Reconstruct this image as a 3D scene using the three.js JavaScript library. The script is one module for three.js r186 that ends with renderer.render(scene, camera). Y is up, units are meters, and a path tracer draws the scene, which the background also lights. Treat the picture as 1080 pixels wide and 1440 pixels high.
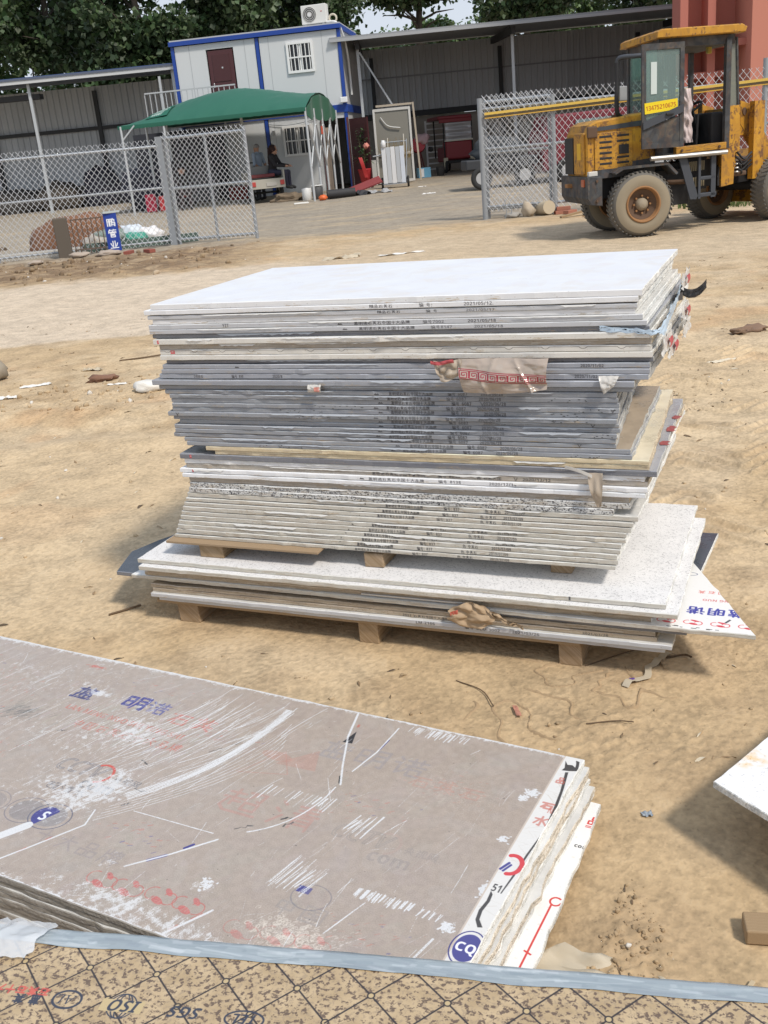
import * as THREE from 'three';
import { mergeGeometries, toCreasedNormals, mergeVertices } from 'three/addons/utils/BufferGeometryUtils.js';
import { RoundedBoxGeometry } from 'three/addons/geometries/RoundedBoxGeometry.js';
import { MarchingCubes } from 'three/addons/objects/MarchingCubes.js';
import { createNoise2D, createNoise3D } from 'simplex-noise';

// ---------------------------------------------------------------- camera, sky, sun, exposure
const scene = new THREE.Scene();
const D2R = Math.PI / 180;
const camera = new THREE.PerspectiveCamera(54.43, 768 / 1024, 0.05, 900);
{
  const pitch = 20 * D2R, roll = -5.45 * D2R;
  const fwd = new THREE.Vector3(0, -Math.sin(pitch), -Math.cos(pitch)), up = new THREE.Vector3(0, Math.cos(pitch), -Math.sin(pitch)), rt = new THREE.Vector3(1, 0, 0);
  const R = rt.clone().multiplyScalar(Math.cos(roll)).addScaledVector(up, Math.sin(roll));
  const U = rt.clone().multiplyScalar(-Math.sin(roll)).addScaledVector(up, Math.cos(roll));
  camera.position.set(0, 1.35, 0);
  camera.quaternion.setFromRotationMatrix(new THREE.Matrix4().makeBasis(R, U, fwd.clone().negate()));
}
scene.add(camera);
const SUN = new THREE.Vector3(0.50, 1, 0.40).normalize();
const sun = new THREE.DirectionalLight(new THREE.Color().setRGB(1, 0.93, 0.84), 3.05);
sun.position.copy(SUN).multiplyScalar(60); sun.target.position.set(0, 0, -12);
sun.castShadow = true; sun.shadow.radius = 14; sun.shadow.mapSize.set(4096, 4096);
Object.assign(sun.shadow.camera, { left: -30, right: 30, top: 40, bottom: -40, near: 1, far: 160 });
scene.add(sun, sun.target);
{ // hazy summer sky
  const W = 512, Hh = 256, d = new Float32Array(W * Hh * 4);
  for (let j = 0; j < Hh; j++) for (let i = 0; i < W; i++) {
    const el = ((j + 0.5) / Hh - 0.5) * Math.PI, az = ((i + 0.5) / W - 0.5) * 2 * Math.PI;
    const y = Math.sin(el), x = Math.cos(az) * Math.cos(el), z = Math.sin(az) * Math.cos(el);
    const c = Math.max(0, x * SUN.x + y * SUN.y + z * SUN.z), t = Math.pow(Math.max(0, y), 0.55);
    const glow = 0.35 * Math.pow(c, 6) + 0.5 * Math.pow(c, 40);
    const k = (j * W + i) * 4;
    d[k] = (y < 0 ? 0.46 : 0.80 - 0.36 * t) + glow; d[k + 1] = (y < 0 ? 0.43 : 0.85 - 0.31 * t) + glow * 0.97; d[k + 2] = (y < 0 ? 0.38 : 0.91 - 0.20 * t) + glow * 0.9; d[k + 3] = 1;
  }
  const sky = new THREE.DataTexture(d, W, Hh, THREE.RGBAFormat, THREE.FloatType);
  sky.mapping = THREE.EquirectangularReflectionMapping; sky.magFilter = THREE.LinearFilter; sky.minFilter = THREE.LinearFilter; sky.needsUpdate = true;
  scene.background = sky; scene.environment = sky;
}
const renderer = new THREE.WebGLRenderer({ antialias: true });
renderer.toneMapping = THREE.LinearToneMapping;
renderer.toneMappingExposure = 1.0;
renderer.shadowMap.enabled = true;

// ---------------------------------------------------------------- helpers
function mulberry(a) { return () => { a = (a + 0x6d2b79f5) | 0; let t = Math.imul(a ^ (a >>> 15), 1 | a); t = (t + Math.imul(t ^ (t >>> 7), 61 | t)) ^ t; return ((t ^ (t >>> 14)) >>> 0) / 4294967296; }; }
const rnd = mulberry(20210518), rr = (a, b) => a + (b - a) * rnd(), pick = (a) => a[Math.floor(rnd() * a.length)];
const n2 = createNoise2D(mulberry(7)), n3 = createNoise3D(mulberry(9));
const clamp = THREE.MathUtils.clamp, smooth = (a, b, x) => { const t = clamp((x - a) / (b - a), 0, 1); return t * t * (3 - 2 * t); }, lerp = THREE.MathUtils.lerp;
const fbm = (x, y, o = 4) => { let s = 0, a = 0.5; for (let i = 0; i < o; i++) { s += a * n2(x, y); x = x * 2.03 + 17.1; y = y * 2.03 - 9.7; a *= 0.5; } return s; };
const V = (x, y, z) => new THREE.Vector3(x, y, z);
const taken = new Map();
const numbered = (n) => { const k = taken.get(n) ?? 0; taken.set(n, k + 1); return k ? n + '_' + String(k).padStart(3, '0') : n; };
function sh(o) { o.traverse((c) => { if (c.isMesh) { c.castShadow = true; c.receiveShadow = true; } }); return o; }
function tag(o, label, category, group, kind) { o.userData.label = label; if (category) o.userData.category = category; if (group) o.userData.group = group; if (kind) o.userData.kind = kind; return o; }
function thing(name, label, category, pos = [0, 0, 0], turn = 0, group) { const o = new THREE.Group(); o.name = numbered(name); o.position.set(...pos); o.rotation.y = turn; scene.add(o); return tag(o, label, category, group, 'thing'); }
function part(name, geo, mat, parent) { const m = new THREE.Mesh(Array.isArray(geo) ? join(geo) : geo, mat); m.name = name; m.castShadow = m.receiveShadow = true; parent.add(m); return m; }
function single(name, geo, mat, label, category, pos = [0, 0, 0], turn = 0, group, kind = 'thing') { const m = part(numbered(name), geo, mat, scene); m.position.set(...pos); m.rotation.y = turn; return tag(m, label, category, group, kind); }
function structure(name, geo, mat, label) { const m = part(numbered(name), geo, mat, scene); m.userData.kind = 'structure'; if (label) m.userData.label = label; return m; }
function join(list) {
  const g = list.map((q) => { let c = q.index ? q.toNonIndexed() : q; if (!c.attributes.normal) c.computeVertexNormals(); for (const k of Object.keys(c.attributes)) if (!['position', 'normal', 'uv'].includes(k)) { c = c.clone(); c.deleteAttribute(k); } if (!c.attributes.uv) c.setAttribute('uv', new THREE.BufferAttribute(new Float32Array(c.attributes.position.count * 2), 2)); return c; });
  return g.length === 1 ? g[0] : mergeGeometries(g);
}
const bx = (w, h, d, x = 0, y = 0, z = 0, ry = 0, rx = 0, rz = 0) => { const g = new THREE.BoxGeometry(w, h, d); boxUV(g, w, h, d); g.rotateX(rx).rotateY(ry).rotateZ(rz); return g.translate(x, y, z); };
function boxUV(g, w, h, d) { const uv = g.attributes.uv, dims = [[d, h], [d, h], [w, d], [w, d], [w, h], [w, h]]; for (let f = 0; f < 6; f++) for (let k = 0; k < 4; k++) { const i = f * 4 + k; uv.setXY(i, uv.getX(i) * dims[f][0], uv.getY(i) * dims[f][1]); } }
const rb = (w, h, d, r, x = 0, y = 0, z = 0, s = 2) => new RoundedBoxGeometry(w, h, d, s, r).translate(x, y, z);
// box spanning two corners
const span = (x0, x1, y0, y1, z0, z1) => bx(Math.abs(x1 - x0), Math.abs(y1 - y0), Math.abs(z1 - z0), (x0 + x1) / 2, (y0 + y1) / 2, (z0 + z1) / 2);
function bar(a, b, r, seg = 6, r2 = r) { const p = V(...a), q = V(...b), L = p.distanceTo(q), g = new THREE.CylinderGeometry(r2, r, L, seg); g.translate(0, L / 2, 0); g.applyQuaternion(new THREE.Quaternion().setFromUnitVectors(V(0, 1, 0), q.clone().sub(p).normalize())); return g.translate(p.x, p.y, p.z); }
function beam(a, b, w, h) { const p = V(...a), q = V(...b), L = p.distanceTo(q), g = new THREE.BoxGeometry(L, h, w); g.translate(L / 2, 0, 0); const d = q.clone().sub(p).normalize(), s = V(0, 1, 0).cross(d).normalize().negate(), u = Math.abs(d.y) > 0.999 ? V(1, 0, 0) : d.clone().cross(s).negate(); const zx = d.clone().cross(u); g.applyMatrix4(new THREE.Matrix4().makeBasis(d, u, zx)); return g.translate(p.x, p.y, p.z); }
function hose(pts, r, seg = 24, rs = 6) { return new THREE.TubeGeometry(new THREE.CatmullRomCurve3(pts.map((p) => V(...p))), seg, r, rs); }
function prism(poly, depth, bevel = 0) { const s = new THREE.Shape(poly.map((p) => new THREE.Vector2(p[0], p[1]))); return new THREE.ExtrudeGeometry(s, { depth, bevelEnabled: bevel > 0, bevelThickness: bevel, bevelSize: bevel, bevelSegments: 1, steps: 1 }); }
const lathe = (pts, seg = 28) => new THREE.LatheGeometry(pts.map((p) => new THREE.Vector2(p[0], p[1])), seg);
function lump(r, sx, sy, sz, seed, amp = 0.25, det = 2) { const g = mergeVertices(new THREE.IcosahedronGeometry(r, det).deleteAttribute('normal').deleteAttribute('uv')), p = g.attributes.position; for (let i = 0; i < p.count; i++) { const x = p.getX(i) / r, y = p.getY(i) / r, z = p.getZ(i) / r, k = 1 + amp * n3(x * 1.3 + seed, y * 1.3, z * 1.3) + amp * 0.4 * n3(x * 3 + seed, y * 3, z * 3); p.setXYZ(i, x * r * k * sx, y * r * k * sy, z * r * k * sz); } g.computeVertexNormals(); return g; }
// crumpled sheet with thickness: outline is given on a w x h grid by fn(u,v) -> [x,y,z]
function sheet(fn, nu, nv, thick = 0.0006) {
  const pos = [], uv = [], idx = [];
  for (let j = 0; j <= nv; j++) for (let i = 0; i <= nu; i++) { pos.push(...fn(i / nu, j / nv)); uv.push(i / nu, j / nv); }
  for (let j = 0; j < nv; j++) for (let i = 0; i < nu; i++) { const a = j * (nu + 1) + i, b = a + 1, c = a + nu + 1, d = c + 1; idx.push(a, b, d, a, d, c); }
  const g = new THREE.BufferGeometry(); g.setAttribute('position', new THREE.Float32BufferAttribute(pos, 3)); g.setAttribute('uv', new THREE.Float32BufferAttribute(uv, 2)); g.setIndex(idx); g.computeVertexNormals();
  if (!thick) return g;
  const n = g.attributes.normal, N = pos.length / 3, p2 = pos.slice(), uv2 = uv.concat(uv), id2 = idx.slice();
  for (let i = 0; i < N; i++) { p2.push(pos[i * 3] - n.getX(i) * thick, pos[i * 3 + 1] - n.getY(i) * thick, pos[i * 3 + 2] - n.getZ(i) * thick); }
  for (let k = 0; k < idx.length; k += 3) id2.push(idx[k] + N, idx[k + 2] + N, idx[k + 1] + N);
  const ring = []; for (let i = 0; i < nu; i++) ring.push(i); for (let j = 0; j < nv; j++) ring.push(j * (nu + 1) + nu); for (let i = nu; i > 0; i--) ring.push(nv * (nu + 1) + i); for (let j = nv; j > 0; j--) ring.push(j * (nu + 1));
  for (let k = 0; k < ring.length; k++) { const a = ring[k], b = ring[(k + 1) % ring.length]; id2.push(a, a + N, b, b, a + N, b + N); }
  const h = new THREE.BufferGeometry(); h.setAttribute('position', new THREE.Float32BufferAttribute(p2, 3)); h.setAttribute('uv', new THREE.Float32BufferAttribute(uv2, 2)); h.setIndex(id2); h.computeVertexNormals(); return h;
}
const rgb = (r, g, b) => new THREE.Color().setRGB(r, g, b);
const std = (r, g, b, rough = 0.8, metal = 0, extra = {}) => new THREE.MeshStandardMaterial({ color: rgb(r, g, b), roughness: rough, metalness: metal, ...extra });
const toS = (x) => Math.round(255 * (x <= 0.0031308 ? 12.92 * x : 1.055 * Math.pow(x, 1 / 2.4) - 0.055));
const css = (r, g, b, a = 1) => `rgba(${toS(r)},${toS(g)},${toS(b)},${a})`;
function canvas(w, h) { const c = document.createElement('canvas'); c.width = w; c.height = h; return [c, c.getContext('2d')]; }
function ctex(c, rep) { const t = new THREE.CanvasTexture(c); t.colorSpace = THREE.SRGBColorSpace; t.magFilter = THREE.LinearFilter; t.anisotropy = 8; if (rep) { t.wrapS = t.wrapT = THREE.RepeatWrapping; t.repeat.set(rep[0], rep[1]); } else { t.wrapS = t.wrapT = THREE.ClampToEdgeWrapping; } return t; }
function dtex(W, H, fn, srgb, rep) { const d = new Uint8Array(W * H * 4); for (let j = 0; j < H; j++) for (let i = 0; i < W; i++) { const c = fn(i, j), k = (j * W + i) * 4; for (let q = 0; q < 3; q++) { const v = Array.isArray(c) ? c[q] : c; d[k + q] = srgb ? clamp(toS(clamp(v, 0, 1)), 0, 255) : clamp(Math.round(v * 255), 0, 255); } d[k + 3] = 255; } const t = new THREE.DataTexture(d, W, H); t.magFilter = THREE.LinearFilter; t.minFilter = THREE.LinearMipmapLinearFilter; t.generateMipmaps = true; t.wrapS = t.wrapT = THREE.RepeatWrapping; if (srgb) t.colorSpace = THREE.SRGBColorSpace; if (rep) t.repeat.set(rep[0], rep[1]); t.needsUpdate = true; return t; }
// tileable fbm table
function tileNoise(N, cells, oct, seed) {
  const out = new Float32Array(N * N); let amp = 0.5;
  for (let o = 0; o < oct; o++) {
    const c = cells << o, tab = new Float32Array(c * c), r = mulberry(seed + o * 31); for (let i = 0; i < c * c; i++) tab[i] = r() * 2 - 1;
    for (let j = 0; j < N; j++) { const y = j / N * c, y0 = Math.floor(y), fy = y - y0, sy = fy * fy * (3 - 2 * fy), ya = (y0 % c) * c, yb = ((y0 + 1) % c) * c; for (let i = 0; i < N; i++) { const x = i / N * c, x0 = Math.floor(x), fx = x - x0, sx = fx * fx * (3 - 2 * fx), xa = x0 % c, xb = (x0 + 1) % c; out[j * N + i] += amp * lerp(lerp(tab[ya + xa], tab[ya + xb], sx), lerp(tab[yb + xa], tab[yb + xb], sx), sy); } }
    amp *= 0.55;
  }
  return out;
}

// ---------------------------------------------------------------- stroke lettering (10 x 10 grid)
const G3 = [[1, 2], [9, 2]], GA = [[3.5, 0.5], [3.5, 3]], GB = [[6.5, 0.5], [6.5, 3]];
const QING = [[[5, 1.5], [9.5, 1.5]], [[5.3, 2.9], [9.2, 2.9]], [[4.7, 4.3], [9.8, 4.3]], [[7.2, 0.5], [7.2, 4.3]], [[5.5, 9.5], [5.5, 5.3], [9, 5.3], [9, 9.5]], [[5.5, 6.7], [9, 6.7]], [[5.5, 8], [9, 8]]];
const bxs = (x0, y0, x1, y1) => [[x0, y0], [x1, y0], [x1, y1], [x0, y1], [x0, y0]];
const GLYPH = {
  '石': [[[1, 2], [9, 2]], [[4.5, 2], [1, 8]], bxs(3.2, 5, 8.2, 9)],
  '英': [G3, GA, GB, [[3, 6.5], [3, 4], [7, 4], [7, 6.5]], [[1, 6.5], [9, 6.5]], [[5, 3], [5, 6.5], [1.5, 9.5]], [[5, 6.5], [8.8, 9.5]]],
  '精': [[[0.5, 3.5], [4, 3.5]], [[2.2, 0.5], [2.2, 9.5]], [[2.2, 3.5], [0.5, 7]], [[2.2, 4.5], [3.8, 6]], [[1, 1.2], [1.6, 2.5]], [[3.5, 1.2], [3, 2.5]], ...QING],
  '品': [bxs(3, 0.8, 7, 4), bxs(0.8, 5.6, 4.4, 9.2), bxs(5.6, 5.6, 9.2, 9.2)],
  '编': [[[2.2, 0.5], [0.8, 3], [2.8, 3], [0.8, 6], [3, 5.6]], [[0.6, 9], [3, 8]], [[6.5, 0.3], [7, 1.3]], [[4.2, 3.8], [9.3, 3.8], [9.3, 1.6], [4.2, 1.6], [4.2, 6], [3.4, 9.5]], [[4.8, 9.5], [4.8, 5.2], [9.5, 5.2], [9.5, 9.5]], [[4.8, 7.2], [9.5, 7.2]], [[6.4, 5.2], [6.4, 9]], [[8, 5.2], [8, 9]]],
  '号': [bxs(3, 0.8, 7, 3.5), [[1, 5], [9, 5]], [[3.5, 5], [3, 6.8], [7.5, 6.8], [7, 9.5], [5.5, 9]]],
  '中': [bxs(2, 2.5, 8, 6.5), [[5, 0.5], [5, 9.8]]],
  '国': [bxs(1, 1, 9, 9.5), [[3, 3], [7, 3]], [[3, 5], [7, 5]], [[2.7, 7.5], [7.3, 7.5]], [[5, 3], [5, 7.5]], [[6, 6], [6.8, 7]]],
  '十': [[[1, 4.5], [9, 4.5]], [[5, 0.5], [5, 9.7]]],
  '大': [[[1, 3.5], [9, 3.5]], [[5, 0.5], [5, 4], [1.2, 9.5]], [[5, 4], [9, 9.5]]],
  '牌': [[[1.5, 0.8], [1.5, 6], [0.7, 9.5]], [[3.6, 0.5], [3.6, 3.5]], [[1.5, 3.5], [4.2, 3.5]], [[1.5, 5.8], [3.6, 5.8], [3.6, 9.5]], bxs(5, 1.5, 9, 4.8), [[5, 3.1], [9, 3.1]], [[7, 0.5], [7, 4.8], [5, 6.3]], [[4.6, 7.2], [9.8, 7.2]], [[7.8, 5.5], [7.8, 9.8]]],
  '明': [bxs(0.8, 1.5, 3.8, 8), [[0.8, 4.7], [3.8, 4.7]], [[4.5, 9.5], [5.5, 6], [5.5, 0.8], [9.2, 0.8], [9.2, 9.3], [8, 9]], [[5.5, 3.4], [9.2, 3.4]], [[5.5, 6], [9.2, 6]]],
  '诺': [[[1.2, 0.8], [2.2, 2]], [[0.6, 3.8], [2.2, 3.8], [2.2, 9], [3.4, 8]], [[4, 2], [9.8, 2]], [[5.6, 0.6], [5.6, 3.2]], [[8, 0.6], [8, 3.2]], [[4, 4.5], [9.8, 4.5]], [[6.5, 3.2], [4, 7.5]], bxs(5.6, 6.2, 9, 9.4)],
  '蓝': [G3, GA, GB, [[2.5, 3.3], [2.5, 5.8]], [[4.2, 3.2], [4.2, 6]], [[6, 3], [5.2, 5.5]], [[5.8, 3.8], [9, 3.8]], [[7, 4.5], [7.8, 5.6]], [[1.8, 9.3], [1.8, 6.5], [8.2, 6.5], [8.2, 9.3]], [[4, 6.5], [4, 9.3]], [[6, 6.5], [6, 9.3]], [[0.6, 9.4], [9.4, 9.4]]],
  '央': [[[2.5, 5.5], [2.5, 2.5], [7.5, 2.5], [7.5, 5.5]], [[1, 5.5], [9, 5.5]], [[5, 0.5], [5, 5.5], [1.5, 9.5]], [[5, 5.5], [8.7, 9.5]]],
  '视': [[[2, 0.5], [2.6, 1.6]], [[0.6, 2.8], [3.6, 2.8], [0.6, 6.2]], [[2.3, 5], [2.3, 9.5]], [[3, 5.4], [3.8, 6.2]], [[5, 6], [5, 1], [9, 1], [9, 6]], [[7, 2.5], [7, 5], [4.5, 9.5]], [[7.4, 6], [7.4, 9], [9.6, 9], [9.6, 8]]],
  '网': [[[1.2, 9.6], [1.2, 1.2], [8.8, 1.2], [8.8, 9.5], [7.8, 9.3]], [[2.5, 3], [4.8, 7.5]], [[4.8, 3], [2.5, 7.8]], [[5.5, 3], [7.8, 7.5]], [[7.8, 3], [5.5, 7.8]]],
  '超': [[[1, 2], [4.6, 2]], [[2.8, 0.6], [2.8, 6.5]], [[0.6, 4], [5, 4]], [[2.8, 5.2], [4.6, 5.2]], [[1.5, 4.8], [1, 7.5], [2.5, 9], [9.6, 9.2]], [[5.4, 1], [9, 1], [8.6, 4], [7.8, 3.7]], [[7, 1], [5.4, 4]], bxs(5.8, 5, 8.8, 7.6)],
  '清': [[[1, 1], [2, 2]], [[0.6, 3.8], [1.7, 4.8]], [[0.8, 9.3], [2.6, 6]], ...QING],
  '水': [[[5, 0.5], [5, 9.5], [3.8, 9]], [[1, 3.2], [4, 3.2], [1.2, 8]], [[8.5, 2], [5.6, 4.2]], [[5.4, 4], [9.4, 8.8]]],
  '色': [[[3.6, 0.6], [1, 4]], [[3, 2], [7, 2], [5.5, 4]], [[2, 9], [2, 4], [8.4, 4], [8.4, 6.5], [2, 6.5]], [[5.2, 4], [5.2, 6.5]], [[2, 9.2], [9.4, 9.2], [9.4, 7.8]]],
  '管': [[[2.4, 0.5], [1, 2.8]], [[2, 1.4], [4.6, 1.4]], [[6.6, 0.5], [5.4, 2.8]], [[6.4, 1.4], [9.4, 1.4]], [[1, 4.8], [1, 3.6], [9, 3.6], [9, 4.8]], bxs(3, 4.8, 7.4, 6.4), [[3, 4.8], [3, 9.5]], bxs(3, 7.6, 7.8, 9.5)],
  '鹏': [[[1, 9.4], [1, 1.2], [3, 1.2], [3, 9.2]], [[1, 4], [3, 4]], [[4, 9.4], [4, 1.2], [5.8, 1.2], [5.8, 9.2]], [[4, 4], [5.8, 4]], [[7.6, 0.5], [6.8, 1.8], [9.2, 1.8], [9, 4]], [[6.8, 1.8], [6.8, 5.4], [9.6, 5.4], [9.4, 9.4], [8.4, 9]], [[6.4, 7.4], [8.6, 7.4]]],
  '业': [[[3.8, 1], [3.8, 9]], [[6.2, 1], [6.2, 9]], [[1.2, 3.5], [2.6, 7]], [[8.8, 3.5], [7.4, 7]], [[0.6, 9.2], [9.4, 9.2]]],
};
// writes mixed text; cell width w, height h; returns the end x
function write(g, text, x, y, w, h, color, lw = 1.2, adv = 1.08) {
  g.save(); g.strokeStyle = color; g.fillStyle = color; g.lineWidth = lw; g.lineCap = 'round'; g.lineJoin = 'round';
  for (const ch of text) {
    const s = GLYPH[ch];
    if (s) { g.beginPath(); for (const l of s) l.forEach((p, i) => (i ? g.lineTo(x + p[0] * w / 10, y + p[1] * h / 10) : g.moveTo(x + p[0] * w / 10, y + p[1] * h / 10))); g.stroke(); x += w * adv; }
    else if (ch === ' ') x += w * 0.5;
    else { g.save(); g.translate(x, y + h * 0.93); g.scale(w / h, 1); g.font = `bold ${Math.round(h * 1.15)}px sans-serif`; g.fillText(ch, 0, 0); const m = g.measureText(ch).width; g.restore(); x += m * w / h * 1.02; }
  }
  g.restore(); return x;
}

// ---------------------------------------------------------------- ground
const yardRise = (z) => 0.36 * smooth(-21, -41, z);
const STK = { yaw: 24.3 * D2R }; STK.e = [Math.cos(STK.yaw), Math.sin(STK.yaw)]; STK.n = [-Math.sin(STK.yaw), Math.cos(STK.yaw)];
const GRY = { yaw: 30.1 * D2R }; GRY.e = [Math.cos(GRY.yaw), Math.sin(GRY.yaw)]; GRY.n = [-Math.sin(GRY.yaw), Math.cos(GRY.yaw)];
const frame = (F, x, z) => [x * F.e[0] + z * F.e[1], x * F.n[0] + z * F.n[1]];
const unframe = (F, s, n) => [s * F.e[0] + n * F.n[0], s * F.e[1] + n * F.n[1]];
const rectMask = (p, s0, s1, n0, n1, f) => { const d = Math.max(s0 - p[0], p[0] - s1, n0 - p[1], p[1] - n1); return 1 - smooth(0, f, d); };
function calm(x, z) { // trodden flat where the stacks stand
  const a = rectMask(frame(STK, x, z), -1.95, -0.28, -3.1, -2.3, 0.18), b = rectMask(frame(GRY, x, z), -2.6, -0.48, -1.72, -0.9, 0.1);
  return Math.max(a, b, rectMask([x, z], 0.5, 1.2, -1.8, -0.9, 0.15));
}
const trackMask = (x, z) => smooth(0.55, 0.85, x) * (1 - smooth(2.3, 2.9, x)) * smooth(-7.5, -5.6, z) * (1 - smooth(-3.3, -2.7, z));
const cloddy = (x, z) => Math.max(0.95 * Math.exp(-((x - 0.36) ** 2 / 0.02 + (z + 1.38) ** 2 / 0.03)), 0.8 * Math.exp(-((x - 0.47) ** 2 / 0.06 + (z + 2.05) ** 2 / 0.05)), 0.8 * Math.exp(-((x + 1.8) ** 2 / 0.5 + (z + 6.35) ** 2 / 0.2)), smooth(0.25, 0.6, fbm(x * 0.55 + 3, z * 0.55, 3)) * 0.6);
const soilStrip = (x, z) => smooth(-0.9, -2.6, x) * smooth(-13.6, -15, z + 0.35 * fbm(x, z)) * (1 - smooth(-18.2, -20, z));
function groundHeight(x, z) {
  let h = 0.020 * fbm(x * 0.45, z * 0.45, 3) + 0.006 * fbm(x * 2.3 + 9, z * 2.3, 3);
  const near = smooth(-16, -5, z), c = cloddy(x, z);
  if (z > -20) {
    h += near * (0.0010 * n2(x * 11, z * 11) + 0.0006 * n2(x * 27, z * 27 + 4));
    // drier lumps and scuffs: ridges pushed up in one direction
    const w = n2(x * 1.7, z * 1.7) * 0.35, u = x * 0.72 + z * 0.69 + w * 0.4, v = -x * 0.69 + z * 0.72;
    h += near * 0.0032 * Math.pow(Math.max(0, n2(u * 16 + w * 3, v * 5 + 3)), 2) * (0.4 + c);
    h += c * (0.009 * Math.max(0, n2(x * 21 + 5, z * 21)) + 0.012 * Math.pow(Math.max(0, n2(x * 38, z * 38 + 8)), 2) + 0.006 * Math.pow(Math.max(0, n2(x * 9, z * 9 + 8)), 2));
    const t = trackMask(x, z);
    if (t > 0.01) { // tyre tread pressed into the sand, running away from the stacks
      const a = x - 0.28 * (-z - 3) - 0.75, lug = Math.abs(((-z * 8.5 + Math.abs(a % 0.5 - 0.25) * 9) % 1 + 1) % 1 - 0.5) * 2;
      h += t * (0.013 * smooth(0.52, 0.75, lug + 0.25 * n2(x * 6, z * 6)) * smooth(-0.15, 0.2, n2(x * 2.1, z * 2.1 + 7)) - 0.004);
    }
    const r1 = z + 6.0 - 0.10 * (x + 1.9) + 0.05 * n2(x * 2, 3); // rut edge
    if (x < -0.9) h += smooth(-0.9, -1.2, x) * (0.024 * Math.exp(-((r1 / 0.13) ** 2)) - 0.02 * Math.exp(-(((r1 - 0.4) / 0.2) ** 2)) + 0.014 * Math.exp(-(((r1 - 0.75) / 0.12) ** 2)));
    h += soilStrip(x, z) * (0.05 * fbm(x * 1.6, z * 2.2, 4) + 0.02);
  }
  const k = calm(x, z);
  return h * (1 - 0.9 * k) - 0.003 * k + yardRise(z);
}
const PALE_SAND = [[-1.6, -4.4, 1.5], [-1.1, -3.2, 0.6], [-0.6, -7.2, 1.9], [1.9, -5.4, 1.5], [1.2, -8.4, 1.8], [0.9, -3.1, 0.5], [-0.3, -2.2, 0.35], [-3.2, -6.0, 1.2]];
function groundColor(x, z) {
  const p = fbm(x * 0.6 + 40, z * 0.6, 4), q = fbm(x * 2.1, z * 2.1 + 30, 4), g = n2(x * 14, z * 14) * 0.5 + n2(x * 33 + 4, z * 33) * 0.5;
  let c = [0.495, 0.365, 0.216]; // dry sand
  const mix = (d, t) => { for (let i = 0; i < 3; i++) c[i] += (d[i] - c[i]) * t; };
  mix([0.555, 0.435, 0.29], smooth(-0.05, 0.4, p) * 0.8);
  mix([0.37, 0.265, 0.16], smooth(0.02, 0.45, q) * 0.38);
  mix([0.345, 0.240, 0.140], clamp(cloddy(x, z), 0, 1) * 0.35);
  for (const [cx, cz, r] of PALE_SAND) { const d = Math.hypot(x - cx, z - cz) / r + 0.55 * q; if (d < 1.15) mix([0.58, 0.452, 0.294], (1 - smooth(0.55, 1.1, d)) * 0.6); } // paler sand patches with noise-warped outlines
  mix([0.55, 0.36, 0.20], smooth(0.25, 0.5, fbm(x * 0.8 - 12, z * 0.8 + 5, 3)) * 0.5 * smooth(-3, -5, z));
  const rough = fbm(x * 1.3 + 7, z * 1.3 - 3, 4) * 0.35, pad = smooth(-8.75, -8.95, z + rough * 0.5 + 0.06 * (x + 2)) * (1 - smooth(-13.7, -14.4, z + rough)) * (1 - smooth(-2.0, 1.2, x + rough));
  mix([0.60, 0.50, 0.385], pad * 0.9);                                // pale compacted concrete
  const road = smooth(-9.5, -11, z + rough) * (1 - smooth(-15.5, -17, z + rough)) * smooth(-1.5, 1, x); mix([0.535, 0.430, 0.300], road * 0.8);
  mix([0.215, 0.145, 0.085], soilStrip(x, z) * (0.55 + 0.45 * smooth(-0.4, 0.15, fbm(x * 1.4, z * 3, 3))));
  const yard = smooth(-17.2, -19, z + rough * 2); mix([0.335, 0.288, 0.225], yard); mix([0.27, 0.24, 0.195], yard * smooth(0, 0.5, fbm(x * 0.3, z * 1.1, 3)) * 0.7); mix([0.46, 0.36, 0.235], yard * smooth(0.1, 0.5, fbm(x * 0.25 + 8, z * 0.8, 3)) * 0.6);
  const grass = smooth(6.6, 7.4, x + rough) * smooth(-14.2, -14.8, z) * (1 - smooth(-16.5, -17.5, z)); mix([0.16, 0.17, 0.07], grass * 0.7);
  const f = (1 + 0.06 * g) / 0.89; return [c[0] * f, c[1] * f, c[2] * f];
}
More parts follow.
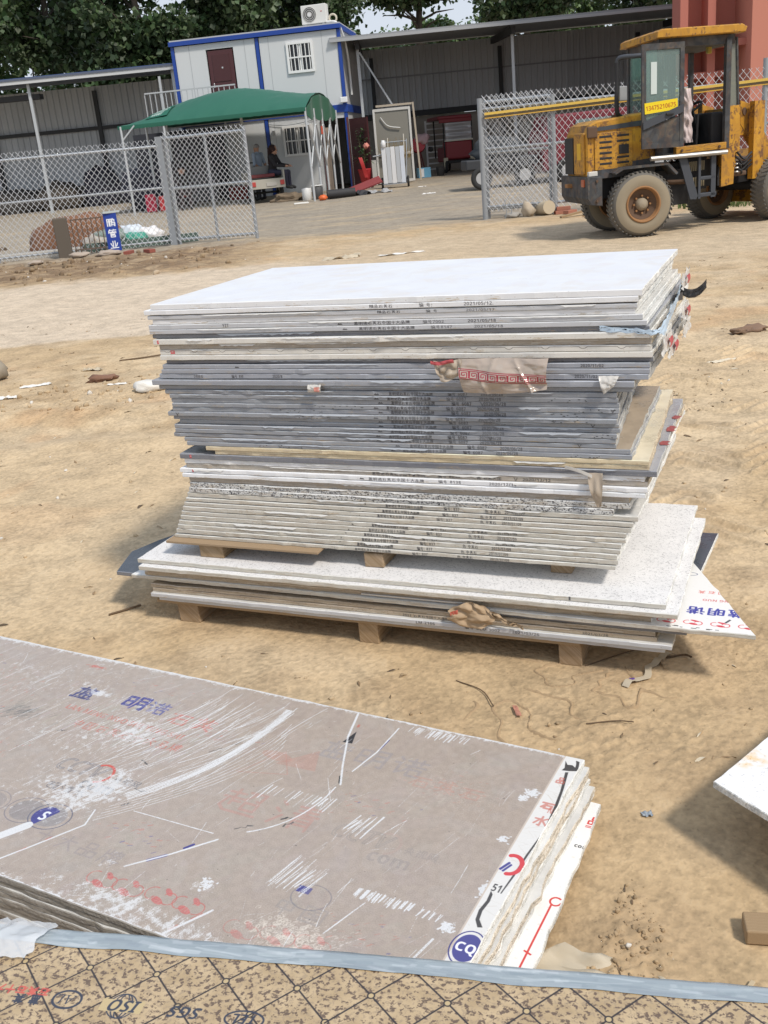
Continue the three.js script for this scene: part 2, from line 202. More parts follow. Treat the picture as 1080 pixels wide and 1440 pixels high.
{
  const xs = [], zs = [];
  for (let x = 0; x < 2.9; x += 0.0105) xs.push(x); let st = 0.0105; for (let x = 2.9; x < 420;) { xs.push(x); st *= x < 9 ? 1.018 : 1.12; x += st; }
  const X = [...xs.slice(1).reverse().map((v) => -v), ...xs];
  for (let z = 6; z > 0; z -= 1) zs.push(z); for (let z = 0; z > -0.9; z -= 0.15) zs.push(z);
  for (let z = -0.9; z > -24;) { zs.push(z); z -= 0.0042 + 0.0030 * (-z - 0.9); } for (let z = -24, s = 0.12; z > -420;) { zs.push(z); s *= 1.06; z -= s; }
  const nx = X.length, nz = zs.length, pos = new Float32Array(nx * nz * 3), col = new Float32Array(nx * nz * 3), uv = new Float32Array(nx * nz * 2), idx = new Uint32Array((nx - 1) * (nz - 1) * 6);
  let k = 0;
  for (let j = 0; j < nz; j++) for (let i = 0; i < nx; i++, k++) {
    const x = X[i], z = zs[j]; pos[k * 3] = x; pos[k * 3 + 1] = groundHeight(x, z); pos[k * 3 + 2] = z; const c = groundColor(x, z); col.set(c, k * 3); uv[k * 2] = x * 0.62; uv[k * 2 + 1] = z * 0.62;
  }
  k = 0; for (let j = 0; j < nz - 1; j++) for (let i = 0; i < nx - 1; i++) { const a = j * nx + i, b = a + 1, c = a + nx, d = c + 1; idx[k++] = a; idx[k++] = b; idx[k++] = d; idx[k++] = a; idx[k++] = d; idx[k++] = c; }
  const g = new THREE.BufferGeometry(); g.setAttribute('position', new THREE.BufferAttribute(pos, 3)); g.setAttribute('color', new THREE.BufferAttribute(col, 3)); g.setAttribute('uv', new THREE.BufferAttribute(uv, 2)); g.setIndex(new THREE.BufferAttribute(idx, 1)); g.computeVertexNormals();
  const nrm = g.attributes.normal; if (nrm.getY(0) < 0) { for (let i = 0; i < idx.length; i += 3) { const t = idx[i + 1]; idx[i + 1] = idx[i + 2]; idx[i + 2] = t; } g.computeVertexNormals(); }
  const N = 1024, a = tileNoise(N, 16, 5, 3), b = tileNoise(N, 128, 3, 77), s = tileNoise(N, 200, 2, 5);
  const grain = dtex(N, N, (i, j) => { const q = j * N + i, v = 0.84 + 0.22 * a[q] + 0.26 * b[q] + (s[q] > 0.45 ? 0.10 : 0) - (s[q] < -0.5 ? 0.14 : 0); return [v, v * 0.985, v * 0.96]; }, true);
  const bump = dtex(N, N, (i, j) => { const q = j * N + i; return 0.5 + 0.35 * a[q] + 0.4 * b[q] + 0.2 * s[q]; }, false);
  const m = new THREE.MeshStandardMaterial({ vertexColors: true, map: grain, bumpMap: bump, bumpScale: 0.004, roughness: 0.97 });
  console.log('ground', nx, nz);
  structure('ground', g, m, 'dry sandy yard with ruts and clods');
}

// ---------------------------------------------------------------- stone boards: shared textures
const noiseA = tileNoise(512, 8, 6, 101), noiseB = tileNoise(512, 64, 3, 202), noiseC = tileNoise(512, 160, 2, 303);
const chipTex = dtex(512, 512, (i, j) => { const q = j * 512 + i, v = 0.72 + 0.25 * noiseA[q] + 0.22 * noiseB[q] - (noiseC[q] < -0.4 ? 0.3 : 0); return [v, v * 0.965 + 0.01, v * 0.90 + 0.01]; }, true, [3, 3]);
const chipBump = dtex(512, 512, (i, j) => { const q = j * 512 + i; return 0.5 + 0.4 * noiseA[q] + 0.35 * noiseB[q]; }, false, [3, 3]);
const specTex = dtex(512, 512, (i, j) => { const q = j * 512 + i; let v = 0.80 + 0.06 * noiseA[q] + 0.05 * noiseB[q]; if (noiseC[q] < -0.36) v -= 0.34; else if (noiseB[q] < -0.42) v -= 0.18; return [v, v * 0.992, v * 0.98]; }, true, [2.4, 2.4]);
const dustTex = dtex(512, 512, (i, j) => { const q = j * 512 + i, v = 0.86 + 0.12 * noiseA[q] + 0.06 * noiseB[q]; return [v, v, v]; }, true, [1.6, 1.6]);
const smearTex = dtex(512, 512, (i, j) => { const q = j * 512 + i; return 0.5 + 0.45 * noiseA[q] + 0.2 * noiseB[q]; }, false, [1.6, 1.6]);
const mEnd = new THREE.MeshStandardMaterial({ map: chipTex, bumpMap: chipBump, bumpScale: 0.004, roughness: 0.9 });
const mEndBrown = new THREE.MeshStandardMaterial({ map: chipTex, color: rgb(0.78, 0.66, 0.5), bumpMap: chipBump, bumpScale: 0.006, roughness: 0.95 });
const mEndGrey = new THREE.MeshStandardMaterial({ map: chipTex, color: rgb(0.6, 0.6, 0.6), bumpMap: chipBump, bumpScale: 0.004, roughness: 0.9 });
const topOf = (r, g, b, rough = 0.55) => new THREE.MeshStandardMaterial({ map: dustTex, color: rgb(r, g, b), roughness: rough, roughnessMap: smearTex });
const cleanTex = dtex(512, 512, (i, j) => { const q = j * 512 + i, v = 0.945 + 0.035 * noiseA[q] + 0.02 * noiseB[q]; return [v, v, v]; }, true, [1.1, 1.1]);
const mTopWhite = new THREE.MeshPhysicalMaterial({ map: cleanTex, color: rgb(0.88, 0.89, 0.91), roughness: 0.75 });
const markedTop = (() => { // faint pencil and stencil marks, dust and scrapes on the clean board
  const [c, g] = canvas(1400, 760), S = 990, X = (s) => (s + 1.79) * S, Y = (n) => (n + 3.19) * S; g.fillStyle = css(0.675, 0.685, 0.705); g.fillRect(0, 0, 1400, 760);
  for (let i = 0; i < 700; i++) { g.fillStyle = pick([css(0.72, 0.725, 0.735, 0.10), css(0.63, 0.635, 0.645, 0.10), css(0.58, 0.53, 0.44, 0.06)]); g.beginPath(); g.ellipse(rr(0, 1400), rr(0, 760), rr(5, 90), rr(3, 40), rr(0, 3), 0, 7); g.fill(); }
  for (let i = 0; i < 260; i++) { g.fillStyle = css(0.4, 0.33, 0.24, rr(0.1, 0.5)); g.fillRect(rr(0, 1400), rr(0, 760), rr(1, 3), rr(1, 2.5)); } for (let i = 0; i < 30; i++) { g.strokeStyle = css(0.55, 0.54, 0.53, rr(0.1, 0.4)); g.lineWidth = rr(0.6, 1.6); const x = rr(0, 1400), y = rr(0, 760); g.beginPath(); g.moveTo(x, y); g.lineTo(x + rr(-90, 90), y + rr(-14, 14)); g.stroke(); }
  g.fillStyle = css(0.35, 0.33, 0.32, 0.6); for (const [s, n, k] of [[-0.96, -2.72, 9], [-0.83, -2.70, 7], [-0.74, -2.68, 10], [-1.62, -2.62, 5], [-1.50, -2.78, 7], [-1.70, -2.46, 9]]) for (let i = 0; i < k; i++) if (rnd() < 0.7) g.fillRect(X(s) + i * 7, Y(n) + rr(-1, 1), rr(2, 6), rr(1.5, 3.5));
  return { mat: new THREE.MeshPhysicalMaterial({ map: ctex(c), roughness: 0.72 }), uv: (x, z) => [X(x) / 1400, 1 - Y(z) / 760] };
})();
const mTopSpeck = new THREE.MeshStandardMaterial({ map: specTex, color: rgb(0.9, 0.89, 0.885), roughness: 0.75 });
const mTopGrey = topOf(0.42, 0.43, 0.46), mTopDark = topOf(0.085, 0.10, 0.125, 0.6), mTopTan = topOf(0.80, 0.71, 0.53, 0.8), mTopBrown = topOf(0.44, 0.36, 0.27, 0.9), mTopLight = topOf(0.72, 0.71, 0.68);

// front edges of all boards in the two middle stacks share one print sheet, a row of 32 px for each
const [edgeC, eg] = canvas(2048, 2048);
const ROWS = { A: { s0: -1.85, len: 1.52 }, B: { s0: -2.12, len: 2.08 } };
const EDGE = { // base colour, fleck colour, flecks per row, streak strength
  white: [[0.78, 0.785, 0.79], [0.45, 0.43, 0.4], 60, 0.05], light: [[0.52, 0.53, 0.545], [0.3, 0.3, 0.3], 80, 0.06], dark: [[0.19, 0.195, 0.215], [0.4, 0.38, 0.34], 120, 0.05], cream: [[0.70, 0.675, 0.62], [0.4, 0.33, 0.25], 90, 0.06], brown: [[0.40, 0.36, 0.31], [0.2, 0.16, 0.12], 150, 0.09], blue: [[0.335, 0.35, 0.385], [0.55, 0.53, 0.5], 110, 0.06], mid: [[0.295, 0.308, 0.332], [0.5, 0.47, 0.42], 140, 0.07], tan: [[0.66, 0.55, 0.37], [0.42, 0.3, 0.18], 120, 0.10], speck: [[0.62, 0.62, 0.60], [0.03, 0.03, 0.035], 1400, 0.04], pale: [[0.565, 0.535, 0.47], [0.33, 0.28, 0.21], 160, 0.09], dirty: [[0.41, 0.335, 0.25], [0.2, 0.13, 0.08], 420, 0.14],
};
function edgeRow(row, type, bank, prints) {
  const y = row * 32, [c, f, n, k] = EDGE[type], B = ROWS[bank], X = (s) => (s - B.s0) / B.len * 2048, pm = 2048 / B.len;
  eg.save(); eg.beginPath(); eg.rect(0, y, 2048, 32); eg.clip(); eg.fillStyle = css(...c); eg.fillRect(0, y, 2048, 32);
  for (let i = 0; i < 70; i++) { const t = rr(-k, k), a = rr(0.25, 0.6); eg.fillStyle = css(clamp(c[0] + t, 0, 1), clamp(c[1] + t, 0, 1), clamp(c[2] + t * 0.9, 0, 1), a); eg.fillRect(rr(-100, 2048), y + rr(-2, 30), rr(40, 600), rr(1, 9)); }
  for (let i = 0; i < n; i++) { eg.fillStyle = css(...f, rr(0.3, 0.9)); const w = type === 'speck' ? rr(1.5, 7) : rr(1, 5); eg.fillRect(rr(0, 2048), y + rr(0, 32), w, type === 'speck' ? rr(2, 7) : rr(1, 4)); }
  for (let i = 0; i < 7; i++) { eg.fillStyle = css(0.42, 0.31, 0.19, rr(0.12, 0.45)); const x = rr(0, 2048); for (let j = 0; j < 12; j++) eg.fillRect(x + rr(-40, 40), y + rr(14, 32), rr(4, 30), rr(1, 4)); } // earth splashes
  if (['pale', 'dirty', 'brown', 'speck', 'tan'].includes(type)) for (let i = 0; i < 26; i++) { const x = rr(0, 2048), w = rr(20, 130); for (let j = 0; j < 16; j++) { eg.fillStyle = pick([css(0.36, 0.27, 0.18, rr(0.1, 0.4)), css(0.25, 0.19, 0.13, rr(0.05, 0.3)), css(0.66, 0.63, 0.56, rr(0.1, 0.4))]); eg.fillRect(x + rr(-w, w), y + rr(0, 32), rr(3, w * 0.7), rr(1, 6)); } }
  for (let i = 0; i < 22; i++) { eg.fillStyle = css(clamp(c[0] * 1.5 + 0.1, 0, 0.85), clamp(c[1] * 1.5 + 0.1, 0, 0.85), clamp(c[2] * 1.5 + 0.1, 0, 0.85), rr(0.2, 0.7)); eg.fillRect(rr(0, 2048), y + rr(0, 4), rr(30, 260), rr(1, 4)); } // film rim, its sunlit top-edge highlight painted in as paler strokes
  for (const p of prints || []) p(eg, X, y, pm);
  eg.restore();
}
const INK = 'ink', inkOf = (c) => (c === 'ink' ? css(0.04, 0.04, 0.045, rr(0.62, 0.95)) : c);
const txt = (s, text, w = 0.0068, color = INK, dy = 6, h = 20, lw = 1.7) => (g, X, y, pm) => write(g, text, X(s) + rr(-6, 6), y + dy + rr(-1, 1), w * pm, h, inkOf(color), lw);
const tri = (s) => (g, X, y) => { g.fillStyle = inkOf(INK); g.beginPath(); const x = X(s); g.moveTo(x, y + 24); g.lineTo(x + 7, y + 12); g.lineTo(x + 11, y + 19); g.lineTo(x + 15, y + 14); g.lineTo(x + 22, y + 24); g.fill(); };
const vee = (s) => (g, X, y) => { g.strokeStyle = inkOf(INK); g.lineWidth = 3; const x = X(s); g.beginPath(); g.moveTo(x, y + 5); g.lineTo(x + 6, y + 26); g.lineTo(x + 13, y + 6); g.stroke(); };
const dots = (s0, s1, n) => (g, X, y) => { g.fillStyle = css(0.03, 0.03, 0.03, 0.9); for (let i = 0; i < n; i++) g.fillRect(X(rr(s0, s1)), y + rr(6, 26), rr(3, 8), rr(3, 5)); };
const scallop = () => (g, X, y) => { g.strokeStyle = css(0.12, 0.1, 0.09, 0.9); g.lineWidth = 2; g.beginPath(); g.moveTo(0, y + 8); for (let s = -1.74; s < -0.4; s += 0.094) { const x = X(s); g.lineTo(x - 14, y + 8); g.quadraticCurveTo(x, y + 27, x + 14, y + 8); } g.lineTo(2048, y + 8); g.stroke(); };
const red = (s, w = 16) => (g, X, y) => { g.fillStyle = css(0.62, 0.08, 0.09, 0.85); g.fillRect(X(s), y + 5, w, 20); g.fillStyle = css(0.8, 0.75, 0.72); g.fillRect(X(s) + 4, y + 12, w * 0.5, 3); };

// board solid from a plan outline (x along the stack, z towards its front), y from 0 to T
function boardGeo(outline, T, o = {}) {
  const { row, bank = 'A', cx = 0, chip = 0.0016, seed = 0, bevel = 0.0016, topUV, wave = 0.0005, sideChip = 0.5 } = o;
  let pts = [];
  for (let i = 0; i < outline.length; i++) {
    const a = outline[i], b = outline[(i + 1) % outline.length], L = Math.hypot(b[0] - a[0], b[1] - a[1]), n = Math.max(1, Math.round(L / 0.026)), nx = (b[1] - a[1]) / L, nz = -(b[0] - a[0]) / L;
    for (let k = 0; k < n; k++) { const t = k / n, x = a[0] + (b[0] - a[0]) * t, z = a[1] + (b[1] - a[1]) * t, f = Math.abs(nz) > 0.85 ? 0.45 : sideChip, nick = Math.pow(Math.max(0, n3(x * 23 + 4, z * 23, seed + 9) - 0.45), 1.2) * chip * 3.2, j = (chip * f * (n3(x * 30, z * 30, seed) + 0.8 * n3(x * 9, z * 9, seed + 5)) + nick) ; pts.push([x + nx * j, z + nz * j]); }
  }
  let area = 0; for (let i = 0; i < pts.length; i++) { const a = pts[i], b = pts[(i + 1) % pts.length]; area += a[0] * b[1] - b[0] * a[1]; } if (area < 0) pts.reverse(); // now counter-clockwise in (x, z)
  const N = pts.length, inset = pts.map((p, i) => { const a = pts[(i + N - 1) % N], b = pts[(i + 1) % N], dx = b[0] - a[0], dz = b[1] - a[1], l = Math.hypot(dx, dz) || 1; return [p[0] - dz / l * bevel, p[1] + dx / l * bevel]; });
  const wy = (p) => wave * n2((p[0] + cx) * 2.3 + seed * 7.1, p[1] * 2.3);
  const A = { front: [[], []], top: [[], []], rest: [[], []] };
  const tri3 = (k, a, b, c, ua, ub, uc) => { A[k][0].push(...a, ...b, ...c); A[k][1].push(...ua, ...ub, ...uc); };
  const B = ROWS[bank], fu = (p, v) => [row === undefined ? p[0] + seed * 0.23 : (p[0] + cx - B.s0) / B.len, row === undefined ? v * T + seed * 0.13 : 1 - (row * 32 + 1.5 + (1 - v) * 29) / 2048];
  for (let i = 0; i < N; i++) {
    const p = pts[i], q = pts[(i + 1) % N], pi = inset[i], qi = inset[(i + 1) % N], dx = q[0] - p[0], dz = q[1] - p[1], L = Math.hypot(dx, dz);
    const nz = -dx / L; // outward normal z for counter-clockwise (x,z) with y up
    const k = (nz < -0.8 || nz > 0.8) && (p[1] + q[1]) > 0 ? 'front' : 'rest';
    const yp = wy(p), yq = wy(q), ring = [[pi, qi, 0], [p, q, bevel], [p, q, T - bevel], [pi, qi, T]];
    for (let r = 0; r < 3; r++) {
      const [a0, b0, h0] = ring[r], [a1, b1, h1] = ring[r + 1], P = [a0[0], h0 + yp, a0[1]], Q = [b0[0], h0 + yq, b0[1]], P1 = [a1[0], h1 + yp, a1[1]], Q1 = [b1[0], h1 + yq, b1[1]];
      const u = k === 'front' ? [fu(a0, h0 / T), fu(b0, h0 / T), fu(a1, h1 / T), fu(b1, h1 / T)] : [[a0[0] + a0[1], h0 + seed * 0.37], [b0[0] + b0[1], h0 + seed * 0.37], [a1[0] + a1[1], h1 + seed * 0.37], [b1[0] + b1[1], h1 + seed * 0.37]];
      tri3(k, P, Q1, Q, u[0], u[3], u[1]); tri3(k, P, P1, Q1, u[0], u[2], u[3]);
    }
  }
  const contour = inset.map((p) => new THREE.Vector2(p[0], p[1])), tris = THREE.ShapeUtils.triangulateShape(contour, []), tu = topUV || ((x, z) => [x + seed * 0.31, z + seed * 0.17]);
  for (const [a, b, c] of tris) {
    const [p, q, r] = [inset[a], inset[b], inset[c]];
    tri3('top', [p[0], T + wy(p), p[1]], [r[0], T + wy(r), r[1]], [q[0], T + wy(q), q[1]], tu(p[0], p[1]), tu(r[0], r[1]), tu(q[0], q[1]));
    tri3('rest', [p[0], wy(p), p[1]], [q[0], wy(q), q[1]], [r[0], wy(r), r[1]], [p[0], p[1]], [q[0], q[1]], [r[0], r[1]]);
  }
  const g = new THREE.BufferGeometry(), P = [], U = []; let at = 0;
  ['front', 'top', 'rest'].forEach((k, m) => { const n = A[k][0].length / 3; for (const v of A[k][0]) P.push(v); for (const v of A[k][1]) U.push(v); if (n) g.addGroup(at, n, m); at += n; });
  g.setAttribute('position', new THREE.Float32BufferAttribute(P, 3)); g.setAttribute('uv', new THREE.Float32BufferAttribute(U, 2)); g.computeVertexNormals(); return g;
}
let mEdge; const centreOf = new Map();
function placeBoard(F, outline, bottom, T, mats, label, group, o = {}) {
  const cs = outline.reduce((a, p) => a + p[0], 0) / outline.length, cn = outline.reduce((a, p) => a + p[1], 0) / outline.length;
  const g = boardGeo(outline.map((p) => [p[0] - cs, p[1] - cn]), T, { ...o, cx: cs, topUV: o.topUV && ((x, z) => o.topUV(x + cs, z + cn)) });
  const [x, z] = unframe(F, cs, cn);
  const b = single('stone_board', g, mats, label, 'stone board', [x, bottom, z], -F.yaw, group); centreOf.set(b, [cs, cn]); return b;
}
const rect = (s0, s1, n0, n1, skew = 0) => [[s0 + skew, n0], [s1 + skew, n0], [s1, n1], [s0, n1]];
const ORD = ['first', 'second', 'third', 'fourth', 'fifth', 'sixth', 'seventh', 'eighth', 'ninth', 'tenth', 'eleventh', 'twelfth', 'thirteenth', 'fourteenth'], seenType = {};

const mFringe = { pale: new THREE.MeshPhysicalMaterial({ color: rgb(0.74, 0.73, 0.70), roughness: 0.4 }), grey: new THREE.MeshPhysicalMaterial({ color: rgb(0.46, 0.49, 0.53), roughness: 0.35 }) };
// torn film hanging over a board's front edge
function fringe(board, s0, s1, front, T, _, type) {
  const [cs, cn] = centreOf.get(board), z = front - cn, m = ['mid', 'blue', 'dark'].includes(type) ? mFringe.grey : mFringe.pale, n = 1 + Math.floor(rnd() * 3);
  for (let k = 0; k < n; k++) {
    const L = rr(0.06, 0.42), a = rr(s0 + 0.02, s1 - L - 0.01) - cs, sd = rnd() * 90, h = rr(0.002, 0.006);
    part('film_edge', sheet((u, v) => { const d = h * (0.45 + 0.9 * Math.abs(n2(u * L * 30 + sd, 1))) * smooth(0, 0.06, u) * smooth(0, 0.06, 1 - u) * v; return [a + u * L, T - 0.0004 - d, z + 0.0012 + 0.0018 * Math.abs(n2(u * L * 24 + sd, 5)) + 0.0012 * v]; }, Math.max(8, Math.round(L * 90)), 2, 0.0003), m, board);
  }
}
// ---------------------------------------------------------------- tall stack
const TALL = [ // type, s0, s1, top height, forward offset, end material
  ['white', -1.774, -0.375, 0.9857], ['white', -1.799, -0.384, 0.9692, 0.003], ['light', -1.79, -0.387, 0.955], ['white', -1.778, -0.392, 0.941, -0.003], ['light', -1.79, -0.374, 0.9265], ['light', -1.789, -0.364, 0.9125, 0.002], ['dark', -1.786, -0.359, 0.899, -0.004], ['cream', -1.778, -0.356, 0.8855, 0.008], ['brown', -1.766, -0.353, 0.8695, -0.002], ['cream', -1.766, -0.356, 0.8535, 0], ['cream', -1.767, -0.351, 0.837, 0.003], ['dark', -1.755, -0.35, 0.822, -0.008], ['blue', -1.767, -0.357, 0.809], ['blue', -1.77, -0.357, 0.7955, 0.002], ['blue', -1.781, -0.36, 0.782, 0.001], ['blue', -1.805, -0.393, 0.767, 0.011], ['mid', -1.792, -0.398, 0.749, -0.004],
  ...[-1.772, -1.757, -1.757, -1.752, -1.754, -1.77, -1.759, -1.741, -1.757, -1.757, -1.767, -1.729, -1.721].map((s, i) => ['mid', s, [-0.436, -0.434, -0.431, -0.431, -0.434, -0.436, -0.433, -0.431, -0.437, -0.44, -0.44, -0.404, -0.4][i], 0.7342 - i * 0.01325, [0, 0.002, -0.003, 0.001, 0, 0.007, -0.004, -0.006, 0.001, 0.002, 0, 0.003, 0.004][i]]),
  ['tan', -1.655, -0.357, 0.5625, 0.004], ['tan', -1.629, -0.358, 0.5495, 0.001], ['dark', -1.756, -0.339, 0.5355, 0.004], ['white', -1.744, -0.37, 0.519, -0.002], ['brown', -1.74, -0.362, 0.5035, -0.003], ['white', -1.763, -0.362, 0.489, 0.004], ['white', -1.756, -0.367, 0.475, 0.005], ['brown', -1.739, -0.409, 0.461, -0.004], ['speck', -1.738, -0.406, 0.4435, -0.001], ['speck', -1.744, -0.448, 0.4265, 0.001],
  ...[-1.753, -1.759, -1.765, -1.772, -1.778, -1.784, -1.791, -1.797, -1.804, -1.81].map((s, i) => ['pale', s, [-0.386, -0.398, -0.403, -0.415, -0.416, -0.427, -0.429, -0.437, -0.435, -0.441][i], 0.4095 - i * 0.0146, 0.0005 + i * 0.0022]),
];
const WHAT = { white: 'white-edged', light: 'light grey-edged', dark: 'dark grey-edged', cream: 'cream-edged', brown: 'dirty brown-edged', blue: 'blue-grey-edged', mid: 'mid grey-edged', tan: 'tan-edged', speck: 'black-speckled', pale: 'pale grey-edged' };
{
  const brand = '蓝明诺石英石中国十大品牌';
  const P = {
    1: [txt(-1.082, '精品石英石', 0.0125, INK, 4, 22, 2), txt(-0.94, '编 号:', 0.0125, INK, 4, 22, 2), txt(-0.815, '2021/05/12.', 0.0125, INK, 4, 23)],
    2: [txt(-1.062, '精品石英石', 0.0125, INK, 6, 20, 2), txt(-0.92, '编 号', 0.0125, INK, 6, 20, 2), txt(-0.81, '2021/05/17', 0.0125, INK, 6, 21)],
    4: [txt(-1.545, 'YZT', 0.011, INK, 3, 24, 3), tri(-1.18), txt(-1.135, brand, 0.0125, INK, 7, 20, 2), txt(-0.938, '编号7002', 0.0125, INK, 6, 21, 2), txt(-0.812, '2021/05/18', 0.0125, INK, 6, 21)],
    5: [tri(-1.165), txt(-1.12, brand, 0.0125, INK, 8, 19, 2), txt(-0.915, '编号8147', 0.0125, INK, 8, 19, 2), txt(-0.79, '2021/05/18', 0.0125, INK, 8, 19)],
    9: [red(-1.73, 20), scallop()], 7: [red(-1.765, 9)],
    11: [dots(-1.1, -0.5, 8)], 12: [txt(-0.525, '2020/11/02', 0.0095, INK, 6, 20), tri(-1.52)], 14: [txt(-0.54, '2020/11/02', 0.0095, INK, 6, 20), txt(-1.66, 'DBM-8', 0.009), txt(-1.53, '编号 8M', 0.009), txt(-1.40, '2020/8', 0.009)],
    34: [txt(-1.127, brand, 0.0125, INK, 7, 20, 2), txt(-0.93, '编号 8030', 0.0125, INK, 7, 20, 2), txt(-0.815, '色 石英大国', 0.012, INK, 7, 20, 2), txt(-0.685, '2020/12/12', 0.0125, INK, 6, 21), vee(-1.0), vee(-0.71)],
    35: [tri(-1.16), txt(-1.13, brand, 0.013, INK, 7, 20, 2), txt(-0.925, '编号 8138', 0.0125, INK, 7, 20, 2), txt(-0.775, '2020/12/14', 0.0125, INK, 6, 21), red(-1.72, 8)],
    32: [red(-1.72, 10)],
  };
  for (let i = 0; i < 13; i++) { const d = rr(-0.016, 0.016) + (i > 10 ? 0.03 : 0); P[17 + i] = [tri(-1.085 + d), txt(-1.045 + d, brand, 0.0098, INK, 4, 24, 2.1), txt(-0.875 + d, '编号 6087', 0.0105, INK, 4, 24, 2.1), txt(-0.784 + d, '2020/06/28', 0.0098, INK, 4, 24)]; if ([1, 3, 4, 5, 8, 12].includes(i)) { const a = rr(-0.62, -0.5); P[17 + i].push(dots(a, a + 0.1, 9)); } if ([3, 4, 5, 12].includes(i)) { const a = rr(-1.5, -1.25); P[17 + i].push(dots(a, a + 0.16, 12)); } if ([2, 3, 6, 9, 10].includes(i)) P[17 + i].push(vee(rr(-0.8, -0.45))); }
  P[22].push(vee(-1.74));
  for (let i = 0; i < 10; i++) { const d = -0.011 * i; if (i !== 3) P[40 + i] = [dots(-1.16 + d, -1.15 + d, 2), txt(-1.09 + d, brand, 0.0088, INK, 6, 22, 1.9), txt(-0.91 + d, '编号: 837', 0.0095, INK, 6, 22, 1.9), txt(-0.795 + d * 0.8, '色 中英石', 0.0095, INK, 6, 22, 1.9), txt(-0.737 + d * 0.5, '2019/07/09', 0.0092, INK, 6, 22)]; }
  TALL.forEach((b, i) => edgeRow(i, b[0], 'A', P[i]));
}
const LOW = [ // lower stack: outline in stack coordinates, top height, type, top material
  [rect(-1.915, -0.303, -3.06, -2.333), 0.2125, 'pale', mTopSpeck], [rect(-1.90, -0.272, -2.99, -2.312), 0.198, 'pale', mTopSpeck], [rect(-1.885, -0.335, -3.0, -2.335), 0.1835, 'dirty', mTopLight], [rect(-1.90, -0.34, -3.0, -2.338), 0.1695, 'dirty', mTopLight],
  [[[-1.952, -2.335], [-1.93, -2.47], [-1.86, -2.75], [-0.30, -2.78], [-0.277, -2.735], [-0.088, -2.322]], 0.1557, 'pale', null], [[[-2.04, -2.372], [-2.095, -2.53], [-2.06, -2.64], [-1.9, -2.98], [-0.235, -3.01], [-0.262, -2.62], [-0.252, -2.338]], 0.1425, 'dark', mTopDark],
  [rect(-1.885, -0.33, -2.98, -2.34), 0.128, 'dirty', mTopBrown], [rect(-1.88, -0.325, -2.98, -2.338), 0.1145, 'dirty', mTopBrown], [rect(-1.882, -0.287, -2.98, -2.326), 0.101, 'light', mTopLight], [rect(-1.86, -0.305, -2.98, -2.335), 0.087, 'light', mTopGrey],
];
LOW.forEach((b, i) => edgeRow(50 + i, b[2], 'B', { 7: [txt(-1.03, '2021 石英石中国十大品牌', 0.011, INK, 8, 18, 1.6), txt(-0.52, '2021/03/26', 0.011, INK, 8, 18)], 8: [txt(-0.99, 'LM-2166', 0.0125, INK, 6, 21), txt(-0.842, '编号 DLM-3002', 0.0125, INK, 6, 21, 2), txt(-0.712, '2021/03/26', 0.0125, INK, 6, 21)], 0: [(g, X, y) => { g.fillStyle = inkOf(INK); g.fillRect(X(-0.55), y + 4, 5, 22); }] }[i]));
{
  const t = ctex(edgeC); mEdge = new THREE.MeshStandardMaterial({ map: t, roughness: 0.55, roughnessMap: smearTex });
  const tops = { white: mTopWhite, light: mTopLight, dark: mTopGrey, cream: mTopLight, brown: mTopBrown, blue: mTopGrey, mid: mTopGrey, tan: mTopTan, speck: mTopSpeck, pale: mTopLight };
  TALL.forEach(([type, s0, s1, top, off = 0], i) => {
    const nth = seenType[type] ?? 0; seenType[type] = nth + 1;
    const below = i < 49 ? TALL[i + 1][3] : 0.264, T = top - below - (i > 0 && rnd() < 0.3 ? rr(0.0016, 0.003) : 0.0006), front = -2.425 + off + rr(-0.001, 0.001);
    let back = -3.175 + rr(-0.03, 0.02), sk = rr(-0.006, 0.006);
    if (i < 6) { back = -3.2; sk = -0.015; }
    if (i >= 17 && i < 28) { back = -3.02 + rr(-0.03, 0.03); sk = -0.05; } if (i === 28 || i === 29) { back = -3.09; sk = -0.02; } if (i === 30 || i === 31) { back = -3.15; sk = -0.035; } if (i === 32) { back = -3.14; sk = -0.022; }
    const end = ['brown', 'tan'].includes(type) ? mEndBrown : ['mid', 'blue', 'dark'].includes(type) ? mEndGrey : mEnd;
    let topM = i === 0 ? markedTop.mat : tops[type]; if (i === 28) topM = mTopBrown; if (i === 27) topM = mTopBrown;
    placeBoard(STK, rect(s0, s1, back, front, sk), below, T, [mEdge, topM, end], i === 0 ? 'clean white stone board lying on top of the tall stack' : `${WHAT[type]} stone board, ${ORD[nth]} of its colour counting down the tall stack`, 'boards of the tall stack', { topUV: i === 0 ? markedTop.uv : undefined, row: i, bank: 'A', seed: i + 1, chip: i < 6 ? 0.0014 : 0.0032 });
    if (i > 1 && i !== 30 && rnd() < 0.75) fringe(scene.children[scene.children.length - 1], s0, s1, front, T, (back + front * 3) / 4, type);
  });
}
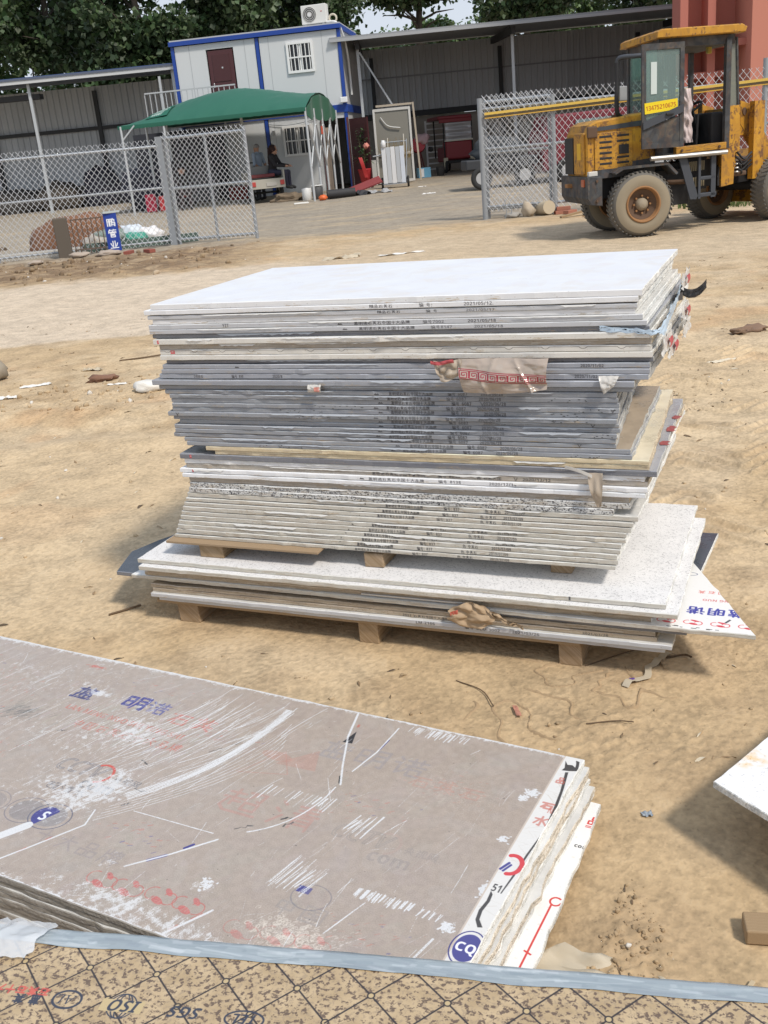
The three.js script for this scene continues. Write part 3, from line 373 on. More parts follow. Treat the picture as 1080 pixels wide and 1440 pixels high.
// printed film on the board whose cut corner sticks out
const flapTex = (() => {
  const [c, g] = canvas(768, 768), S = 768 / 0.5, X = (s) => (s + 0.5) * S, Y = (n) => (n + 2.82) * S; g.fillStyle = css(0.80, 0.79, 0.765); g.fillRect(0, 0, 768, 768);
  for (let i = 0; i < 500; i++) { g.fillStyle = css(0.5, 0.42, 0.32, rr(0.05, 0.25)); g.fillRect(rr(0, 768), rr(0, 768), rr(1, 12), rr(1, 4)); }
  g.save(); g.translate(X(-0.145), Y(-2.425)); g.rotate(Math.PI + 0.02); write(g, '蓝明诺', -40, -25, 66, 66, css(0.05, 0.06, 0.33), 9, 1.15); g.restore();
  g.save(); g.translate(X(-0.175), Y(-2.505)); g.rotate(Math.PI); g.font = 'bold 26px sans-serif'; g.fillStyle = css(0.6, 0.1, 0.1, 0.8); g.fillText('LAN MING NUO', -110, 0); g.restore();
  g.save(); g.translate(X(-0.19), Y(-2.55)); g.rotate(Math.PI); write(g, '中国石英', -60, -20, 30, 30, css(0.65, 0.12, 0.1, 0.75), 3.5, 1.3); g.restore();
  g.strokeStyle = css(0.1, 0.12, 0.2, 0.8); g.lineWidth = 4; g.beginPath(); g.ellipse(X(-0.28), Y(-2.66), 30, 16, 0, 0, 7); g.stroke();
  for (let k = 0; k < 4; k++) { const x = X(-0.31 + k * 0.066), y = Y(-2.362); g.strokeStyle = css(0.65, 0.08, 0.09); g.lineWidth = 4; g.beginPath(); g.arc(x - 14, y, 15, 0.5, 5); g.stroke(); g.beginPath(); g.arc(x + 26, y + 4, 15, 3.4, 8.2); g.stroke(); g.fillStyle = css(0.62, 0.06, 0.08); g.beginPath(); g.ellipse(x + 8, y + 13, 16, 8, 0.2, 0, 7); g.fill(); g.beginPath(); g.ellipse(x + 12, y - 14, 18, 6, 0.3, 0, 7); g.fill(); }
  for (let i = 0; i < 9; i++) { g.fillStyle = css(0.05, 0.05, 0.05, 0.8); g.fillRect(X(rr(-0.34, -0.14)), Y(-2.33 - rr(0, 0.008)), rr(8, 26), rr(3, 8)); }
  g.fillStyle = css(0.06, 0.07, 0.08); g.save(); g.translate(X(-0.155), Y(-2.395)); g.rotate(0.5); g.fillRect(0, 0, 9, 34); g.restore();
  const t = ctex(c); return { mat: new THREE.MeshStandardMaterial({ map: t, roughness: 0.35 }), uv: (x, z) => [(x + 0.5) / 0.5, 1 - (z + 2.82) / 0.5] };
})();
{
  const lab = ['white speckled stone board on top of the low stack', 'grey-edged speckled stone board, second from the top of the low stack', 'dirty-edged stone board, third from the top of the low stack', 'pale stone board, fourth from the top of the low stack', 'printed stone board with a pointed corner sticking out of the low stack', 'dark slate-grey stone board sticking out of the low stack', 'brown stained stone board below the dark one in the low stack', 'brown stained stone board with printed edge, third from the bottom of the low stack', 'light stone board with printed edge, second from the bottom of the low stack', 'grey stone board at the bottom of the low stack'];
  LOW.forEach(([o, top, type, tm], i) => { const below = i < 9 ? LOW[i + 1][1] : 0.0735; placeBoard(STK, o, below, top - below - 0.0005, [mEdge, tm ?? flapTex.mat, i > 5 && i < 8 ? mEndBrown : mEnd], lab[i], 'boards of the low stack', { row: 50 + i, bank: 'B', seed: 60 + i, chip: i === 5 ? 0.0006 : 0.003, topUV: i === 4 ? flapTex.uv : undefined }); });
}
// ---------------------------------------------------------------- timber under the stacks
const woodTex = (() => { const [c, g] = canvas(512, 256); g.fillStyle = css(0.36, 0.26, 0.165); g.fillRect(0, 0, 512, 256); for (let i = 0; i < 500; i++) { const d = rr(-0.2, 0.14); g.strokeStyle = css(0.36 + d, Math.max(0.02, 0.26 + d * 0.85), Math.max(0.01, 0.165 + d * 0.7), rr(0.3, 0.75)); g.lineWidth = rr(0.6, 3); const y = rr(0, 256); g.beginPath(); g.moveTo(0, y); g.bezierCurveTo(170, y + rr(-8, 8), 340, y + rr(-8, 8), 512, y + rr(-5, 5)); g.stroke(); } for (let i = 0; i < 60; i++) { g.fillStyle = css(0.15, 0.1, 0.06, rr(0.2, 0.6)); g.fillRect(rr(0, 512), rr(0, 256), rr(10, 60), rr(0.8, 2)); } return ctex(c, [2.2, 7]); })();
const mWood = new THREE.MeshStandardMaterial({ map: woodTex, roughness: 0.9 }), mWoodPale = new THREE.MeshStandardMaterial({ map: woodTex, color: rgb(1.0, 0.98, 0.92), roughness: 0.9 });
function timber(F, s, n0, n1, y, w, h, mat, label, group, turn = 0) {
  const g = new RoundedBoxGeometry(n1 - n0, h, w, 2, 0.003), p = g.attributes.position, uv = g.attributes.uv; for (let i = 0; i < p.count; i++) { const x = p.getX(i), yy = p.getY(i), z = p.getZ(i); uv.setXY(i, x, (yy + z) * 1.0 + s); p.setY(i, yy + 0.0012 * n3(x * 20, yy * 30, z * 30 + s)); p.setZ(i, z + 0.002 * n3(x * 9 + 3, yy * 20, s)); } g.rotateY(Math.PI / 2); g.computeVertexNormals();
  const [x, z] = unframe(F, s, (n0 + n1) / 2); return single('timber_block', g, mat, label, 'timber block', [x, y + h / 2, z], -F.yaw + turn, group);
}
timber(STK, -1.77, -3.0, -2.352, -0.004, 0.075, 0.0665, mWood, 'squared timber under the low stack, at the end with the dark board tip', 'timbers under the low stack');
timber(STK, -1.147, -3.0, -2.348, -0.004, 0.062, 0.0665, mWoodPale, 'squared timber under the middle of the low stack', 'timbers under the low stack');
timber(STK, -0.555, -3.0, -2.352, -0.004, 0.062, 0.0665, mWood, 'squared timber under the low stack, below the pointed printed board', 'timbers under the low stack');
{ const g = rb(1.35, 0.010, 0.07, 0.002); const [x, z] = unframe(STK, -1.2, -2.375); single('wood_strip', g, mWoodPale, 'thin pale wood strip under the lowest board of the low stack', 'wood strip', [x, 0.0735 - 0.0055, z], -STK.yaw); }
timber(STK, -1.672, -3.05, -2.385, 0.213, 0.085, 0.0425, mWoodPale, 'grained timber between the two stacks with its sawn end showing', 'timbers between the stacks');
timber(STK, -1.135, -3.05, -2.41, 0.213, 0.06, 0.0425, mWood, 'short tapered timber under the middle of the tall stack', 'timbers between the stacks');
timber(STK, -0.60, -3.05, -2.47, 0.213, 0.06, 0.0425, mWood, 'timber set back under the tall stack', 'timbers between the stacks');
{ const [x, z] = unframe(STK, -1.56, -2.407); single('plank', new RoundedBoxGeometry(0.53, 0.0082, 0.07, 1, 0.002), mWood, 'thin brown plank along the foot of the tall stack', 'plank', [x, 0.2599, z], -STK.yaw); }

// ---------------------------------------------------------------- scuffed film-covered boards close to the camera
const GO = [-0.572, -1.695]; // stack origin: far corner of the top board
const greyTop = (() => {
  const W = 2048, Hh = 860, S = 1120, X = (u) => (u + 1.81) * S, Y = (v) => (v + 0.008) * S; const [c, g] = canvas(W, Hh);
  g.fillStyle = css(0.388, 0.325, 0.273); g.fillRect(0, 0, W, Hh);
  const R = mulberry(55), q = (a, b) => a + (b - a) * R();
  for (let i = 0; i < 900; i++) { const d = q(-0.05, 0.05); g.fillStyle = css(0.385 + d, 0.332 + d, 0.292 + d, 0.25); g.beginPath(); g.ellipse(q(0, W), q(0, Hh), q(4, 70), q(3, 30), q(0, 3), 0, 7); g.fill(); }
  const [mc, gm] = canvas(W, Hh); gm.fillStyle = '#000'; gm.fillRect(0, 0, W, Hh); const dens = [];
  const white = (a) => ({ w: a }), on = (col, w) => { if (col.w !== undefined) { gm.strokeStyle = gm.fillStyle = `rgba(255,255,255,${col.w})`; return gm; } g.strokeStyle = g.fillStyle = col; return g; };
  const line = (pts, w, col) => { const g = on(col); g.lineWidth = w; g.lineCap = 'round'; g.lineJoin = 'round'; g.beginPath(); pts.forEach((p, i) => (i ? g.lineTo(X(p[0]), Y(p[1])) : g.moveTo(X(p[0]), Y(p[1])))); g.stroke(); };
  const curve = (a, b, d, w, col) => { const g = on(col); g.lineWidth = w; g.lineCap = 'butt'; g.beginPath(); g.moveTo(X(a[0]), Y(a[1])); g.quadraticCurveTo(X(b[0]), Y(b[1]), X(d[0]), Y(d[1])); g.stroke(); };
  const gauss = () => (R() + R() + R() + R() - 2) * 0.9;
  const scuff = (u, v, ru, rv, n, col = white, ang = 1.3, L = 14) => { if (col === white) { dens.push([u, v, ru, rv, clamp(n * 0.0000045 / (ru * rv), 0.25, 0.85)]); return; } for (let i = 0; i < n; i++) { const x = X(u + gauss() * ru), y = Y(v + gauss() * rv), l = q(2, L), a = ang + q(-0.35, 0.35); g.strokeStyle = col(q(0.25, 0.8)); g.lineWidth = q(0.8, 3.6); g.beginPath(); g.moveTo(x, y); g.lineTo(x - Math.cos(a) * l, y + Math.sin(a) * l); g.stroke(); } };
  const patch = (u, v, r, n = 26, sx = 1, sy = 1) => { for (let i = 0; i < n * 3; i++) { const g = on(white(q(0.4, 0.95))); g.beginPath(); const x = X(u + gauss() * r * sx), y = Y(v + gauss() * r * sy); for (let k = 0; k < 6; k++) { const a = k * 1.05 + q(0, 0.6), l = q(1, 6); k ? g.lineTo(x + Math.cos(a) * l, y + Math.sin(a) * l * 0.8) : g.moveTo(x + l, y); } g.fill(); } };
  // ghost prints of the film
  const ghost = css(0.30, 0.265, 0.24, 0.7), pinkg = css(0.45, 0.24, 0.20, 0.5), redg = css(0.50, 0.13, 0.10, 0.62), blue = css(0.045, 0.045, 0.22, 0.88);
  g.save(); g.translate(X(-0.535), Y(0.12)); write(g, '蓝明诺', 0, 0, 86, 74, css(0.29, 0.27, 0.28, 0.5), 8, 1.15); g.restore();
  scuff(-0.22, 0.2, 0.11, 0.05, 420, (a) => css(0.52, 0.46, 0.40, a * 0.6), 0.2, 7); scuff(-0.2, 0.19, 0.09, 0.04, 120, (a) => css(0.5, 0.22, 0.18, a * 0.5), 0.2, 9);
  const cctv = (u, v, k, col, col2, red2) => { g.save(); g.translate(X(u), Y(v)); g.font = `italic ${64 * k}px sans-serif`; g.strokeStyle = col; g.lineWidth = 3; g.strokeText('CCTV', 0, 0); g.fillStyle = col2; g.font = `bold ${52 * k}px sans-serif`; g.fillText('com', 120 * k, 42 * k); write(g, '央视网', 190 * k, -30 * k, 26 * k, 26 * k, col2, 2.5); g.strokeStyle = red2; g.lineWidth = 7 * k; g.beginPath(); g.arc(142 * k, -20 * k, 34 * k, -2.2, 1.3); g.stroke(); g.restore(); };
  cctv(-0.37, 0.405, 0.95, ghost, css(0.28, 0.25, 0.23, 0.5), css(0.42, 0.3, 0.26, 0.4));
  g.save(); g.translate(X(-0.64), Y(0.345)); g.rotate(-0.03); write(g, '超清', 0, 0, 118, 92, pinkg, 8, 1.2); g.restore();
  line([[-0.66, 0.30], [-0.6, 0.2], [-0.55, 0.27], [-0.66, 0.3]], 3, pinkg); g.fillStyle = css(0.46, 0.25, 0.21, 0.4); g.beginPath(); g.moveTo(X(-0.60), Y(0.245)); g.lineTo(X(-0.53), Y(0.17)); g.lineTo(X(-0.5), Y(0.24)); g.fill(); g.beginPath(); g.ellipse(X(-0.61), Y(0.22), 46, 17, 0.1, 0, 7); g.fill();
  // scoured areas
  scuff(-0.95, 0.5, 0.085, 0.075, 1700); scuff(-0.88, 0.44, 0.05, 0.05, 500); scuff(-1.05, 0.33, 0.09, 0.05, 380); scuff(-0.97, 0.24, 0.06, 0.05, 500); scuff(-1.2, 0.2, 0.16, 0.09, 700); scuff(-1.35, 0.35, 0.16, 0.09, 900); scuff(-1.45, 0.1, 0.18, 0.06, 700); scuff(-0.74, 0.3, 0.08, 0.1, 500, white, 1.2, 30); scuff(-0.72, 0.62, 0.03, 0.03, 420); scuff(-0.5, 0.62, 0.025, 0.02, 160); scuff(-0.66, 0.7, 0.1, 0.025, 900); scuff(-0.45, 0.71, 0.12, 0.02, 700); scuff(-1.15, 0.62, 0.1, 0.05, 380);
  scuff(-0.26, 0.66, 0.08, 0.05, 420, (a) => css(0.68, 0.62, 0.55, a * 0.7), 0.7, 8); scuff(-0.1, 0.68, 0.06, 0.03, 220, (a) => css(0.7, 0.66, 0.6, a * 0.7), 0.7, 8);
  for (let i = 0; i < 200; i++) { const x = X(-0.3 + gauss() * 0.07), y = Y(0.655 + gauss() * 0.03); g.strokeStyle = css(0.66, 0.60, 0.52, q(0.3, 0.7)); g.lineWidth = q(1, 2.5); g.beginPath(); g.ellipse(x, y, q(2, 7), q(2, 5), q(0, 3), 0, q(3, 6.5)); g.stroke(); }
  // long parallel scratches, all dragged the same way
  for (let i = 0; i < 150; i++) { const u = q(-1.75, -0.55), v = q(-0.01, 0.3), l = q(0.04, 0.26); curve([u, v], [u - 0.02 - l * 0.05, v + l * 0.5], [u - l * 0.28, v + l], q(0.7, 2.6), white(q(0.25, 0.75))); }
  for (let i = 0; i < 60; i++) { const u = q(-0.9, -0.66), v = q(0.02, 0.16), l = q(0.1, 0.32); curve([u, v], [u - 0.01, v + l * 0.55], [u - l * 0.45, v + l], q(0.8, 2.8), white(q(0.3, 0.8))); }
  for (let i = 0; i < 9; i++) { const d = i * 0.0035 - 0.014; curve([-0.689 + d, 0.05], [-0.675 + d, 0.29], [-0.83 + d * 1.3, 0.46 + d], i < 2 || i > 6 ? 2 : 4.6, white(i < 2 || i > 6 ? 0.4 : 0.62)); }
  for (let i = 0; i < 5; i++) curve([-0.65 + i * 0.008, 0.1 + i * 0.02], [-0.64 + i * 0.01, 0.3], [-0.84, 0.50 + i * 0.012], 1.6, white(0.7));
  for (let i = 0; i < 90; i++) { const u = q(-1.6, -0.05), v = q(0.05, 0.7), l = q(0.02, 0.13); line([[u, v], [u - l * q(0.1, 0.35), v + l]], q(0.6, 1.8), white(q(0.2, 0.6))); }
  line([[-0.528, 0], [-0.5, 0.1]], 6, white(0.95)); line([[-0.5, 0.1], [-0.455, 0.2], [-0.425, 0.26]], 5, white(0.85)); line([[-0.408, 0.03], [-0.41, 0.13], [-0.425, 0.21]], 4, white(0.9)); curve([-0.43, 0.27], [-0.43, 0.40], [-0.52, 0.46], 4, white(0.8));
  g.fillStyle = css(0.04, 0.04, 0.045); g.beginPath(); g.moveTo(X(-0.492), Y(0.075)); g.lineTo(X(-0.478), Y(0.12)); g.lineTo(X(-0.502), Y(0.122)); g.fill(); line([[-0.44, 0.235], [-0.43, 0.255]], 6, css(0.05, 0.05, 0.05, 0.9)); line([[-0.407, 0.08], [-0.409, 0.12]], 4, blue); line([[-0.5, 0.05], [-0.499, 0.056]], 7, redg);
  for (let i = 0; i < 16; i++) { const u = -0.56 + i * 0.011 + q(-0.003, 0.003); line([[u, 0.305 + q(0, 0.01)], [u - 0.006, 0.355 + q(-0.02, 0.01)]], q(1, 5), white(q(0.4, 0.9))); }
  for (let i = 0; i < 5; i++) for (let k = 0; k < 3; k++) { const uu = -0.335 + i * 0.011 + q(-0.003, 0.003); line([[uu, 0.33 + q(-0.01, 0.02)], [uu - 0.012, 0.385 + q(-0.015, 0.01)]], q(0.8, 3.5), white(q(0.5, 0.95))); }
  for (let i = 0; i < 9; i++) for (let k = 0; k < 3; k++) { const uu = -0.385 + i * 0.009 + q(-0.004, 0.004); line([[uu, 0.495 + q(-0.02, 0.03)], [uu - 0.014, 0.565 + q(-0.02, 0.01)]], q(0.8, 3.5), white(q(0.4, 0.9))); }
  for (let i = 0; i < 9; i++) for (let k = 0; k < 5; k++) { const uu = -0.232 + i * 0.0125 + q(-0.004, 0.004); line([[uu, 0.508 + q(0, 0.006)], [uu - 0.003, 0.531 + q(-0.006, 0.004)]], q(0.8, 3.5), white(q(0.5, 1))); }
  for (let i = 0; i < 4; i++) for (let k = 0; k < 3; k++) line([[-0.11 + i * 0.012 + q(-0.003, 0.003), 0.515], [-0.114 + i * 0.012, 0.533]], q(1, 4), white(q(0.5, 0.9)));
  line([[-0.78, 0.492], [-0.58, 0.488]], 2.5, white(0.9)); line([[-0.56, 0.5], [-0.62, 0.57], [-0.68, 0.63]], 5, white(0.95)); line([[-0.625, 0.575], [-0.65, 0.6]], 8, blue); line([[-0.595, 0.53], [-0.605, 0.545]], 7, blue);
  line([[-0.86, 0.52], [-0.845, 0.565]], 4, white(0.95)); line([[-0.845, 0.565], [-0.90, 0.66], [-0.95, 0.74]], 5, white(0.95)); line([[-0.88, 0.62], [-0.885, 0.63]], 6, redg); line([[-0.905, 0.665], [-0.912, 0.68]], 6, redg); line([[-0.45, 0.66], [-0.5, 0.745]], 6, white(0.9)); line([[-0.462, 0.675], [-0.47, 0.69]], 8, redg); line([[-0.485, 0.715], [-0.49, 0.725]], 8, redg);
  line([[-0.21, 0.54], [-0.24, 0.63]], 3, white(0.7)); patch(-0.05, 0.145, 0.012); patch(-0.062, 0.165, 0.008, 14); patch(-0.051, 0.296, 0.009, 14); patch(-0.055, 0.538, 0.012, 22); line([[-0.065, 0.57], [-0.09, 0.68]], 5, white(0.75)); patch(-0.5, 0.61, 0.016, 20); patch(-0.035, 0.43, 0.006, 14, 0.6, 3);
  for (let i = 0; i < 330; i++) { const u = q(-1.75, -0.06), v = q(0.01, 0.72), l = q(0.006, 0.09), a = 1.35 + q(-0.5, 0.5) + (R() < 0.2 ? q(-1.2, 1.2) : 0); curve([u, v], [u - Math.cos(a) * l * 0.5 + q(-0.004, 0.004), v + Math.sin(a) * l * 0.5], [u - Math.cos(a) * l, v + Math.sin(a) * l], q(0.5, 1.7), white(q(0.25, 0.7))); }
  for (const [u, v, n] of [[-1.55, 0.5, 60], [-1.45, 0.3, 50], [-1.62, 0.12, 40], [-0.8, 0.2, 36], [-0.35, 0.3, 36], [-0.72, 0.55, 40], [-1.2, 0.64, 50], [-0.18, 0.6, 30], [-1.05, 0.08, 30]]) scuff(u, v, 0.09, 0.035, n, (a) => (R() < 0.75 ? css(0.5, 0.14, 0.11, a * 0.6) : css(0.06, 0.06, 0.25, a * 0.6)), 0.5, 13);
  for (const [u, v, t, c3] of [[-1.6, 0.42, '石英石', redg], [-1.7, 0.2, '明诺', css(0.08, 0.08, 0.24, 0.6)], [-0.92, 0.6, '十大品牌', css(0.3, 0.26, 0.25, 0.6)], [-0.36, 0.58, '中国', css(0.3, 0.27, 0.26, 0.5)], [-0.3, 0.17, '石英石', css(0.46, 0.25, 0.21, 0.4)], [-1.35, 0.52, '超清', pinkg]]) write(g, t, X(u), Y(v), 56, 46, c3, 5, 1.15);
  // prints that survive
  write(g, '蓝', X(-1.27), Y(0.135), 80, 58, css(0.06, 0.06, 0.16, 0.9), 9); write(g, '明', X(-1.11), Y(0.125), 82, 62, blue, 10); write(g, '诺', X(-1.035), Y(0.13), 70, 56, css(0.1, 0.1, 0.26, 0.8), 7); write(g, '石英', X(-0.95), Y(0.15), 74, 56, redg, 7); scuff(-1.2, 0.15, 0.03, 0.012, 160); scuff(-1.06, 0.15, 0.06, 0.03, 130);
  g.save(); g.translate(X(-1.235), Y(0.235)); g.rotate(0.03); g.font = 'bold 30px sans-serif'; g.fillStyle = redg; g.fillText('LAN MING NUO SHI YING SHI', 0, 0); g.restore(); write(g, '中国石英石十大品牌', X(-1.16), Y(0.262), 36, 34, redg, 3.6, 1.15); scuff(-1.0, 0.26, 0.13, 0.03, 160, (a) => css(0.385, 0.332, 0.292, a), 1.2, 16);
  cctv(-1.07, 0.435, 1.0, css(0.2, 0.19, 0.2, 0.75), css(0.17, 0.17, 0.18, 0.8), css(0.55, 0.08, 0.06, 0.85)); write(g, '超清水', X(-1.03), Y(0.475), 40, 28, css(0.12, 0.12, 0.13, 0.6), 3);
  const badge = (u, v, r, a, fill) => { g.save(); g.translate(X(u), Y(v)); g.scale(1, 0.8); g.strokeStyle = css(0.12, 0.12, 0.16, a); g.lineWidth = 3; g.beginPath(); g.arc(0, 0, r * 1.25, 0, 7); g.stroke(); g.fillStyle = fill; g.beginPath(); g.arc(0, 0, r, 0, 7); g.fill(); g.restore(); };
  badge(-1.0, 0.575, 44, 0.5, css(0.25, 0.23, 0.23, 0.7)); badge(-1.1, 0.58, 40, 0.35, css(0.27, 0.25, 0.24, 0.5)); badge(-0.935, 0.572, 44, 0.85, css(0.28, 0.26, 0.26, 0.8)); g.fillStyle = blue; g.beginPath(); g.ellipse(X(-0.945), Y(0.575), 34, 32, 0.2, 1.5, 5.2); g.fill(); g.fillStyle = css(0.8, 0.82, 0.84, 0.95); g.font = 'bold 42px sans-serif'; g.fillText('S', X(-0.958), Y(0.588)); line([[-0.958, 0.612], [-1.0, 0.68]], 26, white(0.9)); g.fillStyle = blue; g.fillRect(X(-0.34), Y(0.545), 30, 18); badge(-0.305, 0.565, 34, 0.35, css(0.35, 0.3, 0.28, 0.3));
  for (let k = 0; k < 9; k++) { const u = -0.70 + k * 0.066 + (k > 3 ? 0.05 : 0) + q(-0.008, 0.008), v = 0.668 + q(-0.012, 0.012), a = k < 4 ? 0.62 : 0.28; g.strokeStyle = css(0.5, 0.12, 0.1, a); g.lineWidth = 2.6; g.beginPath(); g.arc(X(u) - 16, Y(v), 17, 0.4, 4.9); g.stroke(); g.beginPath(); g.arc(X(u) + 26, Y(v) + 2, 16, 3.6, 8.4); g.stroke(); g.fillStyle = css(0.55, 0.12, 0.11, a); g.beginPath(); g.ellipse(X(u) + 4, Y(v) + 14, 17, 8, 0.3, 0, 7); g.fill(); g.beginPath(); g.ellipse(X(u) + 14, Y(v) - 14, 13, 6, 0.6, 0, 7); g.fill(); }
  for (let i = 0; i < 260; i++) { const u = q(-1.3, -0.8), v = q(0.11, 0.31), l = q(0.01, 0.05); line([[u, v], [u - l * 0.25, v + l]], q(1, 4.5), css(0.40 + q(-0.02, 0.05), 0.345 + q(-0.02, 0.05), 0.305 + q(-0.02, 0.05), q(0.4, 0.95))); }
  for (let i = 0; i < 160; i++) { const u = q(-0.66, -0.1), v = q(0.1, 0.45), l = q(0.01, 0.04); line([[u, v], [u - l * 0.2, v + l]], q(1, 3.5), css(0.39, 0.337, 0.297, q(0.3, 0.8))); }
  for (let i = 0; i < 240; i++) { const u = q(-1.0, -0.2), v = q(0.63, 0.72), l = q(0.008, 0.03); line([[u, v], [u - l * 0.3, v + l]], q(1, 3), css(0.40, 0.35, 0.31, q(0.3, 0.8))); }
  // dark grime
  const dark = (a) => css(0.05, 0.05, 0.05, a); scuff(-1.32, 0.28, 0.06, 0.03, 260, (a) => css(0.12, 0.12, 0.115, a * 0.5), 0.9, 24); for (const [u, v] of [[-0.80, 0.43], [-0.805, 0.475], [-0.72, 0.2], [-0.745, 0.24], [-1.15, 0.31], [-0.87, 0.35], [-0.52, 0.44], [-0.46, 0.39], [-0.45, 0.4]]) { let pu = u, pv = v; for (let k = 0; k < 5; k++) { const nu = pu - q(-0.004, 0.010), nv = pv + q(-0.003, 0.008); line([[pu, pv], [nu, nv]], q(0.8, 4.5), dark(q(0.5, 0.85))); pu = nu; pv = nv; } }
  for (let i = 0; i < 120; i++) { g.fillStyle = dark(q(0.2, 0.7)); g.fillRect(q(0, W), q(0, Hh), q(1, 4), q(1, 3)); }
  scuff(-1.35, 0.42, 0.12, 0.04, 160, (a) => css(0.55, 0.14, 0.11, a * 0.6), 1.2, 12); scuff(-1.5, 0.2, 0.15, 0.06, 90, (a) => css(0.55, 0.14, 0.11, a * 0.5), 1.2, 12); scuff(-1.3, 0.045, 0.03, 0.005, 30, () => redg, 0.3, 18);
  // torn white rims along both long sides
  for (let i = 0; i < 1500; i++) { const g = on(white(q(0.4, 1))); g.fillRect(q(0, W), Y(-0.008) + Math.abs(gauss()) * 9, q(3, 34), q(1, 5)); g.fillRect(q(0, W * 0.8), Y(0.748) - Math.abs(gauss()) * 10, q(3, 30), q(1, 4)); }
  for (let i = 0; i < 40; i++) { const u = q(-0.38, -0.24); line([[u, 0.012], [u - 0.004, q(0.02, 0.045)]], q(1, 3), white(0.9)); }
  // rub the film through to white: anisotropic noise along the dragging direction, thresholded by how hard each place was scoured
  { const im = g.getImageData(0, 0, W, Hh), dm = gm.getImageData(0, 0, W, Hh).data, d = im.data;
    for (let j = 0; j < Hh; j++) for (let i = 0; i < W; i++) {
      const k = (j * W + i) * 4, u = i / S - 1.81, v = j / S - 0.008, a = u + 0.22 * v + 0.35 * v * v * smooth(-0.5, -0.9, u) , fine = n2(a * 330, v * 9) * 0.55 + n2(a * 120 + 7, v * 4.5) * 0.45, grain = n2(u * 260, v * 260);
      let D = 0.17 + 0.22 * fbm(u * 5 + 3, v * 5, 3) + 0.14 * smooth(-0.5, -1.2, u) + 0.12 * Math.max(0, n2(u * 17, v * 17)) + 1.25 * Math.exp(-Math.max(0, v) / 0.0085) + 0.6 * Math.exp(-Math.max(0, 0.744 - v) / 0.014) * smooth(0.1, -0.3, u); for (const [du, dv, ru, rv, A] of dens) { const x = (u - du) / (ru * 1.25), y = (v - dv) / (rv * 1.25), q2 = x * x + y * y; if (q2 < 6) D += A * 0.55 * Math.exp(-q2); }
      const m = dm[k] / 255; const mott = fbm(u * 42 + 11, v * 42, 3); let w = smooth(0.60, 0.98, D + 0.20 * fine + 0.42 * mott + 0.12 * grain) * 0.82; w = Math.max(w, smooth(0.22, 0.75, m * (1.05 + 0.5 * fine + 0.25 * grain)) * 0.94); w = clamp(w, 0, 1);
      const t = 0.90 + 0.08 * grain + 0.06 * fine, dust = 0.5 + 0.5 * n2(u * 40, v * 40), tone = [toS(0.745 * t), toS(0.755 * t), toS(0.765 * t)], b = 1 + 0.05 * grain + 0.05 * (dust - 0.5);
      for (let c2 = 0; c2 < 3; c2++) d[k + c2] = clamp(lerp(d[k + c2] * b, tone[c2], w), 0, 255);
    }
    g.putImageData(im, 0, 0); }
  // clean strip of film at the end
  const xs = X(-0.031); g.fillStyle = css(0.70, 0.685, 0.655); g.fillRect(xs, 0, W - xs, Hh); g.fillStyle = css(0.55, 0.47, 0.39); g.fillRect(xs, 0, 3, Hh);
  for (let i = 0; i < 90; i++) { g.strokeStyle = css(0.5, 0.44, 0.36, q(0.1, 0.4)); g.lineWidth = q(0.6, 2); const y = q(0, Hh); g.beginPath(); g.moveTo(q(xs, W), y); g.lineTo(q(xs, W), y + q(-30, 30)); g.stroke(); }
  const ink = css(0.075, 0.07, 0.068), strip = (pts) => { g.fillStyle = ink; g.beginPath(); pts.forEach((p, i) => (i ? g.lineTo(X(p[0]), Y(p[1])) : g.moveTo(X(p[0]), Y(p[1])))); g.fill(); };
  strip([[-0.024, 0.018], [-0.016, 0.030], [-0.006, 0.028], [0.002, 0.034], [0.0, 0.022], [-0.004, 0.010], [0.004, 0.012], [0.007, 0.026], [0.010, 0.044], [-0.008, 0.050], [-0.021, 0.052], [-0.018, 0.042]]); strip([[-0.012, 0.056], [-0.006, 0.054], [0.003, 0.11], [0.010, 0.17], [0.0125, 0.235], [0.009, 0.238], [0.005, 0.18], [-0.001, 0.12]]); strip([[0.0095, 0.25], [0.012, 0.25], [0.007, 0.32], [0.004, 0.38], [-0.001, 0.43], [-0.003, 0.43], [0.001, 0.37], [0.003, 0.32]]); strip([[-0.020, 0.43], [-0.014, 0.437], [-0.012, 0.455], [-0.015, 0.48], [-0.012, 0.50], [0.0, 0.515], [-0.008, 0.518], [-0.018, 0.503], [-0.0215, 0.48], [-0.018, 0.455]]);
  const onStrip = (u, v, fn) => { g.save(); g.translate(X(u), Y(v)); fn(); g.restore(); };
  onStrip(-0.022, 0.16, () => write(g, '石', 0, 0, 30, 26, redg, 6)); onStrip(-0.02, 0.205, () => write(g, '水', 0, 0, 34, 34, redg, 5)); onStrip(-0.004, 0.175, () => write(g, 'NI', 0, 0, 14, 22, redg, 3)); onStrip(-0.02, 0.075, () => write(g, '品', 0, 0, 20, 24, redg, 4));
  g.strokeStyle = css(0.6, 0.07, 0.08); g.lineWidth = 10; g.beginPath(); g.ellipse(X(-0.013), Y(0.355), 22, 28, 0, -2.0, 1.5); g.stroke(); g.strokeStyle = blue; g.lineWidth = 6; line([[-0.026, 0.372], [-0.017, 0.352]], 6, blue); line([[-0.02, 0.375], [-0.012, 0.356]], 5, blue); onStrip(-0.022, 0.41, () => write(g, '51', 0, 0, 16, 24, ink, 3));
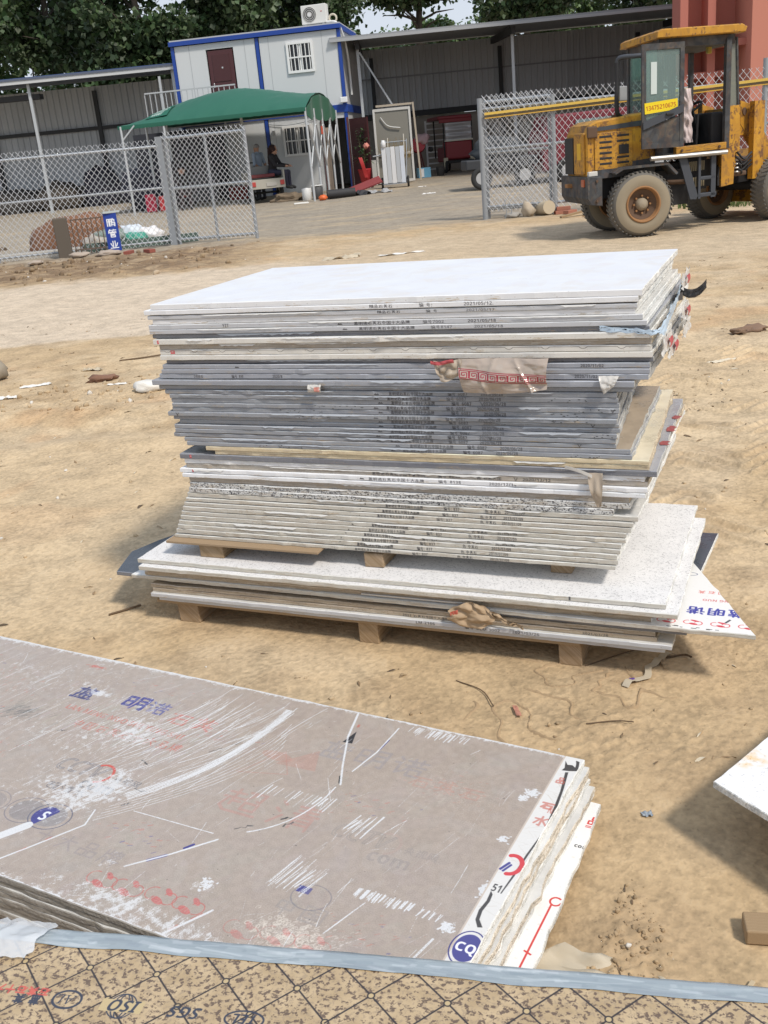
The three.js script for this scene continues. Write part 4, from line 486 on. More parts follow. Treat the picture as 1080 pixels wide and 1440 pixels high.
  g.fillStyle = blue; g.beginPath(); g.ellipse(X(-0.006), Y(0.566), 25, 34, 0, 0, 7); g.fill(); g.strokeStyle = css(0.06, 0.06, 0.2); g.lineWidth = 2.5; g.beginPath(); g.ellipse(X(-0.006), Y(0.566), 31, 42, 0, 0, 7); g.stroke(); g.fillStyle = css(0.85, 0.85, 0.86); g.font = 'bold 30px sans-serif'; g.fillText('CQ', X(-0.006) - 23, Y(0.566) + 11);
  return { tex: ctex(c), uv: (s, n) => [((s - GO[0] + 1.81) * S) / W, 1 - ((n - GO[1] + 0.008) * S) / Hh] };
})();
const streakTex = (() => { const [c, g] = canvas(512, 128); g.fillStyle = css(0.31, 0.285, 0.25); g.fillRect(0, 0, 512, 128); for (let i = 0; i < 500; i++) { const t = rr(-0.15, 0.2); g.fillStyle = css(0.31 + t, 0.285 + t * 0.97, 0.25 + t * 0.92, 0.35); g.fillRect(rr(-50, 512), rr(0, 128), rr(8, 160), rr(1, 6)); } return ctex(c, [1.3, 9]); })();
const mEndCream = new THREE.MeshStandardMaterial({ map: chipTex, color: rgb(0.86, 0.78, 0.68), bumpMap: chipBump, bumpScale: 0.008, roughness: 0.95 });
const mSide = new THREE.MeshStandardMaterial({ map: streakTex, roughness: 0.9, bumpMap: chipBump, bumpScale: 0.003 });
{
  const mTop = new THREE.MeshPhysicalMaterial({ map: greyTop.tex, roughness: 0.42, roughnessMap: smearTex });
  const L = -2.12, rects = [ // end u, near v, far v, top height
    [0.012, 0.744, 0, 0.130], [0.018, 0.742, 0.004, 0.1165], [0.024, 0.745, 0.008, 0.1035], [0.020, 0.744, 0.006, 0.0905], [0.034, 0.746, 0.012, 0.0775], [0.03, 0.744, 0.01, 0.0645], [0.075, 0.742, 0.03, 0.0515], [0.05, 0.745, 0.02, 0.0385], [0.03, 0.74, 0.02, 0.0255]];
  const printTex = (() => { const [c, g] = canvas(512, 1024), S = 1024 / 0.75, X = (u) => (u + 0.28) * S, Y = (v) => v * S; g.fillStyle = css(0.80, 0.79, 0.77); g.fillRect(0, 0, 512, 1024); for (let i = 0; i < 300; i++) { g.fillStyle = css(0.55, 0.45, 0.35, rr(0.05, 0.3)); g.fillRect(rr(0, 512), rr(0, 1024), rr(1, 9), rr(1, 9)); } const r = css(0.62, 0.07, 0.06); write(g, '品', X(0.045), Y(0.075), 34, 36, r, 5); g.fillStyle = r; g.fillRect(X(0.045), Y(0.105), 34, 3); g.fillRect(X(0.045), Y(0.109), 34, 3); g.fillStyle = css(0.04, 0.04, 0.04); g.font = 'bold 20px sans-serif'; g.fillText('com', X(0.042), Y(0.175)); g.strokeStyle = r; g.lineWidth = 5; g.beginPath(); g.arc(X(0.06), Y(0.33), 14, 0, 5.5); g.stroke(); g.beginPath(); g.moveTo(X(0.055), Y(0.34)); g.lineTo(X(0.055), Y(0.62)); g.stroke(); g.beginPath(); g.moveTo(X(0.048), Y(0.46)); g.lineTo(X(0.063), Y(0.465)); g.stroke(); return ctex(c); })();
  const mPrint = new THREE.MeshStandardMaterial({ map: printTex, roughness: 0.35 });
  const lab = ['scuffed taupe film-covered stone board with worn red and blue prints', 'second', 'third', 'fourth', 'fifth', 'sixth', 'white printed stone board sticking out low in the scuffed pile', 'eighth', 'lowest'];
  rects.forEach(([u1, v1, v0, top], i) => {
    const below = i < 8 ? rects[i + 1][3] : 0.0125, sk = rr(-0.004, 0.004), o = [[GO[0] + L + rr(-0.02, 0.02), GO[1] + v0], [GO[0] + u1 + (i === 6 ? -0.02 : sk), GO[1] + v0], [GO[0] + u1 + (i === 6 ? 0.015 : 0), GO[1] + v1], [GO[0] + L, GO[1] + v1]];
    const uvP = (s, n) => [(s - GO[0] + 0.28) / 0.375, 1 - (n - GO[1]) / 0.75];
    placeBoard(GRY, o, below, top - below - 0.0005, [mSide, i === 0 ? mTop : i === 6 ? mPrint : mTopLight, i === 0 || i === 6 ? mEnd : pick([mEndCream, mEnd, mEndCream])], i === 0 || i === 6 ? lab[i] : `rough brown-edged stone board, ${lab[i]} in the pile under the scuffed board`, 'boards of the scuffed pile', { sideChip: 0.9, seed: 80 + i, chip: i === 0 ? 0.0015 : 0.0034, topUV: i === 0 ? greyTop.uv : i === 6 ? uvP : undefined });
  });
  for (const [u, w] of [[-0.2, 'the printed end of the scuffed pile'], [-1.0, 'the middle of the scuffed pile'], [-1.85, 'the far end of the scuffed pile']]) { const [x, z] = unframe(GRY, GO[0] + u, GO[1] + 0.37); single('wood_strip', rb(0.05, 0.017, 0.64, 0.003), mWood, 'thin wood strip bedded in sand under ' + w, 'wood strip', [x, 0.004, z], -GRY.yaw, 'strips under the scuffed pile'); }
}
// ---------------------------------------------------------------- brown granite-pattern board at the camera's feet
const BRN = { yaw: 13.2 * D2R }; BRN.e = [Math.cos(BRN.yaw), Math.sin(BRN.yaw)]; BRN.n = [-Math.sin(BRN.yaw), Math.cos(BRN.yaw)];
const BO = [-0.898, -1.047];
{
  const W = 2048, Hh = 640, S = 1500, u0 = -0.12, v0 = -0.01, X = (u) => (u - u0) * S, Y = (v) => (v - v0) * S; const [c, g] = canvas(W, Hh), im = g.createImageData(W, Hh), d = im.data;
  for (let j = 0; j < Hh; j++) for (let i = 0; i < W; i++) {
    const a = fbm(i * 0.045, j * 0.055 + 50, 4), b = n2(i * 0.17, j * 0.2), t = fbm(i * 0.012 + 9, j * 0.012, 3); let cc = [0.475 + 0.12 * t, 0.35 + 0.10 * t, 0.20 + 0.07 * t];
    const k = smooth(0.10, 0.34, a + 0.16 * b), k2 = smooth(0.1, 0.5, n2(i * 0.07 + 70, j * 0.08) * 0.7 + 0.3 * b);
    const br = [0.11, 0.070, 0.048], g2 = [0.31, 0.23, 0.15]; for (let q = 0; q < 3; q++) { cc[q] = lerp(cc[q], g2[q], k2 * 0.55); cc[q] = lerp(cc[q], br[q], k * 0.9); const o = (j * W + i) * 4; d[o + q] = toS(clamp(cc[q], 0, 1)); d[o + 3] = 255; }
  }
  g.putImageData(im, 0, 0);
  g.strokeStyle = css(0.03, 0.022, 0.02, 0.95); g.lineWidth = 3.6; g.lineCap = 'round';
  for (let k = -3; k < 18; k++) for (let r = 0; r < 4; r++) { // printed lozenge net: nodes every 0.1025 m, rows every 0.052 m
    const u = 0.076 + k * 0.1025 + r * 0.0515, v = 0.064 + r * 0.05 + 0.001 * k, tu = u + 0.05, tv = v - 0.048, l = (a, b, e, f) => { g.beginPath(); g.moveTo(X(a), Y(b)); g.lineTo(X(e), Y(f)); g.stroke(); };
    if (r === 0) { l(u, v, tu, tv); l(u, v, tu - 0.1025, tv); l(tu - 0.006, tv, tu + 0.006, tv + 0.001); }
    l(u, v, u + 0.0515, v + 0.05); l(u, v, u - 0.051, v + 0.05); g.save(); g.fillStyle = css(0.5, 0.38, 0.2); g.lineWidth = 3; g.beginPath(); g.arc(X(u), Y(v), 7, 0, 7); g.fill(); g.stroke(); g.restore();
  }
  const flip = (u, v, fn) => { g.save(); g.translate(X(u), Y(v)); g.rotate(Math.PI); fn(); g.restore(); }, navy = css(0.03, 0.035, 0.06, 0.95);
  flip(0.173, 0.122, () => { g.strokeStyle = navy; g.lineWidth = 5; g.beginPath(); g.ellipse(0, 0, 31, 22, 0, 0, 7); g.stroke(); g.fillStyle = navy; g.font = 'italic 32px serif'; g.fillText('AL', -19, 11); });
  flip(0.255, 0.124, () => { g.strokeStyle = navy; g.lineWidth = 2.5; g.beginPath(); g.arc(0, 0, 30, 0, 7); g.stroke(); for (const k of [10, 20]) { g.beginPath(); g.ellipse(0, 0, k, 30, 0, 0, 7); g.stroke(); } g.beginPath(); g.moveTo(-30, -12); g.lineTo(30, -12); g.moveTo(-30, 12); g.lineTo(30, 12); g.stroke(); g.fillStyle = css(0.52, 0.4, 0.21); g.fillRect(-46, -15, 92, 30); g.fillStyle = navy; g.font = 'italic bold 40px sans-serif'; g.fillText('ISO', -40, 15); });
  flip(0.342, 0.124, () => { g.fillStyle = navy; g.font = 'italic bold 38px sans-serif'; g.fillText('SGS', -42, 13); });
  flip(0.43, 0.126, () => { g.strokeStyle = navy; g.lineWidth = 4; g.beginPath(); g.ellipse(0, 0, 40, 20, 0, 0, 7); g.stroke(); g.fillStyle = navy; g.font = 'italic bold 32px sans-serif'; g.fillText('TEL', -28, 12); });
  flip(0.135, 0.112, () => write(g, '石英石十大', -10, -14, 24, 22, css(0.6, 0.08, 0.06, 0.8), 4)); flip(0.13, 0.128, () => { write(g, '蓝英', -8, -12, 24, 24, navy, 4, 1.5); });
  const mB = new THREE.MeshPhysicalMaterial({ map: ctex(c), roughness: 0.32, clearcoat: 0.5, clearcoatRoughness: 0.28 });
  const uv = (s, n) => [X(s - BO[0]) / W, 1 - Y(n - BO[1]) / Hh];
  const b = placeBoard(BRN, [[BO[0] - 0.45, BO[1]], [BO[0] + 1.5, BO[1]], [BO[0] + 1.5, BO[1] + 0.72], [BO[0] - 0.45, BO[1] + 0.72]], 0.285, 0.015, [mSide, mB, mEnd], 'brown speckled stone board under film printed with a dark lozenge net', undefined, { seed: 99, chip: 0.0008, topUV: uv });
  // clear tape folded over its far edge
  const tex = (() => { const [c2, h] = canvas(1024, 64); h.fillStyle = css(0.30, 0.345, 0.37); h.fillRect(0, 0, 1024, 64); for (let i = 0; i < 700; i++) { h.fillStyle = pick([css(0.46, 0.50, 0.52, rr(0.1, 0.5)), css(0.23, 0.27, 0.30, rr(0.1, 0.5)), css(0.62, 0.66, 0.68, rr(0.05, 0.4))]); h.save(); h.translate(rr(0, 1024), rr(0, 64)); h.rotate(rr(-0.4, 0.4)); h.fillRect(0, 0, rr(2, 46), rr(1, 9)); h.restore(); } return ctex(c2); })();
  const mTape = new THREE.MeshPhysicalMaterial({ map: tex, roughness: 0.28, clearcoat: 0.4, clearcoatRoughness: 0.2 });
  const tape = sheet((u, v) => { const s = lerp(-0.975, 0.975, u), w = 0.027 + 0.004 * n2(u * 9, 3) + 0.004 * (1 - u), k = v * (w + 0.02) - 0.02, off = 0.0007 + 0.0006 * (1 + n2(u * 40, v * 3)); return k < 0 ? [s, 0.015 + k + 0.0005, -0.36 - off] : [s, 0.015 + off, -0.36 + k]; }, 160, 12, 0.0003);
  part('edge_tape', tape, mTape, b).userData.label = 'blue-grey clear tape folded over the edge';
  const mFilm = new THREE.MeshPhysicalMaterial({ color: rgb(0.86, 0.88, 0.9), roughness: 0.25, transparent: true, opacity: 0.4, clearcoat: 0.6 });
  const film = sheet((u, v) => [-0.555 + u * 0.115 + 0.01 * n2(v * 3, 2), 0.0185 + 0.012 * Math.sin(v * 2.6) * (0.7 + 0.3 * n2(u * 2, v * 1.5)) + 0.0012 * n2(u * 4, v * 4), -0.37 + v * 0.075 + 0.006 * n2(u * 5, 9)], 22, 14, 0.0002); part('loose_film', film, mFilm, b).userData.label = 'loose flap of clear film';
  for (let i = 0; i < 9; i++) { const y = 0.285 - (i + 1) * 0.0235; const o = [[BO[0] - 0.4 + rr(-0.02, 0.02), BO[1] + 0.14 + rr(-0.01, 0.01)], [BO[0] + 1.44 + rr(-0.02, 0.02), BO[1] + 0.14], [BO[0] + 1.44, BO[1] + 0.70], [BO[0] - 0.4, BO[1] + 0.70]]; placeBoard(BRN, o, y, 0.023, [mSide, mTopTan, mEnd], `plain stone board, ${ORD[i + 1] ?? 'lowest'} in the pile topped by the brown speckled board`, 'boards under the brown speckled board', { seed: 120 + i }); }
  for (const k of [0.1, 1.0]) { const [x, z] = unframe(BRN, BO[0] + k, BO[1] + 0.42); single('timber_block', rb(0.08, 0.078, 0.5, 0.004), mWood, k < 0.5 ? 'timber under the brown board pile beside the scuffed pile' : 'timber under the brown board pile beside the bare earth', 'timber block', [x, 0.034, z], -BRN.yaw); }
}
// ---------------------------------------------------------------- white board with a stained corner on timber
{
  const W0 = { yaw: 0, e: [1, 0], n: [0, 1] };
  const stain = (() => { const [c, g] = canvas(512, 512); const im = g.createImageData(512, 512); for (let j = 0; j < 512; j++) for (let i = 0; i < 512; i++) { const q = j * 512 + i, r = Math.hypot((i - 100) * 0.8, j - 205) + 22 * noiseA[q]; let v = 0.82 + 0.05 * noiseA[q] - (noiseC[q] < -0.41 ? 0.2 : 0), k = (1 - smooth(4, 30, r)) * (0.45 + noiseB[q]); im.data.set([toS(clamp(v, 0, 1)), toS(clamp(v * 0.99 - 0.2 * Math.max(0, k), 0, 1)), toS(clamp(v * 0.98 - 0.42 * Math.max(0, k), 0, 1)), 255], q * 4); } g.putImageData(im, 0, 0); return ctex(c); })();
  const m = new THREE.MeshStandardMaterial({ map: stain, roughness: 0.6 }), h = 0.15, C = [0.584, -1.609], a = -39.4 * D2R, b = 62 * D2R, P = (k, t) => [C[0] + Math.cos(t) * k, C[1] + Math.sin(t) * k];
  const A = P(1.3, a), B = P(0.75, b), E = [A[0] + B[0] - C[0], A[1] + B[1] - C[1]];
  const uv = (x, z) => [(x - C[0] + 0.06) / 0.7, 1 - (z - C[1] + 0.35) / 0.7];
  placeBoard(W0, [C, A, E, B], h - 0.016, 0.0155, [mSide, m, mEnd], 'white stone board with a rust-stained corner on timber blocks', undefined, { seed: 140, chip: 0.002, topUV: uv });
  const sh2 = (q, t) => [C, A, E, B].map((p, i) => [p[0] + [0.11, 0.03, 0.0, 0.06][i] + t, p[1] + [0.02, 0.02, 0.0, 0.0][i]]);
  for (let i = 0; i < 6; i++) placeBoard(W0, sh2(0, i * 0.006), h - 0.016 - (i + 1) * 0.0165, 0.016, [mSide, mTopLight, mEnd], `plain stone board, ${ORD[i + 1]} in the pile topped by the rust-stained board`, 'boards under the stained board', { seed: 150 + i, chip: 0.003 });
  const blk = (x, z, len, t, label) => single('timber_block', rb(len, 0.030, 0.05, 0.004), mWoodPale, label, 'timber block', [x, 0.0145, z], t);
  blk(0.735, -1.335, 0.36, -12 * D2R, 'pale sawn timber end sticking out under the stained board pile'); blk(1.15, -1.65, 0.5, -20 * D2R, 'sawn timber hidden under the back of the stained board pile');
}

// ---------------------------------------------------------------- film, tape and paper caught on the stacks
const onStack = (name, label, category, s, h, n) => { const [x, z] = unframe(STK, s, n); return thing(name, label, category, [x, h, z], -STK.yaw); };
const mTanFilm = new THREE.MeshPhysicalMaterial({ color: rgb(0.52, 0.43, 0.33), roughness: 0.38, transmission: 0.25, thickness: 0, clearcoat: 0.3 }), mPaleFilm = new THREE.MeshPhysicalMaterial({ color: rgb(0.74, 0.71, 0.66), roughness: 0.35, transmission: 0.25, thickness: 0 }), mKraft = std(0.42, 0.30, 0.185, 0.75), mRedInk = std(0.44, 0.075, 0.08, 0.5), mBlueFilm = new THREE.MeshPhysicalMaterial({ color: rgb(0.50, 0.62, 0.74), roughness: 0.35 }), mGalvStrip = std(0.6, 0.6, 0.6, 0.35, 0.6), mBlackFilm = std(0.06, 0.055, 0.055, 0.5);
{
  const [c, g] = canvas(768, 384); g.fillStyle = css(0.66, 0.56, 0.47); g.fillRect(0, 0, 768, 384); const rd = css(0.50, 0.05, 0.07);
  for (let i = 0; i < 90; i++) { g.fillStyle = pick([css(0.74, 0.66, 0.58, rr(0.05, 0.25)), css(0.52, 0.43, 0.35, rr(0.05, 0.25))]); g.beginPath(); g.ellipse(rr(0, 768), rr(0, 384), rr(6, 80), rr(4, 30), rr(0, 3), 0, 7); g.fill(); }
  g.save(); g.translate(0, 176); g.transform(1, -0.13, 0, 1, 0, 0); g.fillStyle = rd; g.fillRect(0, 0, 768, 9); g.fillRect(0, 104, 768, 9); g.strokeStyle = rd; g.lineWidth = 9;
  for (let k = 0; k < 9; k++) { const x = 8 + k * 86; g.beginPath(); for (const [a, b, d, e] of [[0, 20, 0, 92], [0, 20, 62, 20], [62, 20, 62, 74], [20, 74, 62, 74], [20, 42, 20, 74], [20, 42, 42, 42], [42, 42, 42, 58], [0, 92, 80, 92], [78, 20, 78, 92]]) { g.moveTo(x + a, b); g.lineTo(x + d, e); } g.stroke(); } g.restore();
  const m = new THREE.MeshPhysicalMaterial({ map: ctex(c), roughness: 0.14, clearcoat: 1, clearcoatRoughness: 0.06, transmission: 0.45, thickness: 0 });
  const t = onStack('plastic_wrap', 'clear tan plastic wrap with a red meander band hanging from the tall stack', 'plastic wrap', -0.735, 0.745, -2.406);
  const ridge = (p, w) => Math.exp(-Math.abs(p) / w), fold = (u, v) => 0.010 * ridge(u - 0.20 - 0.10 * v, 0.035) * v + 0.012 * ridge(u - 0.62 - 0.22 * v, 0.03) * (0.3 + v) + 0.007 * ridge(u - 0.40 + 0.1 * v, 0.03) * (1 - v) + 0.006 * ridge(v - 0.5 - 0.2 * u, 0.05) + 0.009 * n2(u * 1.6 + 3, v * 1.4) + 0.0015 * n2(u * 6, v * 5);
  part('sheet', sheet((u, v) => [lerp(-0.098 + 0.012 * v, 0.137 - 0.004 * v, u), lerp(0.082, -0.004 - 0.006 * Math.sin(u * 3.1) + 0.010 * u, v), 0.006 + 0.024 * Math.sin(Math.min(1, v * 1.15) * 2.5) + Math.max(-0.004, fold(u, v))], 70, 40, 0.0003), m, t);
  part('torn_corner', sheet((u, v) => [lerp(-0.165, -0.088, u) + 0.02 * v * (1 - u), lerp(0.078, 0.026 + 0.012 * u, v) - 0.004 * Math.sin(u * 5), 0.012 + 0.014 * Math.abs(n2(u * 1.6, v * 1.2)) + 0.008 * v], 20, 14, 0.0003), mTanFilm, t);
  part('red_rim', sheet((u, v) => [lerp(-0.168, -0.105, u), 0.081 - 0.009 * v - 0.003 * Math.sin(u * 5), 0.026 + 0.003 * n2(u * 3, v)], 12, 3, 0.0003), mRedInk, t);
}
{
  let t = onStack('film_scrap', 'small folded beige film scrap on the blue-grey edges of the tall stack', 'film scrap', -0.452, 0.765, -2.414); part('leaf', sheet((u, v) => [lerp(-0.026, 0.024, u) * (1 - 0.5 * v), lerp(0.014, -0.030 + 0.02 * u, v), 0.004 + 0.012 * Math.sin(v * 2.5) + 0.004 * n2(u * 3, v * 3)], 10, 10, 0.0003), mPaleFilm, t);
  t = onStack('film_strip', 'tan film strip dangling over white and brown board edges', 'film strip', -0.492, 0.472, -2.416); part('tail', sheet((u, v) => [lerp(-0.018, 0.02, u) * (1 - 0.75 * v * v) + 0.010 * v, lerp(0.055, -0.036, v), 0.004 + 0.012 * Math.sin(v * 3) + 0.004 * n2(u * 1.5, v * 1.5)], 10, 18, 0.0003), mTanFilm, t);
  part('curl', sheet((u, v) => [lerp(-0.075, -0.005, u), 0.070 - 0.022 * u * u + (v - 0.5) * 0.009, 0.012 + 0.006 * Math.sin(u * 3)], 16, 4, 0.0003), mPaleFilm, t);
  t = onStack('film_scrap', 'cream film scrap with a red tint stuck low on the blue-grey board edges', 'film scrap', -1.262, 0.742, -2.414); part('leaf', sheet((u, v) => [lerp(-0.02, 0.02, u), lerp(0.012, -0.009, v), 0.004 + 0.007 * Math.sin(v * 2.8) + 0.003 * n2(u * 4, v * 4)], 10, 8, 0.0003), mPaleFilm, t); part('red_spot', sheet((u, v) => [lerp(0.002, 0.018, u), lerp(0.007, -0.006, v), 0.0125 + 0.003 * n2(u, v)], 4, 4, 0.0002), std(0.6, 0.25, 0.2, 0.5), t);
  t = onStack('kraft_scrap', 'crumpled brown kraft scrap with a red spot jammed in the low stack', 'kraft scrap', -0.80, 0.128, -2.330); t.scale.set(0.78, 0.82, 0.8);
  part('crumple', sheet((u, v) => [lerp(-0.10, 0.06, u) + 0.012 * n2(v * 3, 1), lerp(0.050, -0.030, v) * (0.45 + 0.75 * Math.sin(u * 3.0)) + 0.003 * n2(u * 3, v * 3), 0.006 + 0.020 * Math.abs(n2(u * 1.3 + 4, v * 1.1)) + 0.010 * Math.sin(v * 3.1) + 0.007 * Math.abs(n2(u * 3.7, v * 3.1))], 24, 18, 0.0004), mKraft, t);
  part('twist', sheet((u, v) => [lerp(0.045, 0.165, u), 0.022 - 0.045 * u + (v - 0.5) * 0.02 * (1 - 0.5 * u) + 0.006 * Math.sin(u * 9), 0.014 + 0.008 * n2(u * 6, v * 2)], 20, 4, 0.0004), mKraft, t); part('red_spot', sheet((u, v) => [lerp(-0.092, -0.064, u), lerp(0.022, -0.006, v) + 0.01 * u, 0.030 + 0.004 * n2(u * 2, v * 2)], 5, 5, 0.0003), std(0.5, 0.11, 0.07, 0.6), t);
  { const [x, z] = unframe(STK, -0.98, -2.336); single('metal_strip', rb(0.34, 0.006, 0.008, 0.002), mGalvStrip, 'thin bright metal strip caught in the front of the low stack', 'metal strip', [x, 0.162, z], -STK.yaw); }
  // blue film and black tape at the torn corner of the tall stack
  t = onStack('torn_tape', 'torn blue film and black tape wrapped round a corner of the tall stack', 'tape', -0.36, 0.894, -2.43);
  const path = [[-0.13, 0.0, 0.012], [-0.06, -0.004, 0.015], [0.0, -0.010, 0.014], [0.018, -0.006, -0.02], [0.012, 0.004, -0.10], [0.012, 0.010, -0.20], [0.008, 0.012, -0.30], [-0.002, 0.016, -0.42], [0.004, 0.026, -0.52]].map((p) => V(...p)), cv = new THREE.CatmullRomCurve3(path);
  part('blue_film', sheet((u, v) => { const p = cv.getPoint(u), w = 0.010 + 0.034 * smooth(0.28, 0.4, u); return [p.x + 0.014 + 0.010 * smooth(0.3, 0.5, u) * v + 0.004 * n2(u * 20, v * 4), p.y + (v - 0.5) * w + 0.004 * n2(u * 16, v * 3), p.z + 0.004 * n2(u * 12, 5)]; }, 60, 6, 0.0004), mBlueFilm, t);
  part('black_tail', sheet((u, v) => [0.012 + 0.075 * u, 0.018 - 0.022 * Math.sin(u * 2.4) + 0.03 * u * u + (v - 0.5) * 0.024, -0.46 + 0.02 * u + 0.006 * n2(u * 4, v * 3)], 18, 5, 0.0005), mBlackFilm, t);
  part('black_bit', sheet((u, v) => [0.016 + 0.02 * u, 0.006 + 0.02 * v, -0.30 - 0.05 * u], 5, 4, 0.0005), mBlackFilm, t);
  // torn film left on the sawn ends
  const ends = [[-0.345, 0.935, -2.95, 'red-marked film rag near the top of the sawn end of the tall stack', 1], [-0.333, 0.862, -2.86, 'red-marked film rag below the black tape on the sawn end', 1], [-0.336, 0.845, -2.52, 'small red film rag at the front of the sawn end', 1], [-0.335, 0.815, -2.62, 'film rag with a red corner above the grey sawn ends', 1], [-0.34, 0.80, -2.95, 'pale film rag over the grey sawn ends', 0]];
  for (const [s, h, n, lab, r] of ends) { const q = onStack('film_rag', lab, 'film rag', s, h, n); q.userData.group = 'film rags on the sawn end'; part('rag', sheet((u, v) => [0.004 + 0.010 * Math.abs(n2(u * 4 + s * 90, v * 3)), lerp(0.014, -0.022, v) + 0.008 * n2(u * 5 + h * 50, 2), lerp(-0.09, 0.09, u)], 16, 6, 0.0003), mPaleFilm, q); if (r) part('red_mark', sheet((u, v) => [0.0165 + 0.003 * n2(u * 2, v), lerp(0.008, -0.014, v), lerp(-0.02, 0.025, u)], 4, 4, 0.0003), mRedInk, q); }
  for (const [z, w] of [[-2.92, 0.03], [-2.80, 0.045], [-2.66, 0.03]]) { const [x, zz] = unframe(STK, -0.352, z); const q = single('red_film_patch', sheet((u, v) => [lerp(-0.011, 0.010, u) + 0.006 * n2(v * 3 + z, 2), 0.0006 + 0.0004 * n2(u * 4, v * 4), lerp(-w, w, v) * (0.55 + 0.2 * n2(u * 3, z)) ], 8, 8, 0.0002), mRedInk, 'faded red film patch on the dark board sticking out under the tan boards', 'film patch', [x, 0.5356, zz], -STK.yaw, 'red patches on the dark board'); q.material = std(0.33, 0.085, 0.085, 0.6); }
}
// ---------------------------------------------------------------- litter and stones on the sand
const gh = groundHeight;
function litter(name, label, cat, x, z, geo, mat, group, turn = 0, lift = 0) { return single(name, geo, mat, label, cat, [x, gh(x, z) + lift, z], turn, group); }
const crumple = (w, d, h, seed) => sheet((u, v) => [lerp(-w / 2, w / 2, u) + 0.08 * w * n2(v * 3 + seed, 1), 0.003 + h * Math.max(0, n2(u * 2.2 + seed, v * 2.2)) + 0.15 * h * n2(u * 6 + seed, v * 6), lerp(-d / 2, d / 2, v) + 0.08 * d * n2(u * 3 + seed, 7)], 18, 14, 0.0006);
const mSandFilm = std(0.37, 0.26, 0.15, 0.85), mDirtyFilm = std(0.50, 0.43, 0.32, 0.6), mTwig = std(0.13, 0.085, 0.05, 0.9), mPaper = std(0.72, 0.70, 0.66, 0.8);
{ // film half buried between the two stacks: only its folds come out of the earth
  const buried = (x, z, w, d, seed, label, t) => single('buried_film', sheet((u, v) => { const a = lerp(-w / 2, w / 2, u) + 0.03 * n2(v * 2 + seed, 1), b = lerp(-d / 2, d / 2, v), ca = Math.cos(t), sa = Math.sin(t), wx = x + ca * a + sa * b, wz = z - sa * a + ca * b; const r = 1 - Math.abs(n2(u * 1.7 + seed, v * 1.1)); const rim = Math.min(u, 1 - u, v, 1 - v); return [ca * a + sa * b, gh(wx, wz) - 0.008 + 0.0145 * Math.pow(r, 11) - 0.01 * (1 - smooth(0, 0.12, rim)), -sa * a + ca * b]; }, 90, 70, 0.0005), mSandFilm, label, 'plastic film', [x, 0, z], 0, 'film half buried between the stacks');
  buried(0.30, -2.14, 0.34, 0.30, 3, 'sand-coloured film half buried in front of the low stack', 0.3); buried(0.40, -2.33, 0.30, 0.16, 13, 'strip of film half buried beside the timber of the low stack', -0.5); buried(0.62, -2.22, 0.3, 0.22, 23, 'crumpled film half buried beyond the pointed printed board', 0.8);
  litter('film_strip', 'long torn film strip on the sand beside the pointed printed board', 'film strip', 0.66, -2.30, sheet((u, v) => [lerp(-0.11, 0.11, u), 0.004 + 0.012 * Math.abs(n2(u * 4, 2)), 0.02 * (v - 0.5) + 0.02 * n2(u * 2, 5)], 26, 5, 0.0005), mDirtyFilm, undefined, 0.75);
  litter('plastic_sheet', 'crumpled cream plastic sheet beside the brown speckled board', 'plastic sheet', 0.235, -1.315, crumple(0.26, 0.10, 0.022, 8), mDirtyFilm, undefined, -0.25);
  litter('film_tag', 'red film tag lying between the stacks', 'film tag', 0.285, -2.17, sheet((u, v) => [lerp(-0.006, 0.006, u), 0.009 + 0.003 * n2(u, v * 3), lerp(-0.026, 0.026, v)], 4, 10, 0.0004), std(0.44, 0.20, 0.14, 0.7), undefined, 0.1);
  litter('film_tag', 'small violet film tag by the long torn strip', 'film tag', 0.60, -2.26, sheet((u, v) => [lerp(-0.007, 0.007, u), 0.007 + 0.003 * n2(u, v * 3), lerp(-0.006, 0.006, v)], 4, 6, 0.0004), std(0.12, 0.06, 0.25, 0.5));
}
